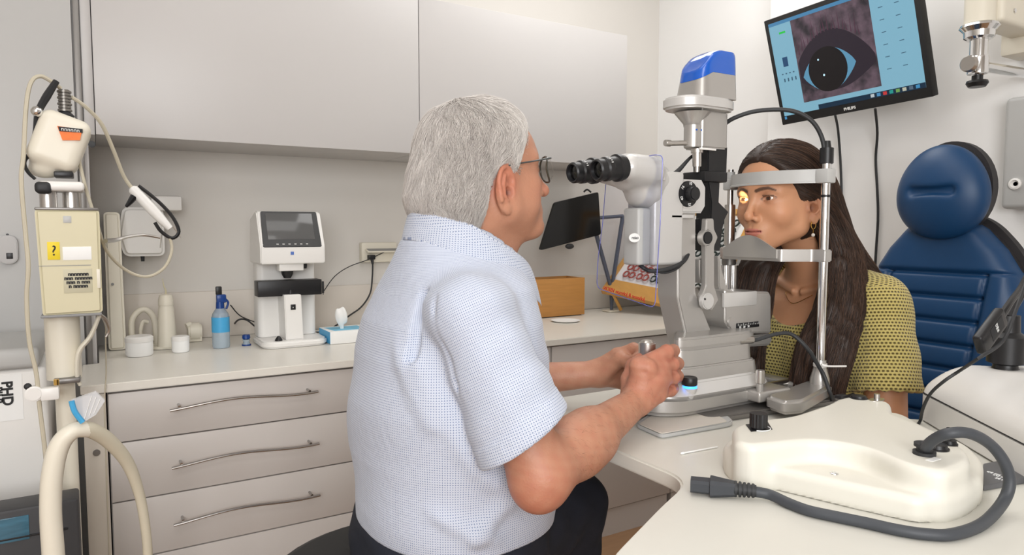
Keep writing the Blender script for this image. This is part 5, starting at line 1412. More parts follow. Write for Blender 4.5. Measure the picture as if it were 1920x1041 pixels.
sx0, sx1, sy0, sy1 = bz, mw-bz, bz+.014, mhh-bz; sw, shh = sx1-sx0, sy1-sy0
S_ = lambda u, v: (sx0+u*sw, sy0+v*shh)
def em(name, c, s=.6): return mat(name, (12, 12, 14), .3, emit=c, estr=s)
def patch(name, uv, z, m, smooth=None): return obj(name, app(flat([S_(*p) for p in uv], .0006, .0006+z), mf), m, mn, smooth)
def eyephoto_mat():
    m = bpy.data.materials.new('eye_photograph'); m.use_nodes = True; b = m.node_tree.nodes['Principled BSDF']; L = m.node_tree.links
    tc = nd(m, 'ShaderNodeTexCoord'); n = nd(m, 'ShaderNodeTexNoise'); n.inputs['Scale'].default_value = 26; n.inputs['Detail'].default_value = 6; L.new(tc.outputs['Object'], n.inputs['Vector'])
    cr = nd(m, 'ShaderNodeValToRGB'); cr.color_ramp.elements[0].position = .35; cr.color_ramp.elements[0].color = rgb(44, 38, 48); cr.color_ramp.elements[1].position = .72; cr.color_ramp.elements[1].color = rgb(132, 108, 122)
    L.new(n.outputs['Fac'], cr.inputs[0]); L.new(cr.outputs[0], b.inputs['Emission Color']); b.inputs['Emission Strength'].default_value = .5; b.inputs['Base Color'].default_value = (.01, .01, .01, 1); b.inputs['Roughness'].default_value = .3
    return m
patch('eye_picture', [(.175, .10), (.735, .10), (.735, .99), (.175, .99)], .0002, eyephoto_mat())
lid = [(.185+.54*u, .52+.30*sin(pi*u)**.8-.10*u) for u in np.linspace(0, 1, 24)]+[(.725-.54*u, .34-.03*u-.16*sin(pi*u)) for u in np.linspace(0, 1, 24)]
patch('eye_lid', lid, .0003, em('lid_shade', (52, 42, 54), .5))
scl = [(.205+.39*u, .36+.22*sin(pi*u)**.75+.03*u) for u in np.linspace(0, 1, 24)]+[(.595-.39*u, .39-.03*u-.21*sin(pi*u)**.8) for u in np.linspace(0, 1, 24)]
patch('eye_sclera', scl, .0004, em('sclera_blue', (104, 166, 200), .55))
irs = [(.392+.142*cos(t), .385+.225*sin(t)) for t in np.linspace(0, 2*pi, 41)[:-1]]
patch('eye_iris', irs, .0005, em('iris_dark', (30, 24, 26), .4))
for k, (u, v, r) in enumerate(((.36, .335, .007), (.335, .50, .006))): patch('eye_glint', [(u+r*cos(t), v+r*1.7*sin(t)) for t in np.linspace(0, 2*pi, 13)[:-1]], .0007, em('glint', (190, 230, 250), .9))
mb = MB()
for k in range(18):
    u = .20+k*.026; v = .60+.16*sin(pi*(k/18))
    mb.prism([S_(u, v), S_(u+.008, v), S_(u+.004+.012*sin(k*2.1), v+.16+.05*sin(k*1.7))], .0006, .0012, 'Z')
obj('eye_lashes_picture', app(mb, mf), em('lash_shade', (96, 62, 80), .5), mn, None)
patch('task_bar', [(.28, 0), (1, 0), (1, .05), (.28, .05)], .0004, em('bar_dark', (14, 50, 76), .5))
patch('title_bar', [(0, .965), (1, .965), (1, 1), (0, 1)], .0003, em('bar_blue', (84, 150, 196), .55))
for k, c in enumerate(((200, 210, 215), (80, 150, 200), (210, 60, 60), (40, 160, 150), (120, 170, 90), (200, 200, 180), (90, 110, 130), (70, 150, 200))):
    u = .655+k*.041; patch('screen_icon', [(u, .010), (u+.024, .010), (u+.024, .042), (u, .042)], .0006, em('icon', c, .6))
patch('green_button', [(.075, .865), (.125, .865), (.125, .885), (.075, .885)], .0004, em('green_glow', (40, 200, 70), .7))
patch('screen_icon', [(.065, .52), (.105, .52), (.105, .62), (.065, .62)], .0004, em('icon', (40, 80, 120), .6))
LD = em('line_dark', (70, 110, 135), .5)
def entry(u, v, w_, h_): a = S_(u, v); obj('menu_entry', app(MB().box((a[0], a[1], .0006), (a[0]+w_, a[1]+h_, .0009)), mf), LD, mn, None)
for j in range(7):
    for u in (.785, .885): entry(u, .93-.115*j, .014, .0022)
for j in range(4): entry(.04+.03*j, .44, .006, .004); entry(.05+.03*j, .36, .005, .012)
a = S_(.012, .03); obj('screen_icon', app(MB().box((sx0, sy0-.012, 0), (sx0+.008, sy0-.002, .0008)), mf), em('icon', (70, 150, 200), .6), mn)
q = mf @ Vector((mw*.5, .013, .0006)); text('lettering', 'PHILIPS', .013, q, br_-bl_, tl_-bl_, 'ink_w', mn, bold=.0004)
mc = mf @ Vector((mw/2, mhh/2, -.03))
obj('wall_bracket', MB().box((2.285, mc.y-.05, mc.z-.09), (2.2995, mc.y+.05, mc.z+.09), .003).tube([(2.29, mc.y, mc.z), (mc.x+.01, mc.y, mc.z)], .018, 12, 1), 'black', mn)
for i, (pts, lab) in enumerate((([(1566, 216), (1572, 250), (1577, 330), (1577, 420), (1570, 560)], 'black cable hanging from the monitor down to behind the woman\'s hair, left of two'),
                               ([(1641, 204), (1645, 250), (1642, 300), (1645, 360), (1646, 415), (1640, 520)], 'black cable hanging straight down the wall from the monitor, right of two'))):
    P = [at(x, y, 'X', 2.2+.09*min(1, k/1.5)) for k, (x, y) in enumerate(pts)]; P.append(Vector((2.292, P[-1].y, .45)))
    tag(obj('hanging_cable', MB().tube(P, .0042, 8, 5), 'rubber'), lab, 'cable')

# wall unit on the right edge
wb = thing('wall_unit', 'white wall-mounted unit with a round port at the right edge', 'wall unit', (2.29, .86, 1.2))
obj('cover', MB().box((2.235, .70, 1.195), (2.2995, .995, 1.51), .014, 3), 'grey_l', wb)
p = at(1904, 345, 'X', 2.235); obj('port', MB().lathe([(.006, 0), (.016, 0), (.016, .006), (.011, .008), (.008, .002), (.006, 0)], (p.x, p.y, p.z), 24, Matrix.Rotation(-pi/2, 4, 'Y')), 'white', wb)

# examination arm, top right
PY = .95
ph = thing('ceiling_arm', 'cream instrument arm with chrome clamp and black knob hanging in the top right corner', 'instrument arm', (2.1, PY, 2.0))
Q = lambda x, y, yy=PY: at(x, y, 'Y', yy)
a = Q(1837, 48); r = .032
obj('arm_head', MB().cyl(a, a+Vector((0, 0, .30)), r+.004, n=32, bev=.004), 'offwhite', ph)
b0, b1 = Q(1850, 42, .93), Q(1925, 40, .93)
obj('arm_beam', MB().box((a.x+.01, PY-.05, b0.z+.0), (2.26, PY+.03, b0.z+.12), .012, 3), 'offwhite', ph)
obj('upper_arm', MB().box((1.86, PY-.035, 2.05), (2.25, PY+.035, 2.16), .012, 3).box((2.2, PY-.05, 1.62), (2.2995, PY+.05, 2.2), .01), 'offwhite', ph)
p = Q(1902, 20, PY-.05); obj('screw', MB().cyl(p, p+Vector((0, -.003, 0)), .006, bev=.001), 'chrome', ph)
z = [Q(1840, y).z for y in (50, 58, 72, 76, 108, 112, 138, 148, 152, 165)]
cl = obj('spindle', MB().lathe([(0, z[0]), (.044, z[0]+.002), (.046, z[0]-.004), (.036, z[1]-.004), (.035, z[2]), (.028, z[3]), (.0205, z[3]), (.0205, z[4]), (0, z[4])][::-1], (a.x, PY, 0), 36), 'chrome', ph)
obj('clamp', MB().lathe([(0, z[4]), (.023, z[4]), (.024, z[5]), (.024, z[6]-.003), (.020, z[6]), (0, z[6])][::-1], (a.x, PY, 0), 36).cyl((a.x, PY, z[6]+.0), (a.x, PY, z[7]), .006), 'chrome', ph)
obj('side_knob', MB().lathe([(0, 0), (.018, .0), (.021, .004), (.018, .008), (.021, .012), (.016, .018), (.008, .018), (.008, .03), (0, .03)], (a.x-.052, PY, (z[5]+z[6])/2), 24, Matrix.Rotation(pi/2, 4, 'Y')), 'steel', ph)
obj('thumb_knob', MB().lathe([(0, z[7]+.006), (.013, z[7]+.006), (.013, z[8]), (.024, z[8]-.002), (.026, z[8]-.008), (.020, z[9]), (0, z[9])][::-1], (a.x, PY, 0), 20), 'black', ph)
r0 = Q(1850, 128); r1 = Q(1925, 108); obj('rod', MB().cyl((a.x+.01, PY, (z[5]+z[6])/2), (2.34-.06, PY, (z[5]+z[6])/2+.012), .0135, n=28), 'chrome', ph)

# ================================================================ things on the instrument table
# power pack: two-tier moulded shell
pk = thing('power_unit', 'ivory moulded power unit with black knobs and a loose plug cord, right foreground', 'power unit', tuple(at(1600, 900, 'Z', TZ)))
low = [pz(1353, 868), pz(1361, 897), pz(1480, 926), pz(1600, 955), pz(1722, 983), pz(1800, 975), pz(1842, 945), pz(1843, 905), pz(1815, 870), pz(1735, 835), pz(1690, 805), pz(1560, 795), pz(1500, 820), pz(1400, 838)]
lowr = rpoly(low, [.02, .02, .02, .02, .012, .03, .02, .02, .03, .03, .03, .03, .03, .03], 4)
zl, zt_ = TZ+.030, TZ+.060
up = [pz(1372, 798, zt_), pz(1376, 828, zt_), pz(1410, 836, zt_), pz(1530, 824, zt_), pz(1620, 838, zt_), pz(1700, 872, zt_), pz(1770, 886, zt_), pz(1822, 866, zt_), pz(1815, 842, zt_), pz(1740, 800, zt_), pz(1675, 775, zt_), pz(1670, 752, zt_), pz(1578, 742, zt_), pz(1550, 757, zt_), pz(1480, 780, zt_), pz(1420, 786, zt_)]
upr = rpoly(up, [.02, .02, .03, .04, .04, .04, .03, .02, .02, .04, .012, .015, .015, .02, .04, .02], 4)
def poly_sdf(P, poly):
    poly = np.array(poly, f32); x = P[:, :2]; n = len(poly); d = np.full(len(P), 1e9, f32); ins = np.zeros(len(P), bool)
    for i in range(n):
        a = poly[i]; b = poly[(i+1) % n]; e = b-a; w_ = x-a; t = np.clip((w_ @ e)/max(float(e @ e), 1e-12), 0, 1); q = w_-t[:, None]*e
        d = np.minimum(d, (q*q).sum(1)); c = (a[1] > x[:, 1]) != (b[1] > x[:, 1])
        ins ^= c & (x[:, 0] < (b[0]-a[0])*(x[:, 1]-a[1])/(b[1]-a[1]+1e-12)+a[0])
    return np.where(ins, -1, 1)*np.sqrt(d)
def ext(P, poly, z0, z1, r):
    """prism with rounded top edge"""
    d2 = poly_sdf(P, poly)+r; dz = P[:, 2]-(z1-r); q = np.sqrt(np.maximum(d2, 0)**2+np.maximum(dz, 0)**2)+np.minimum(np.maximum(d2, dz), 0)-r
    return np.maximum(q, z0-P[:, 2])
def pack(P):
    d = smin(ext(P, lowr, TZ+.0006, zl, .010), ext(P, upr, TZ+.0006, zt_, .010), .010)
    return d
Pq, Fq_ = sdf_mesh(pack, (.60, .36, TZ-.006), (1.32, .86, TZ+.08), .0032)
np_mesh('shell', Pq, Fq_, 'ivory', pk, smooth=50)
T_ = lambda x, y: at(x, y, 'Z', zt_)
def dknob(px, py, r, h, name='knob', m_='black', lab=None):
    c = T_(px, py); return obj(name, MB().lathe([(0, -.001), (r*1.15, -.001), (r*1.15, h*.25), (r, h*.3), (r*.92, h*.92), (r*.8, h), (0, h)], (c.x, c.y, zt_), 24), m_, pk)
c = T_(1422, 804)
kb = obj('dial_plate', MB().prism([T_(1398, 797)[:2], T_(1440, 793)[:2], T_(1448, 806)[:2], T_(1408, 810)[:2]], zt_-.0005, zt_+.001, 'Z'), 'black', pk)
obj('dial_arc', MB().tube([(c.x+.016*cos(t), c.y+.016*sin(t), zt_+.0012) for t in np.linspace(-2.6, .9, 14)], .0008, 6, 1), 'ink_w', kb)
kn = []
for zz_ in (0, .019): kn.append([Vector((c.x+(.0112+(.0009 if i % 2 else 0))*cos(2*pi*i/36), c.y+(.0112+(.0009 if i % 2 else 0))*sin(2*pi*i/36), zt_+.003+zz_)) for i in range(36)])
obj('dial_knob', MB().loft(kn).cyl((c.x, c.y, zt_), (c.x, c.y, zt_+.004), .009), 'black', pk, 20)
c = T_(1578, 746); obj('rocker_switch', MB().box((c.x-.010, c.y-.006, zt_-.001), (c.x+.010, c.y+.006, zt_+.005), .001), 'black', pk)
dknob(1610, 747, .012, .005, 'fuse_cap'); c = T_(1644, 750)
obj('socket_plate', MB().prism([(c.x+.016*cos(t), c.y+.009*sin(t)) for t in np.linspace(0, 2*pi, 20)[:-1]], zt_-.0005, zt_+.001, 'Z').cyl((c.x, c.y, zt_), (c.x, c.y, zt_+.010), .0045), 'steel', pk)
c = at(1564, 888, 'Z', zl); obj('screw', MB().lathe([(0, 0), (.006, 0), (.0055, .0015), (.003, .0025), (0, .002)], (c.x, c.y, zl-.0005), 16), 'chrome', pk)
g0 = obj('cable_gland', MB().lathe([(0, -.001), (.013, -.001), (.013, .004), (.009, .005), (.009, .009), (.012, .010), (.012, .014), (0, .014)], (T_(1733, 852).x, T_(1733, 852).y, zt_), 20), 'rubber', pk)
dknob(1757, 842, .012, .007, 'fuse_cap'); dknob(1779, 833, .009, .006, 'fuse_cap'); c = T_(1779, 833)
obj('toggle_switch', MB().cyl((c.x, c.y, zt_+.004), (c.x+.008, c.y+.004, zt_+.019), .003, .0038, 12), 'black', pk)
c = T_(1750, 862); obj('label_plate', MB().box((c.x-.010, c.y-.004, zt_-.0005), (c.x+.010, c.y+.004, zt_+.0005), mtx=None), 'paper', pk)
g = T_(1733, 852); G_ = lambda x, y, z_: at(x, y, 'Z', z_)
rc = .0066
cordp = [(g.x, g.y, zt_+.010), G_(1736, 838, zt_+.012), G_(1752, 824, zt_+.026), G_(1779, 813, zt_+.038), G_(1818, 813, zt_+.038), G_(1856, 833, zt_+.022), G_(1883, 867, TZ+.060), G_(1893, 906, TZ+.035), G_(1879, 944, TZ+.014), G_(1841, 983, TZ+rc), G_(1787, 1002, TZ+rc), G_(1737, 1002, TZ+rc), G_(1683, 994, TZ+rc), G_(1625, 981, TZ+rc), G_(1567, 969, TZ+rc), G_(1517, 958, TZ+rc), G_(1479, 944, TZ+rc), G_(1444, 928, TZ+rc+.002), G_(1415, 922, TZ+.011)]
cd = tag(obj('power_cord', MB().tube(cordp, rc, 12, 6), mat('cord_grey', (64, 67, 72), .5, var=.04)), 'thick dark grey power cord looping from the ivory unit to its plug', 'cord')
cd.name = 'cord_tmp'; 
# the cord belongs to the unit
for k_ in ('label', 'category'): del cd[k_]
cd.name = 'power_cord'; cd.parent = pk; cd.data.transform(WM[pk.name].inverted()); WM['power_cord'] = WM[pk.name]
pa, pb = Vector(G_(1418, 921, TZ+.012)), Vector(G_(1295, 908, TZ+.012)); pf = frame(pa, (pb-pa), Vector((0, 0, 1)).cross(pb-pa)); L_p = (pb-pa).length
plg = obj('plug', app(MB().loft([[Vector((x, y*w_, z_*h_)) for y, z_ in ((-1, -.6), (-.7, -1), (.7, -1), (1, -.6), (1, .6), (.7, 1), (-.7, 1), (-1, .6))] for x, w_, h_ in ((.024, .0085, .008), (.034, .010, .009), (.050, .014, .0105), (L_p-.026, .0145, .0108), (L_p-.024, .0145, .0108), (L_p-.0235, .011, .0082), (L_p, .011, .0080))]), pf), mat('plug_grey', (54, 57, 62), .5, var=.05), pk, 30)
mb = MB()
for i in range(5): mb.cyl((.002+i*.0052, 0, 0), (.0055+i*.0052, 0, 0), .0088+.0003*i, n=20, bev=.0006)
mb.cyl((0, 0, 0), (.028, 0, 0), .0072)
obj('strain_relief', app(mb, pf), 'rubber', plg)
# cotton swab
a, b = G_(1280, 850, TZ+.002), G_(1345, 838, TZ+.002); sw_ = thing('cotton_swab', 'cotton swab lying on the ivory table left of the power unit', 'swab', tuple(a))
obj('stick', MB().cyl(a, b, .0012, n=10), 'paper', sw_); obj('cotton_tip', MB().ell(a, (.0045, .0022, .0020), 12), 'paper', sw_)
# big white unit, right
A0, B0 = Vector((1.246, .668)), Vector((.99, .345)); nv = Vector((.757, -.653)); 
Cc, Dd = B0+nv*.36, A0+nv*.36
wv = thing('white_instrument', 'large white rounded instrument with a black column on top, at the right edge', 'instrument', (1.3, .4, TZ))
base_p = rpoly([A0, B0, Cc, Dd], [.018, .03, .04, .05], 6)
obj('case_seam', MB().prism(rpoly([A0, B0, Cc, Dd], [.018, .03, .04, .05], 6), TZ+.0495, TZ+.0515, 'Z'), 'ink', wv)
obj('lower_case', MB().prism(base_p, TZ+.002, TZ+.050, 'Z', .002), 'white', wv)
def dome(P):
    d = ext(P, base_p, TZ+.046, TZ+.108, .022)
    # top slopes down to the left corner and front, with a hollow round the column
    s = ((P[:, 0]-A0.x)*nv.x+(P[:, 1]-A0.y)*nv.y)
    top_ = TZ+.056+.070*(1-np.exp(-np.maximum(s, 0)/.06))
    d = smax(d, (P[:, 2]-top_)*.75, .012)
    return smax(d, -elp(P, (pc.x, pc.y, TZ+.125), (.06, .06, .022)), .012)
pc = at(1885, 688, 'Z', TZ+.105)
Pq, Fq_ = sdf_mesh(dome, (.95, .0, TZ+.045), (1.60, .70, TZ+.13), .005)
np_mesh('upper_cover', Pq, Fq_, 'white', wv, smooth=50)
cz0 = TZ+.095
clm = obj('column', MB().lathe([(0, cz0), (.020, cz0), (.022, cz0+.004), (.019, cz0+.009), (.018, cz0+.014), (.028, cz0+.018), (.028, cz0+.062), (.024, cz0+.066), (.019, cz0+.070), (.018, cz0+.098), (0, cz0+.098)], (pc.x, pc.y, 0), 36), 'black', wv)
Y_ = pc.y
cab = thing('handheld_scanner', 'black handset with a white label, held on a black arm over the white instrument', 'handset', tuple(at(1850, 620, 'Y', Y_-.05)))
ha, hb = at(1835, 650, 'Y', Y_-.05), at(1878, 592, 'Y', Y_-.05); hf = frame((ha+hb)/2, hb-ha, Vector((0, -1, 0)).cross(hb-ha)); hl_ = (hb-ha).length
bx_ = obj('handset_body', app(MB().box((-hl_/2, -.0165, -.007), (hl_/2, .0165, .007), .004, 3), hf), 'black', cab)
lb_ = obj('label_plate', app(MB().box((-.012, -.010, .0069), (.026, .011, .0075), .0002), hf), 'ink', cab)
for i, (s_, yy) in enumerate((('CE', .007), ('IIIII', .002), ('IIII', -.003))): 
    o_ = hf @ Vector((.006, yy, .0076)); text('lettering', s_, .0055, o_, hb-ha, (hf.to_3x3() @ Vector((0, 1, 0))), 'ink_w', lb_)
obj('handset_arm', MB().tube([hb-(hb-ha)*.1, at(1895, 566, 'Y', Y_-.045), at(1925, 520, 'Y', Y_-.03), (pc.x+.09, Y_-.02, cz0+.27)], [.006, .005, .005, .005], 10, 4), 'black', cab)
obj('holder', MB().tube([(pc.x+.09, Y_-.02, cz0+.27), (pc.x+.06, Y_-.01, cz0+.18), (pc.x, Y_, cz0+.095)], .008, 10, 5), 'black', cab)
tag(obj('thin_cable', MB().tube([at(1925, 525, 'Y', Y_-.06), at(1902, 590, 'Y', Y_-.07), at(1880, 640, 'Y', Y_-.07), at(1835, 672, 'Y', Y_-.065), at(1800, 695, 'Z', TZ+.118), at(1770, 715, 'Z', TZ+.098), at(1745, 738, 'Z', TZ+.070), at(1731, 765, 'Z', TZ+.036), at(1725, 790, 'Z', TZ+.004), at(1716, 800, 'Z', TZ+.004)], .0026, 8, 6), 'rubber'),
    'thin black cable running down over the white instrument to the table', 'cable')
# grey nameplate slab beneath
fl = rpoly([pz(1843, 880), pz(1843, 922), pz(1935, 905), pz(1935, 862)], .004)
kp = thing('grey_pad', 'flat dark grey pad with small printed lettering beside the ivory power unit', 'pad', tuple(at(1880, 900, 'Z', TZ)))
obj('pad', MB().prism(fl, TZ+.0008, TZ+.008, 'Z', .001), 'grey', kp).active_material = mat('slate_plastic', (92, 92, 94), .5, var=.04)
for i, (s_, px_, py_) in enumerate((('CE', 1850, 884), ('LUMEN', 1862, 890), ('SE AVANTI', 1866, 896))):
    o_ = at(px_, py_, 'Z', TZ+.0083); dr = at(px_+30, py_+9, 'Z', TZ+.0083)-o_; text('lettering', ('a', 'a1000', 'a 000')[i].upper() if False else s_[:2]+' '+'I'*5, .0065, o_, dr, (-dr.y, dr.x, 0), 'ink_w', kp, align='LEFT')

# ================================================================ on the worktop
WZ = .76
def wt(px, py, z=WZ): return at(px, py, 'Z', z)
# lens meter
lm = thing('lens_meter', 'white table-top lens meter with a tilted dark screen, on the worktop', 'lens meter', (.54, 2.35, WZ))
LY = 2.28; XX = lambda px, y=LY: at(px, 500, 'Y', y).x; ZZ = lambda py, y=LY: at(548, py, 'Y', y).z
xl_, xr_ = XX(488), XX(606); xm_ = (xl_+xr_)/2
obj('base', MB().prism(rrect(xm_, 2.335, xr_-xl_+.012, .20, .045, 6), WZ+.001, WZ+.022, 'Z', .006, 3), 'white', lm)
obj('body', MB().prism(rrect(xm_, 2.40, xr_-xl_-.010, .09, .02, 5), WZ+.02, ZZ(450, 2.355), 'Z', .004), 'white', lm, 50)
# head with tilted screen
hz0 = ZZ(495, 2.27); hz1 = ZZ(398, 2.31)
hp = [(2.262, hz0), (2.262, ZZ(462, 2.26)), (2.315, hz1), (2.335, hz1+.004), (2.42, hz1-.02), (2.44, hz0)]
obj('head', MB().prism(rpoly(hp, .006, 3), xl_-.002, xr_+.002, 'X', .004), 'white', lm, 50)
sa, sb = Vector((xm_, 2.2615, ZZ(466, 2.26))), Vector((xm_, 2.3135, hz1+.002)); sfr = frame(sa, (1, 0, 0), sb-sa); sl_ = (sb-sa).length; sw2 = (xr_-xl_)/2-.006
sc_ = obj('screen_bezel', app(MB().prism(rpoly([(-sw2, .004), (sw2-.002, .004), (sw2-.006, sl_-.001), (-sw2+.004, sl_-.001)], .006), -.002, .003, 'Z', .001), sfr), 'glass_k', lm)
obj('screen', app(MB().box((-sw2+.018, .030, .003), (sw2-.022, sl_-.008, .0036), .0005), sfr), 'glass_g', sc_)
mb = MB()
for i in range(6): mb.box((-.052+i*.0185, .012, .003), (-.045+i*.0185, .0155, .0038))
obj('buttons', app(mb, sfr), 'grey_l', sc_)
p = (xm_-.004, 2.2612, ZZ(475, 2.26)); obj('badge', MB().box((p[0]-.005, 2.2605, p[2]-.005), (p[0]+.005, 2.2622, p[2]+.005)), mat('badge_blue', (90, 120, 190), .4, var=.05), lm)
obj('lens_turret', MB().box((XX(523), 2.275, ZZ(508)), (XX(569), 2.33, hz0+.004), .003), 'white', lm)
ln_ = obj('nozzle', MB().lathe([(0, ZZ(522)), (.011, ZZ(522)), (.018, ZZ(514)), (.020, ZZ(506)), (0, ZZ(506))], (XX(541), 2.30, 0), 24), 'black', lm)
obj('turret_knob', MB().cyl((XX(569), 2.3, ZZ(498)), (XX(577), 2.3, ZZ(498)), .012), 'black', lm)
obj('lens_table', MB().box((XX(482, 2.29), 2.285, ZZ(555)), (XX(602, 2.29), 2.345, ZZ(526)), .002), 'black', lm)
obj('side_lever', MB().box((XX(604), 2.28, ZZ(553)), (XX(607), 2.288, ZZ(530)), .0008), 'black', lm)
obj('lens_column', MB().prism(rpoly([(XX(531), ZZ(636)), (XX(564), ZZ(636)), (XX(561), ZZ(552)), (XX(529), ZZ(552))], .004), 2.262, 2.36, 'Y', .003), 'white', lm)
obj('lens_stop', MB().cyl((XX(545), 2.29, ZZ(551)), (XX(545), 2.29, ZZ(541)), .008, .004), 'black', lm)
ls = obj('logo_plate', MB().box((XX(543.5, 2.26), 2.2605, ZZ(580)), (XX(553, 2.26), 2.2625, ZZ(570)), .0005), 'black', lm)
text('check_mark', 'v', .010, ((XX(548, 2.26)), 2.2602, ZZ(575.5)), (1, 0, 0), (0, 0, 1), 'ink_w', ls)
obj('dark_stop', MB().lathe([(0, 0), (.012, 0), (.011, .004), (.004, .014), (0, .015)], (XX(519, 2.27), 2.268, WZ+.0225), 20), 'black', lm)
c = wt(597, 622, WZ+.022); obj('sticker', MB().prism([(c.x-.004, c.y-.004), (c.x+.004, c.y-.004), (c.x, c.y+.006)], WZ+.0223, WZ+.0226, 'Z'), 'blue_l', lm)
# spray bottle
c = wt(415, 652); sb_ = thing('spray_bottle', 'clear spray bottle with blue label and dark blue trigger head, on the worktop', 'bottle', tuple(c))
zc = lambda py: at(415, py, 'Y', c.y).z
M['liquid'] = mat('pale_blue_liquid', (206, 222, 234), .12, trans=.55, ior=1.33, var=.02)
obj('bottle_body', MB().lathe([(0, WZ+.001), (.024, WZ+.001), (.0265, WZ+.006), (.0265, zc(596)), (.024, zc(588)), (.013, zc(578)), (.012, zc(574)), (0, zc(574))], (c.x, c.y, 0), 32), 'liquid', sb_)
obj('label_band', MB().cyl((c.x, c.y, zc(622)), (c.x, c.y, zc(594)), .0270, n=32, cap=False), 'blue_l', sb_)
hd = obj('trigger_head', MB().cyl((c.x, c.y, zc(588)), (c.x, c.y, zc(566)), .014, .012).box((c.x-.011, c.y-.010, zc(568)), (c.x+.018, c.y+.010, zc(552)), .004), 'blue_d', sb_)
obj('nozzle', MB().box((c.x-.012, c.y-.007, zc(553)), (c.x+.006, c.y+.007, zc(537)), .003), 'black', hd)
obj('trigger', MB().tube([(c.x+.014, c.y, zc(560)), (c.x+.024, c.y, zc(568)), (c.x+.018, c.y, zc(580))], .0035, 8), 'blue_d', hd)
# small blue bottle
c = wt(462, 648); bt = thing('eye_drop_bottle', 'tiny clear bottle with a blue cap beside the lens meter', 'bottle', tuple(c))
obj('bottle_body', MB().lathe([(0, WZ+.001), (.012, WZ+.001), (.013, WZ+.004), (.009, WZ+.012), (.012, WZ+.020), (0, WZ+.022)], (c.x, c.y, 0), 20), 'liquid', bt)
obj('cap', MB().cyl((c.x, c.y, WZ+.022), (c.x, c.y, WZ+.036), .013, .012, 20, .002), 'blue_d', bt)
obj('foot', MB().cyl((c.x, c.y, WZ+.0005), (c.x, c.y, WZ+.005), .0145, n=20), 'blue_d', bt)
# tissues
c = wt(640, 640); x0, x1 = XX(606, 2.27)+.008, XX(606, 2.27)+.153
tb = thing('tissue_box', 'white and blue tissue box with a tissue standing up, beside the lens meter', 'tissue box', (x0+.07, 2.30, WZ))
M['tissue_print'] = mat('box_print', (120, 196, 228), .5, var=.35, vscale=40)
obj('carton', MB().box((x0, 2.232, WZ+.001), (x1, 2.36, WZ+.042), .001), 'paper', tb)
obj('end_panel', MB().box((x0-.0006, 2.233, WZ+.002), (x0, 2.359, WZ+.041)), 'blue_l', tb); obj('top_print', MB().prism([(x0+.02, 2.25), (x1-.01, 2.25), (x1-.02, 2.34), (x0+.01, 2.34)], WZ+.042, WZ+.0426, 'Z'), 'tissue_print', tb)
def tissue(P):
    c_ = (x0+.055, 2.29, WZ+.085)
    d = elp(P, c_, (.022, .010, .030)); d = smin(d, cap(P, (c_[0]+.004, c_[1], WZ+.040), c_, .006, .014, ((0, 1, 0), .5)), .01)
    return d+.0025*np.sin(P[:, 0]*260+P[:, 2]*60)
Pq, Fq_ = sdf_mesh(tissue, (x0+.01, 2.25, WZ+.035), (x0+.10, 2.33, WZ+.13), .003); np_mesh('tissue', Pq, Fq_, 'paper', tb)
# cups, pump and applicator stand
c1 = wt(262, 667); 
def jar(c, r, h, lab):
    t = thing('jar', lab, 'jar', tuple(c))
    obj('jar_body', MB().lathe([(0, WZ+.001), (r*.92, WZ+.001), (r, WZ+.006), (r, WZ+h*.72), (0, WZ+h*.72)], (c.x, c.y, 0), 28), 'paper', t)
    obj('jar_lid', MB().lathe([(0, WZ+h*.725), (r*1.04, WZ+h*.725), (r*1.04, WZ+h*.93), (r*.9, WZ+h), (0, WZ+h)], (c.x, c.y, 0), 28), 'white', t)
jar(c1, .037, .060, 'wide white lidded jar left of the tall cream pump bottle')
jar(wt(339, 660), .025, .050, 'small white lidded jar right of the tall cream pump bottle')
ct = wt(314, 654); zc = lambda py: at(314, py, 'Y', ct.y).z
tp = thing('pump_bottle', 'tall cream tapering bottle with a thin bent nozzle, among the white jars', 'bottle', tuple(ct))
obj('bottle_body', MB().prism([(ct.x+.047*cos(t), ct.y+.022*sin(t)) for t in np.linspace(0, 2*pi, 25)[:-1]], WZ+.001, WZ+.010, 'Z', .002).lathe([(0, WZ+.008), (.028, WZ+.008), (.023, zc(580)), (.019, zc(568)), (0, zc(568))], (ct.x, ct.y, 0), 28), 'cream', tp).active_material = M['offwhite']
obj('cap', MB().lathe([(0, zc(572)), (.022, zc(572)), (.022, zc(562)), (.018, zc(553)), (.006, zc(551)), (0, zc(551))], (ct.x, ct.y, 0), 28), 'offwhite', tp)
obj('nozzle', MB().tube([(ct.x, ct.y, zc(553)), (ct.x+.001, ct.y, zc(545)), (ct.x-.004, ct.y, zc(536)), (ct.x-.007, ct.y, zc(522))], [.003, .0025, .0018, .001], 8), 'cream', tp)
ch_ = Vector((at(270, 620, 'Y', 2.50).x, 2.50, WZ)); zc = lambda py: at(268, py, 'Y', ch_.y).z
hs_ = thing('hook_stand', 'cream arched holder standing behind the wide white jar', 'holder', tuple(ch_))
obj('arch', MB().tube([(ch_.x-.032, ch_.y, WZ+.008), (ch_.x-.034, ch_.y, zc(605)), (ch_.x-.018, ch_.y, zc(586)), (ch_.x+.006, ch_.y, zc(581)), (ch_.x+.028, ch_.y, zc(596)), (ch_.x+.034, ch_.y, zc(625)), (ch_.x+.036, ch_.y, WZ+.008)], .009, 12), 'offwhite', hs_)
obj('foot', MB().prism(rrect(ch_.x, ch_.y, .10, .05, .02), WZ+.001, WZ+.010, 'Z', .003), 'offwhite', hs_)
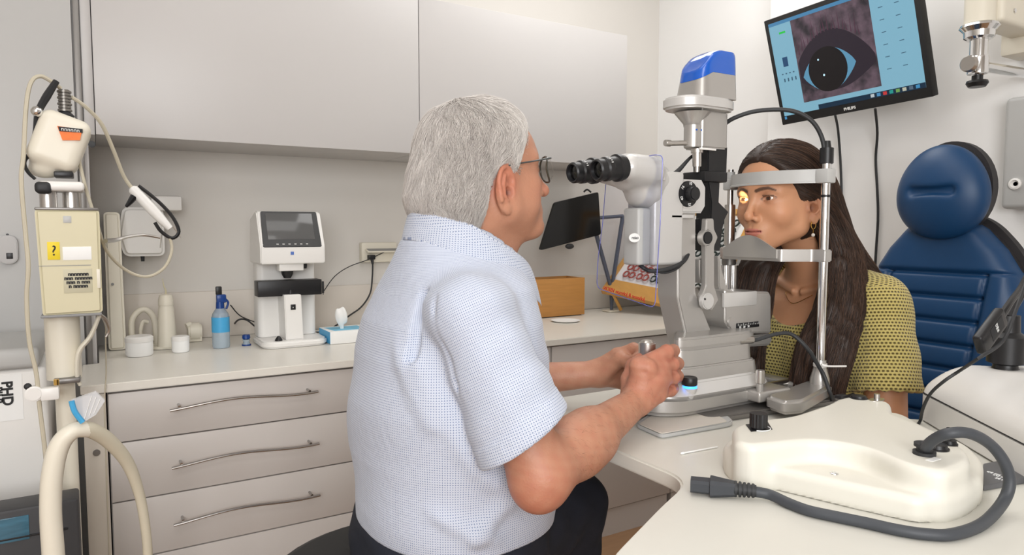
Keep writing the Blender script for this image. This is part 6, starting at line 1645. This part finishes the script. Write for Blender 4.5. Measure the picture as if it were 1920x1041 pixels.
obj('inner_post', MB().tube([(ch_.x-.010, ch_.y-.01, zc(618)), (ch_.x-.002, ch_.y-.005, zc(603)), (ch_.x+.012, ch_.y, zc(605))], .006, 10).cyl((ch_.x-.010, ch_.y-.01, WZ+.009), (ch_.x-.010, ch_.y-.01, zc(616)), .005), 'offwhite', hs_)
cq = Vector((at(370, 620, 'Y', 2.54).x, 2.54, WZ)); ap = thing('roll_dispenser', 'low cream rounded dispenser behind the small white jar', 'dispenser', tuple(cq))
obj('case', MB().cyl((cq.x-.03, cq.y, WZ+.033), (cq.x+.012, cq.y, WZ+.033), .031, n=28, bev=.006).box((cq.x-.03, cq.y-.02, WZ+.001), (cq.x+.012, cq.y+.02, WZ+.02), .003), 'offwhite', ap)
obj('spout', MB().cyl((cq.x-.035, cq.y-.01, WZ+.055), (cq.x-.02, cq.y-.005, WZ+.06), .009), 'offwhite', ap)
# wooden box
a, b = wt(984, 598), wt(1098, 583); wx = thing('wooden_box', 'open honey-coloured wooden box at the back of the worktop', 'box', (1.75, 2.5, WZ))
bx0, bx1, by0, by1 = at(966, 598, 'Y', 2.44).x, at(1096, 585, 'Y', 2.44).x, 2.44, 2.575; bz1 = at(1040, 523, 'Y', 2.44).z
for nm, lo, hi in (('front_board', (bx0, by0, WZ+.004), (bx1, by0+.010, bz1)), ('back_board', (bx0, by1-.010, WZ+.004), (bx1, by1, bz1)), ('side_board', (bx0, by0+.0102, WZ+.004), (bx0+.010, by1-.0102, bz1)), ('side_board', (bx1-.010, by0+.0102, WZ+.004), (bx1, by1-.0102, bz1)), ('bottom_board', (bx0+.0102, by0+.0102, WZ+.004), (bx1-.0102, by1-.0102, WZ+.012))):
    obj(nm, MB().box(lo, hi, .001), 'wood', wx)
obj('foot', MB().box((bx0+.01, by0+.01, WZ+.0005), (bx1-.01, by1-.01, WZ+.004)), 'ink', wx)
# flat white dish
c = wt(1055, 602); tag(obj('paper_disc', MB().lathe([(0, WZ+.0008), (.050, WZ+.0008), (.060, WZ+.006), (.056, WZ+.006), (.048, WZ+.003), (0, WZ+.003)], (c.x, c.y-.02, 0), 40), 'paper'), 'flat white round dish on the worktop in front of the wooden box', 'dish')
# double socket with plug, lead to the lens meter
a, b = at(676, 455, 'Y', 2.60), at(742, 480, 'Y', 2.60); so_ = thing('wall_socket', 'white wall socket with a grey flip lid and a black plug', 'socket', (a.x, 2.61, a.z))
obj('socket_box', MB().box((a.x, 2.585, at(676, 492, 'Y', 2.6).z), (b.x, 2.6195, a.z), .004), 'offwhite', so_)
lidf = MB().box((a.x+.012, 2.545, a.z-.026), (b.x+.004, 2.60, a.z-.020), .002); obj('flip_lid', app(lidf, Matrix.Translation((0, 2.6, a.z)) @ Matrix.Rotation(radians(14), 4, 'X') @ Matrix.Translation((0, -2.6, -a.z))), 'offwhite', so_)
lid2 = MB().box((a.x+.018, 2.55, a.z-.0205), (b.x-.002, 2.595, a.z-.0190)); obj('window_strip', app(lid2, Matrix.Translation((0, 2.6, a.z)) @ Matrix.Rotation(radians(14), 4, 'X') @ Matrix.Translation((0, -2.6, -a.z))), 'grey', so_)
p = at(697, 482, 'Y', 2.57); pl2 = obj('plug', MB().box((p.x-.014, p.y-.01, p.z-.010), (p.x+.012, 2.585, p.z+.008), .003).tube([p, p+Vector((.002, -.004, -.028))], [.008, .004], 10, 1), 'black', so_)
P_l = [p+Vector((.002, -.004, -.026)), at(698, 520, 'Y', 2.57), at(694, 550, 'Y', 2.57), at(678, 575, 'Y', 2.57), at(655, 592, 'Y', 2.57), (xr_+.10, 2.56, WZ+.004), (xr_+.02, 2.50, WZ+.004)]
tag(obj('power_lead', MB().tube(P_l, .0032, 8, 5), 'rubber'), 'black lead hanging from the wall socket towards the tissue box', 'cable')
tag(obj('thin_lead', MB().tube([at(722, 472, 'Y', 2.58), at(690, 487, 'Y', 2.57), at(655, 500, 'Y', 2.55), at(628, 518, 'Y', 2.50), at(608, 545, 'Y', 2.44), at(606, 552, 'Y', 2.40)], .0017, 8, 5), 'rubber'), 'thin dark lead arching from the wall socket to the lens meter', 'cable')
tag(obj('thin_lead', MB().tube([at(432, 572, 'Y', 2.55), at(450, 592, 'Y', 2.55), at(478, 604, 'Y', 2.5), at(490, 606, 'Y', 2.46)], .0020, 8, 5), 'rubber'), 'thin lead rising behind the spray bottle to the lens meter', 'cable')
tag(obj('thick_lead', MB().tube([wt(436, 612, WZ+.02), at(447, 600, 'Y', 2.5), at(462, 600, 'Y', 2.5), at(478, 612, 'Y', 2.48), at(492, 620, 'Y', 2.45)], .0030, 8, 5), 'rubber'), 'thicker black lead curling between spray bottle and lens meter', 'cable')

# tablet on its stand
tf = thing('tablet_stand', 'black tablet tilted on a slim dark two-legged stand behind the eyepieces', 'tablet', (1.6, 2.46, WZ))
TY = 2.44
q = [at(1040, 380, 'Y', TY), at(1122, 360, 'Y', TY+.02), at(1127, 440, 'Y', TY+.02), at(1012, 470, 'Y', TY)]
nn = (q[1]-q[0]).cross(q[3]-q[0]).normalized(); nn = nn if nn.y < 0 else -nn
cq_ = [[p+nn*.0 for p in q], [p-nn*.010 for p in q]]
def rq(pts, k=.10):
    o = []
    for i in range(4):
        p, a, b = pts[i], pts[i-1], pts[(i+1) % 4]
        for t in (0, .33, .66, 1):
            s0 = p+(a-p)*k*.5; s1 = p+(b-p)*k*.5; o.append(s0*(1-t)**2+p*2*t*(1-t)+s1*t*t)
    return o
tab = obj('tablet', MB().loft([rq(cq_[0]), rq(cq_[1])]), 'glass_k', tf)
p = at(1068, 462, 'Y', TY-.006); obj('grip', MB().ell((p.x, p.y, p.z), (.022, .012, .012), 16), 'rubber', tf)
p = at(1100, 362, 'Y', TY); obj('grip', MB().tube([p+Vector((-.02, -.006, .004)), p+Vector((-.005, -.010, .014)), p+Vector((.018, -.006, .004))], .004, 8), 'rubber', tf)
slate = mat('slate_rod', (92, 98, 112), .4, .3, var=.03)
bk = (q[0]+q[1]+q[2]+q[3])/4+Vector((0, .03, 0))
for (xa, ya, xb, yb) in ((1118, 440, 1148, 548), (1168, 405, 1146, 548)):
    a = at(xa, ya, 'Y', TY+.04); b = at(xb, yb, 'Y', TY+.04); f_ = Vector((b.x, b.y, WZ+.006)); mb_ = MB(); obj('strut', MB().tube([a, b, f_], [.010, .009, .004], 8, 1), slate, tf)
at0 = at(1168, 405, 'Y', TY+.04); obj('cross_arm', MB().tube([bk, at(1130, 408, 'Y', TY+.04), at0], .008, 8, 2), slate, tf)
obj('foot', MB().prism(rrect(f_.x, f_.y, .07, .07, .02), WZ+.001, WZ+.008, 'Z', .003), 'offwhite', tf)

# spectacle display, leaning board with a golden pine rim
ds = thing('display_board', 'leaning spectacle display board with golden pine rim behind the microscope', 'display', (2.2, 2.3, WZ))
BL, BR = at(1128, 548, 'Y', 2.50), at(1330, 594, 'Y', 2.03); TR, TL = at(1424, 396, 'X', 2.36), at(1232, 398, 'Y', 2.56)
BR.z = max(BR.z, WZ+.012)
def bil(u, v, h_=0):
    p = BL*(1-u)*(1-v)+BR*u*(1-v)+TR*u*v+TL*(1-u)*v; n_ = (BR-BL).cross(TL-BL).normalized(); n_ = n_ if n_.x < 0 else -n_
    return p+n_*h_
def slab(u0, u1, v0, v1, h0, h1, n=8):
    r = []
    for i in range(n+1):
        u = u0+(u1-u0)*i/n; r.append([bil(u, v0, h0), bil(u, v1, h0), bil(u, v1, h1), bil(u, v0, h1)])
    return MB().loft(r)
obj('backing', slab(.03, .97, .05, .97, -.004, .002), 'paper', ds)
obj('bottom_rail', slab(0, 1, 0, .14, -.010, .014), 'wood_y', ds); obj('top_rail', slab(0, 1, .95, 1.0, -.010, .014), 'wood_y', ds)
obj('side_rail', slab(0, .035, .14, .95, -.010, .014), 'wood_y', ds); obj('side_rail', slab(.955, 1, .14, .95, -.010, .014), 'wood_y', ds)
obj('rear_foot', MB().tube([bil(.85, .02, -.012), Vector((bil(.85, .02).x+.03, bil(.85, .02).y, WZ+.008))], .008, 8, 1).tube([bil(.10, .02, -.012), Vector((bil(.10, .02).x+.05, bil(.1, .02).y, WZ+.008))], .008, 8, 1), 'wood_y', ds)
M['specg'] = mat('green_black_acetate', (38, 52, 48), .3, coat=.3, var=.3, vscale=60); M['specr'] = mat('rose_acetate', (170, 80, 70), .35, coat=.3, var=.3, vscale=60)
def specs(u, v, m_, parent=None):
    mb = MB(); k = .030
    for s in (-1, 1):
        cu = u+s*.030; ring = []
        for t in np.linspace(0, 2*pi, 15): ring.append(bil(cu+.024*cos(t), v+.030*sin(t), .014))
        mb.tube(ring, .0040, 5, 1, cap=False)
        mb.tube([bil(cu+s*.024, v+.01, .014), bil(cu+s*.026, v+.015, .004)], .002, 5, 1)
    mb.tube([bil(u-.008, v+.008, .014), bil(u, v+.016, .018), bil(u+.008, v+.008, .014)], .0025, 5, 2)
    return obj('spectacles', mb, m_)
ORD = 'first second third fourth fifth sixth seventh eighth ninth'.split()
for r_ in range(9):
    for c_ in range(6):
        u = .16+.135*c_; v = .22+.080*r_; red = (c_ < 2)
        tag(specs(u, v, 'specr' if red else 'specg'), ('reddish' if red else 'dark green-black')+' spectacle frame in the %s row up and %s column of the display board' % (ORD[r_], ORD[c_]), 'glasses', 'reddish frames on the display board' if red else 'dark frames on the display board')

# soap or towel dispensers on the back wall
a, b = at(222, 400, 'Y', 2.52), at(310, 480, 'Y', 2.52)
sd = thing('soap_dispenser', 'white wall dispenser with a dark spout behind the hanging handpiece', 'dispenser', (a.x, 2.6, b.z))
obj('case', MB().prism(rpoly([(a.x+.012, b.z), (b.x, b.z), (b.x, a.z+.02), (a.x+.012, a.z+.02), (a.x-.004, (a.z+b.z)/2)], .02), 2.52, 2.6195, 'Y', .010, 3), 'white', sd)
p = at(268, 478, 'Y', 2.53); obj('spout', MB().cyl((p.x, 2.55, p.z+.01), (p.x, 2.55, p.z-.022), .007, .005), 'rubber', sd)
a, b = at(280, 368, 'Y', 2.56), at(332, 396, 'Y', 2.56); tag(obj('wall_shelf', MB().box((a.x, 2.50, b.z), (b.x+.01, 2.6195, a.z), .006), 'white'), 'small white block shelf on the wall above the dispenser', 'shelf')
a, b = at(202, 398, 'Y', 2.46), at(238, 640, 'Y', 2.46)
td = thing('towel_dispenser', 'tall slim cream dispenser standing at the left end of the worktop', 'dispenser', (a.x, 2.5, WZ))
obj('case', MB().prism(rpoly([(a.x-.012, WZ+.002), (b.x-.002, WZ+.002), (b.x-.006, a.z), (a.x-.012, a.z)], .012), 2.46, 2.60, 'Y', .008, 3), 'offwhite', td)
p = at(211, 533, 'Y', 2.46); obj('lock', MB().cyl((p.x, 2.461, p.z), (p.x, 2.457, p.z), .004), 'grey', td)

# ================================================================ laser/scanner trolley at the left
TQ = lambda px, py, y=1.72: at(px, py, 'Y', y)
tr = thing('trolley_instrument', 'cream cabinet instrument on a pole, its white head wearing an orange label', 'instrument', (TQ(120, 700).x, 1.76, 0))
a, b = TQ(64, 392), TQ(193, 588)
obj('cabinet', MB().prism(rpoly([(a.x+.006, b.z), (b.x, b.z+.002), (b.x+.001, a.z), (a.x, a.z)], .008), 1.72, 1.86, 'Y', .010, 3), 'cream', tr, 50)
obj('cabinet_edge', MB().box((a.x+.002, 1.7205, b.z-.004), (b.x-.002, 1.858, b.z+.002), .002), 'grey', tr)
obj('top_plate', MB().box((a.x, 1.722, a.z-.002), (b.x, 1.858, a.z+.004), .002), 'silver_d', tr)
g_ = TQ(112, 430, 1.719)
obj('cover_seam', MB().box((a.x+.002, 1.7192, TQ(64, 500).z), (b.x-.018, 1.7196, TQ(64, 500).z+.0012)), 'grey', tr)
def lab(name, x0, y0, x1, y1, m_, yy=1.7190, par=None):
    p0, p1 = TQ(x0, y0, yy), TQ(x1, y1, yy); return obj(name, MB().box((p0.x, yy, p1.z), (p1.x, yy+.0012, p0.z), .0002), m_, par or tr)
yl = lab('warning_label', 88, 454, 113, 487, 'yellow'); text('question_mark', '?', .030, TQ(101, 471, 1.7186), (1, 0, .0), (0, 0, 1), 'ink', yl)
wl = lab('white_label', 117, 463, 172, 487, 'paper'); gl_ = lab('type_plate', 118, 505, 174, 548, mat('plate_beige', (196, 190, 164), .5, var=.03))
for k, s_ in enumerate(('XXXXXXX', 'XXX XXXXXX', 'XXX X XXX', 'X XXXXX')): text('lettering', s_.replace('X', 'n'), .0105, TQ(147, 514+k*7.5, 1.7184), (1, 0, 0), (0, 0, 1), 'ink', gl_, bold=.0006)
lab('small_tab', 118, 405, 134, 418, 'grey_l'); lab('side_latch', 181, 505, 189, 540, 'offwhite')
# stem below, foot
zbr = TQ(100, 722).z; obj('pole', MB().cyl((TQ(118, 700).x, 1.79, zbr), (TQ(118, 700).x, 1.79, b.z), .033, n=28).cyl((TQ(118, 700).x, 1.79, .06), (TQ(118, 700).x, 1.79, zbr), .019, n=28), 'offwhite', tr)
obj('pole_side', MB().box((TQ(88, 700).x, 1.775, TQ(88, 715).z), (TQ(118, 700).x, 1.83, b.z), .006), 'white', tr)
obj('foot', MB().prism(rrect(TQ(118, 700).x, 1.80, .17, .18, .05, 6), .001, .06, 'Z', .015, 3), 'offwhite', tr)
obj('bracket', MB().box((TQ(98, 700).x, 1.74, TQ(100, 726).z), (TQ(150, 700).x, 1.80, TQ(100, 716).z), .003), 'silver_d', tr)
fl_ = TQ(150, 640, 1.76); obj('curved_guard', MB().tube([TQ(186, 592, 1.76), TQ(170, 630, 1.76), TQ(148, 660, 1.76), TQ(144, 700, 1.76), TQ(150, 722, 1.76)], [.012, .014, .016, .014, .010], 12, 5, flat=.35), 'offwhite', tr)
# neck and head of the instrument
p = TQ(92, 370, 1.76)
obj('neck', MB().cyl((p.x-.002, 1.77, a.z+.003), (p.x-.002, 1.77, TQ(92, 352).z), .016).cyl((p.x+.04, 1.79, a.z+.003), (p.x+.04, 1.79, TQ(92, 352).z), .018), 'steel', tr)
obj('neck_block', MB().box((TQ(64, 350).x, 1.72, TQ(64, 362).z), (TQ(96, 350).x, 1.79, TQ(64, 340).z), .008, 3), 'rubber', tr)
obj('swivel_plate', MB().box((TQ(70, 350).x, 1.725, TQ(70, 357).z), (TQ(158, 350).x, 1.83, TQ(70, 338).z), .008, 3), 'white', tr)
def lhead(P):
    c = np.array(TQ(112, 268, 1.78), f32); q = (P-c) @ rotm(0, radians(20), 0)
    d = np.linalg.norm(np.maximum(np.abs(q)-V(.026, .034, .036), 0), axis=1)-.021
    d = smin(d, elp(P, tuple(TQ(85, 318, 1.78)), (.030, .036, .018)), .02)
    return d
c_h = TQ(112, 268, 1.78)
Pq, Fq_ = sdf_mesh(lhead, (c_h.x-.12, 1.69, c_h.z-.11), (c_h.x+.12, 1.88, c_h.z+.09), .004); hd2 = np_mesh('instrument_head', Pq, Fq_, 'offwhite', tr)
def plate(name, pts, y, m_, par): return obj(name, MB().prism([(TQ(x, yy, y).x, TQ(x, yy, y).z) for x, yy in pts], y, y+.006, 'Y'), m_, par)
plate('orange_label', [(107, 236), (154, 243), (150, 263), (117, 263)], 1.7215, 'orange', hd2)
ob = plate('label_band', [(109, 237), (155, 242), (155, 249), (111, 246)], 1.7205, 'ink', hd2)
text('lettering', 'nnnnnn', .011, TQ(132, 243.5, 1.720), (1, 0, -.06), (0, 0, 1), 'ink_w', ob)
obj('vent', MB().box((TQ(100, 325).x, 1.735, TQ(100, 330).z), (TQ(137, 325).x, 1.80, TQ(100, 320).z), .002), 'black', tr)
obj('head_cap', MB().lathe([(0, 0), (.016, 0), (.018, .006), (.010, .014), (.008, .03), (0, .03)], TQ(122, 222, 1.78), 20), 'rubber', tr)
p = TQ(122, 213, 1.78); mb = MB()
for k in range(7): mb.cyl((p.x, p.y, p.z+.004+k*.0065), (p.x, p.y, p.z+.009+k*.0065), .0135-.0015*(k % 2), n=20, bev=.001)
mb.cyl((p.x, p.y, p.z), (p.x, p.y, p.z+.05), .009)
obj('coil_sleeve', mb, mat('pewter', (128, 124, 118), .35, .6, var=.1), tr)
hk = obj('black_strap', MB().tube([TQ(106, 152, 1.75), TQ(88, 180, 1.75), TQ(72, 210, 1.75), TQ(66, 245, 1.75), TQ(60, 280, 1.75), TQ(46, 303, 1.75), TQ(52, 322, 1.75), TQ(66, 336, 1.75)], [.010, .013, .011, .007, .008, .006, .006, .005], 8, 5, flat=.6), 'rubber', tr)
p = TQ(69, 209, 1.735); obj('clamp_knob', MB().ell(p, .011, 14), 'chrome', tr)
M['hose'] = mat('beige_hose', (196, 188, 168), .5, var=.05)
tag(obj('hose', MB().tube([TQ(100, 1060, 1.70), TQ(95, 960, 1.70), TQ(85, 850, 1.70), TQ(74, 760, 1.70), TQ(68, 700, 1.70), TQ(55, 640, 1.70), TQ(50, 560, 1.70), TQ(53, 500, 1.70), TQ(48, 440, 1.705), TQ(40, 340, 1.71), TQ(44, 290, 1.72), TQ(49, 200, 1.74), TQ(58, 155, 1.75), TQ(75, 143, 1.76), TQ(95, 152, 1.77), TQ(114, 166, 1.78)], .0042, 8, 6), 'hose'), 'beige hose looping over the cream instrument and running down its left side', 'hose')
hpb = thing('handpiece', 'white and black handpiece with finger loops hanging from a beige hose', 'handpiece', tuple(TQ(285, 395, 1.95)))
HY = 1.90
ha, hb = at(250, 355, 'Y', HY), at(322, 432, 'Y', HY); hf = frame(ha, hb-ha, Vector((0, -1, 0)).cross(hb-ha)); hl_ = (hb-ha).length
obj('handle', app(MB().loft([[Vector((x, w_*cos(t), .010*sin(t))) for t in np.linspace(0, 2*pi, 17)[:-1]] for x, w_ in ((-.006, .006), (0, .012), (hl_*.5, .013), (hl_*.75, .011), (hl_*.95, .008))]), hf), 'white', hpb, 60)
obj('grip_frame', app(MB().tube([(hl_*.0, .014, 0), (hl_*.25, .020, 0), (hl_*.55, .024, 0), (hl_*.85, .022, 0), (hl_*1.1, .010, 0), (hl_*1.12, -.012, 0), (hl_*.9, -.020, 0), (hl_*.7, -.016, 0)], .0042, 8, 5), hf), 'black', hpb)
obj('trigger', MB().tube([at(252, 368, 'Y', HY), at(243, 380, 'Y', HY), at(236, 388, 'Y', HY)], [.009, .006, .003], 8, 3), 'black', hpb)
obj('needle', MB().tube([at(325, 425, 'Y', HY), at(340, 447, 'Y', HY)], [.002, .0008], 8, 1).tube([at(303, 440, 'Y', HY), at(300, 465, 'Y', HY)], [.002, .001], 8, 1), 'steel', hpb)
obj('hose', MB().tube([TQ(134, 182, 1.78), at(160, 200, 'Y', 1.80), at(190, 232, 'Y', 1.83), at(212, 280, 'Y', 1.86), at(232, 330, 'Y', 1.89), at(250, 356, 'Y', HY)], .0042, 8, 6), 'hose', hpb)
obj('hose', MB().tube([at(318, 444, 'Y', HY), at(322, 470, 'Y', 1.90), at(308, 502, 'Y', 1.89), at(275, 519, 'Y', 1.88), at(235, 506, 'Y', 1.86), at(200, 470, 'Y', 1.82), at(182, 420, 'Y', 1.79), at(160, 350, 'Y', 1.77), at(148, 300, 'Y', 1.77)], [.0036]*9, 8, 6), 'hose', hpb)
ra = [TQ(198, 452, 1.80), at(218, 450, 'Y', 1.84), at(240, 444, 'Y', 1.86), at(270, 441, 'Y', 1.89), at(300, 446, 'Y', HY)]
obj('swing_rod', MB().tube(ra, [.005, .005, .004, .0035, .003], 8, 5), 'steel', tr)
tag(obj('cord', MB().tube([at(188, 590, 'Y', 1.80), at(198, 612, 'Y', 1.85), at(198, 640, 'Y', 1.90), at(199, 700, 'Y', 1.93), at(196, 760, 'Y', 1.93), at(200, 900, 'Y', 1.935), at(205, 1050, 'Y', 1.94)], .0016, 6, 5), 'hose'), 'thin grey cord hanging in front of the worktop\'s left corner', 'cord')
obj('side_hook', MB().tube([TQ(186, 590, 1.78), TQ(198, 600, 1.80), TQ(204, 618, 1.82), TQ(198, 632, 1.82)], [.004, .005, .005, .003], 8, 4), 'steel', tr)
# plastic connector cluster
cn = thing('connector', 'white plastic tubing connector clipped on the trolley pole', 'connector', tuple(TQ(90, 735, 1.70)))
p = TQ(64, 738, 1.70); obj('wheel', MB().cyl(p+Vector((0, .01, 0)), p+Vector((0, -.01, 0)), .016, n=18, bev=.003), 'white', cn); p0, p1 = TQ(75, 728, 1.70), TQ(112, 748, 1.70)
obj('valve_body', MB().box((p0.x, 1.69, p1.z), (p1.x, 1.712, p0.z), .004), 'white', cn); p = TQ(106, 722, 1.70); obj('port', MB().cyl(p, p+Vector((0, 0, .012)), .005), 'gold', cn)
p = TQ(52, 725, 1.70); obj('cap', MB().ell(p, .007, 12), 'rubber', cn)

# white storage unit at the left edge, its label
SY = 1.86
bx = thing('waste_bin', 'white lidded bin with a printed paper label at the left edge', 'bin', (at(20, 800, 'Y', SY).x, SY+.1, 0))
x1 = at(92, 800, 'Y', SY).x
obj('bin_body', MB().box((x1-.50, SY, at(50, 950, 'Y', SY).z), (x1, SY+.30, at(50, 690, 'Y', SY).z), .012, 3), 'white', bx)
obj('bin_lid', MB().box((x1-.52, SY-.02, at(50, 690, 'Y', SY).z+.001), (x1-.010, SY+.30, at(50, 650, 'Y', SY).z), .012, 3), 'grey_l', bx)
obj('bin_base', MB().box((x1-.49, SY+.01, .002), (x1-.01, SY+.29, at(50, 951, 'Y', SY).z), .004), 'silver_d', bx)
pw = at(36, 730, 'Y', SY); lbp = obj('paper_label', MB().box((x1-.40, SY-.0012, at(50, 785, 'Y', SY).z), (pw.x+.006, SY-.0004, at(50, 700, 'Y', SY).z)), 'paper', bx)
text('lettering', 'PHD', .027, at(13, 738, 'Y', SY-.002), (0, 0, -1), (1, 0, 0), 'ink', lbp, bold=.001)
text('lettering', 'nu n', .020, at(1, 741, 'Y', SY-.002), (0, 0, -1), (1, 0, 0), 'ink', lbp, bold=.001)
# low dark cart at the floor
LYc = 1.62
dk = thing('equipment_case', 'dark grey equipment case with a blue-lit window on the floor, bottom left', 'case', (-.3, LYc, 0))
xa, xb = -1.0, at(150, 1000, 'Y', LYc).x
obj('case_body', MB().box((xa, LYc, .002), (xb, LYc+.075, at(0, 960, 'Y', LYc).z), .006), mat('case_dark', (58, 58, 60), .5, var=.1), dk)
w0, w1 = at(-60, 985, 'Y', LYc), at(56, 1010, 'Y', LYc)
obj('display_window', MB().box((w0.x, LYc-.002, w1.z), (w1.x, LYc+.001, w0.z+.0), .001), mat('window_cyan', (70, 110, 130), .1, var=.5, vscale=20, stretch=(1, 1, 6)), dk)
obj('front_strip', MB().box((xa+.01, LYc-.003, at(0, 1016, 'Y', LYc).z), (xb-.02, LYc+.001, at(0, 1024, 'Y', LYc).z+.012), .001), 'black', dk)
# padded white tube arch in the foreground, plastic sleeve
AY = 1.40
tu = thing('tube_arch', 'thick ivory padded tube bent into an arch at the lower left', 'tube', tuple(at(150, 1040, 'Y', AY)))
pts = [at(105, 1120, 'Y', AY), at(100, 1040, 'Y', AY), at(95, 960, 'Y', AY), at(98, 890, 'Y', AY), at(112, 835, 'Y', AY), at(138, 808, 'Y', AY), at(168, 806, 'Y', AY+.01), at(205, 828, 'Y', AY+.03), at(240, 870, 'Y', AY+.05), at(262, 930, 'Y', AY+.06), at(274, 1000, 'Y', AY+.06), at(278, 1060, 'Y', AY+.06), at(280, 1130, 'Y', AY+.06)]
v0 = Vector((pts[0].x, AY, .0)); v1 = Vector((pts[-1].x, AY+.06, 0))
obj('padded_tube', MB().tube([v0+Vector((0, 0, .012))]+pts[:7]+[pts[6]], [.017]*3+[.0165, .0165, .016, .0145, .013, .012], 16, 6), 'offwhite', tu)
obj('tube_end', MB().tube([pts[5]]+pts[6:]+[v1+Vector((0, 0, .012))], [.012, .0135, .013, .011, .009, .0085, .0085, .0085, .0085], 16, 6), 'hose', tu)
obj('foot', MB().prism(rrect((v0.x+v1.x)/2, AY+.03, .30, .16, .05), .001, .014, 'Z', .003), 'offwhite', tu)
c0 = [at(133, 752, 'Y', AY-.01), at(180, 735, 'Y', AY-.01), at(197, 752, 'Y', AY-.01), at(180, 778, 'Y', AY-.01), at(152, 795, 'Y', AY-.01)]
sv = thing('plastic_sleeve', 'crumpled clear plastic sleeve with a blue edge on top of the ivory arch', 'sleeve', tuple(c0[4]))
obj('film', MB().loft([c0, [p+Vector((0, .012, .0)) for p in c0]]), mat('clear_film', (232, 234, 238), .15, alpha=.45), sv, 20)
obj('blue_edge', MB().tube([at(134, 752, 'Y', AY-.011), at(140, 772, 'Y', AY-.011), at(155, 792, 'Y', AY-.011)], .0045, 8, 4), 'blue_l', sv)
for k in range(3): obj('fold', MB().tube([at(158+k*9, 786-k*5, 'Y', AY-.012), at(172+k*8, 742+k*3, 'Y', AY-.012)], .0006, 5, 1), 'paper', sv)
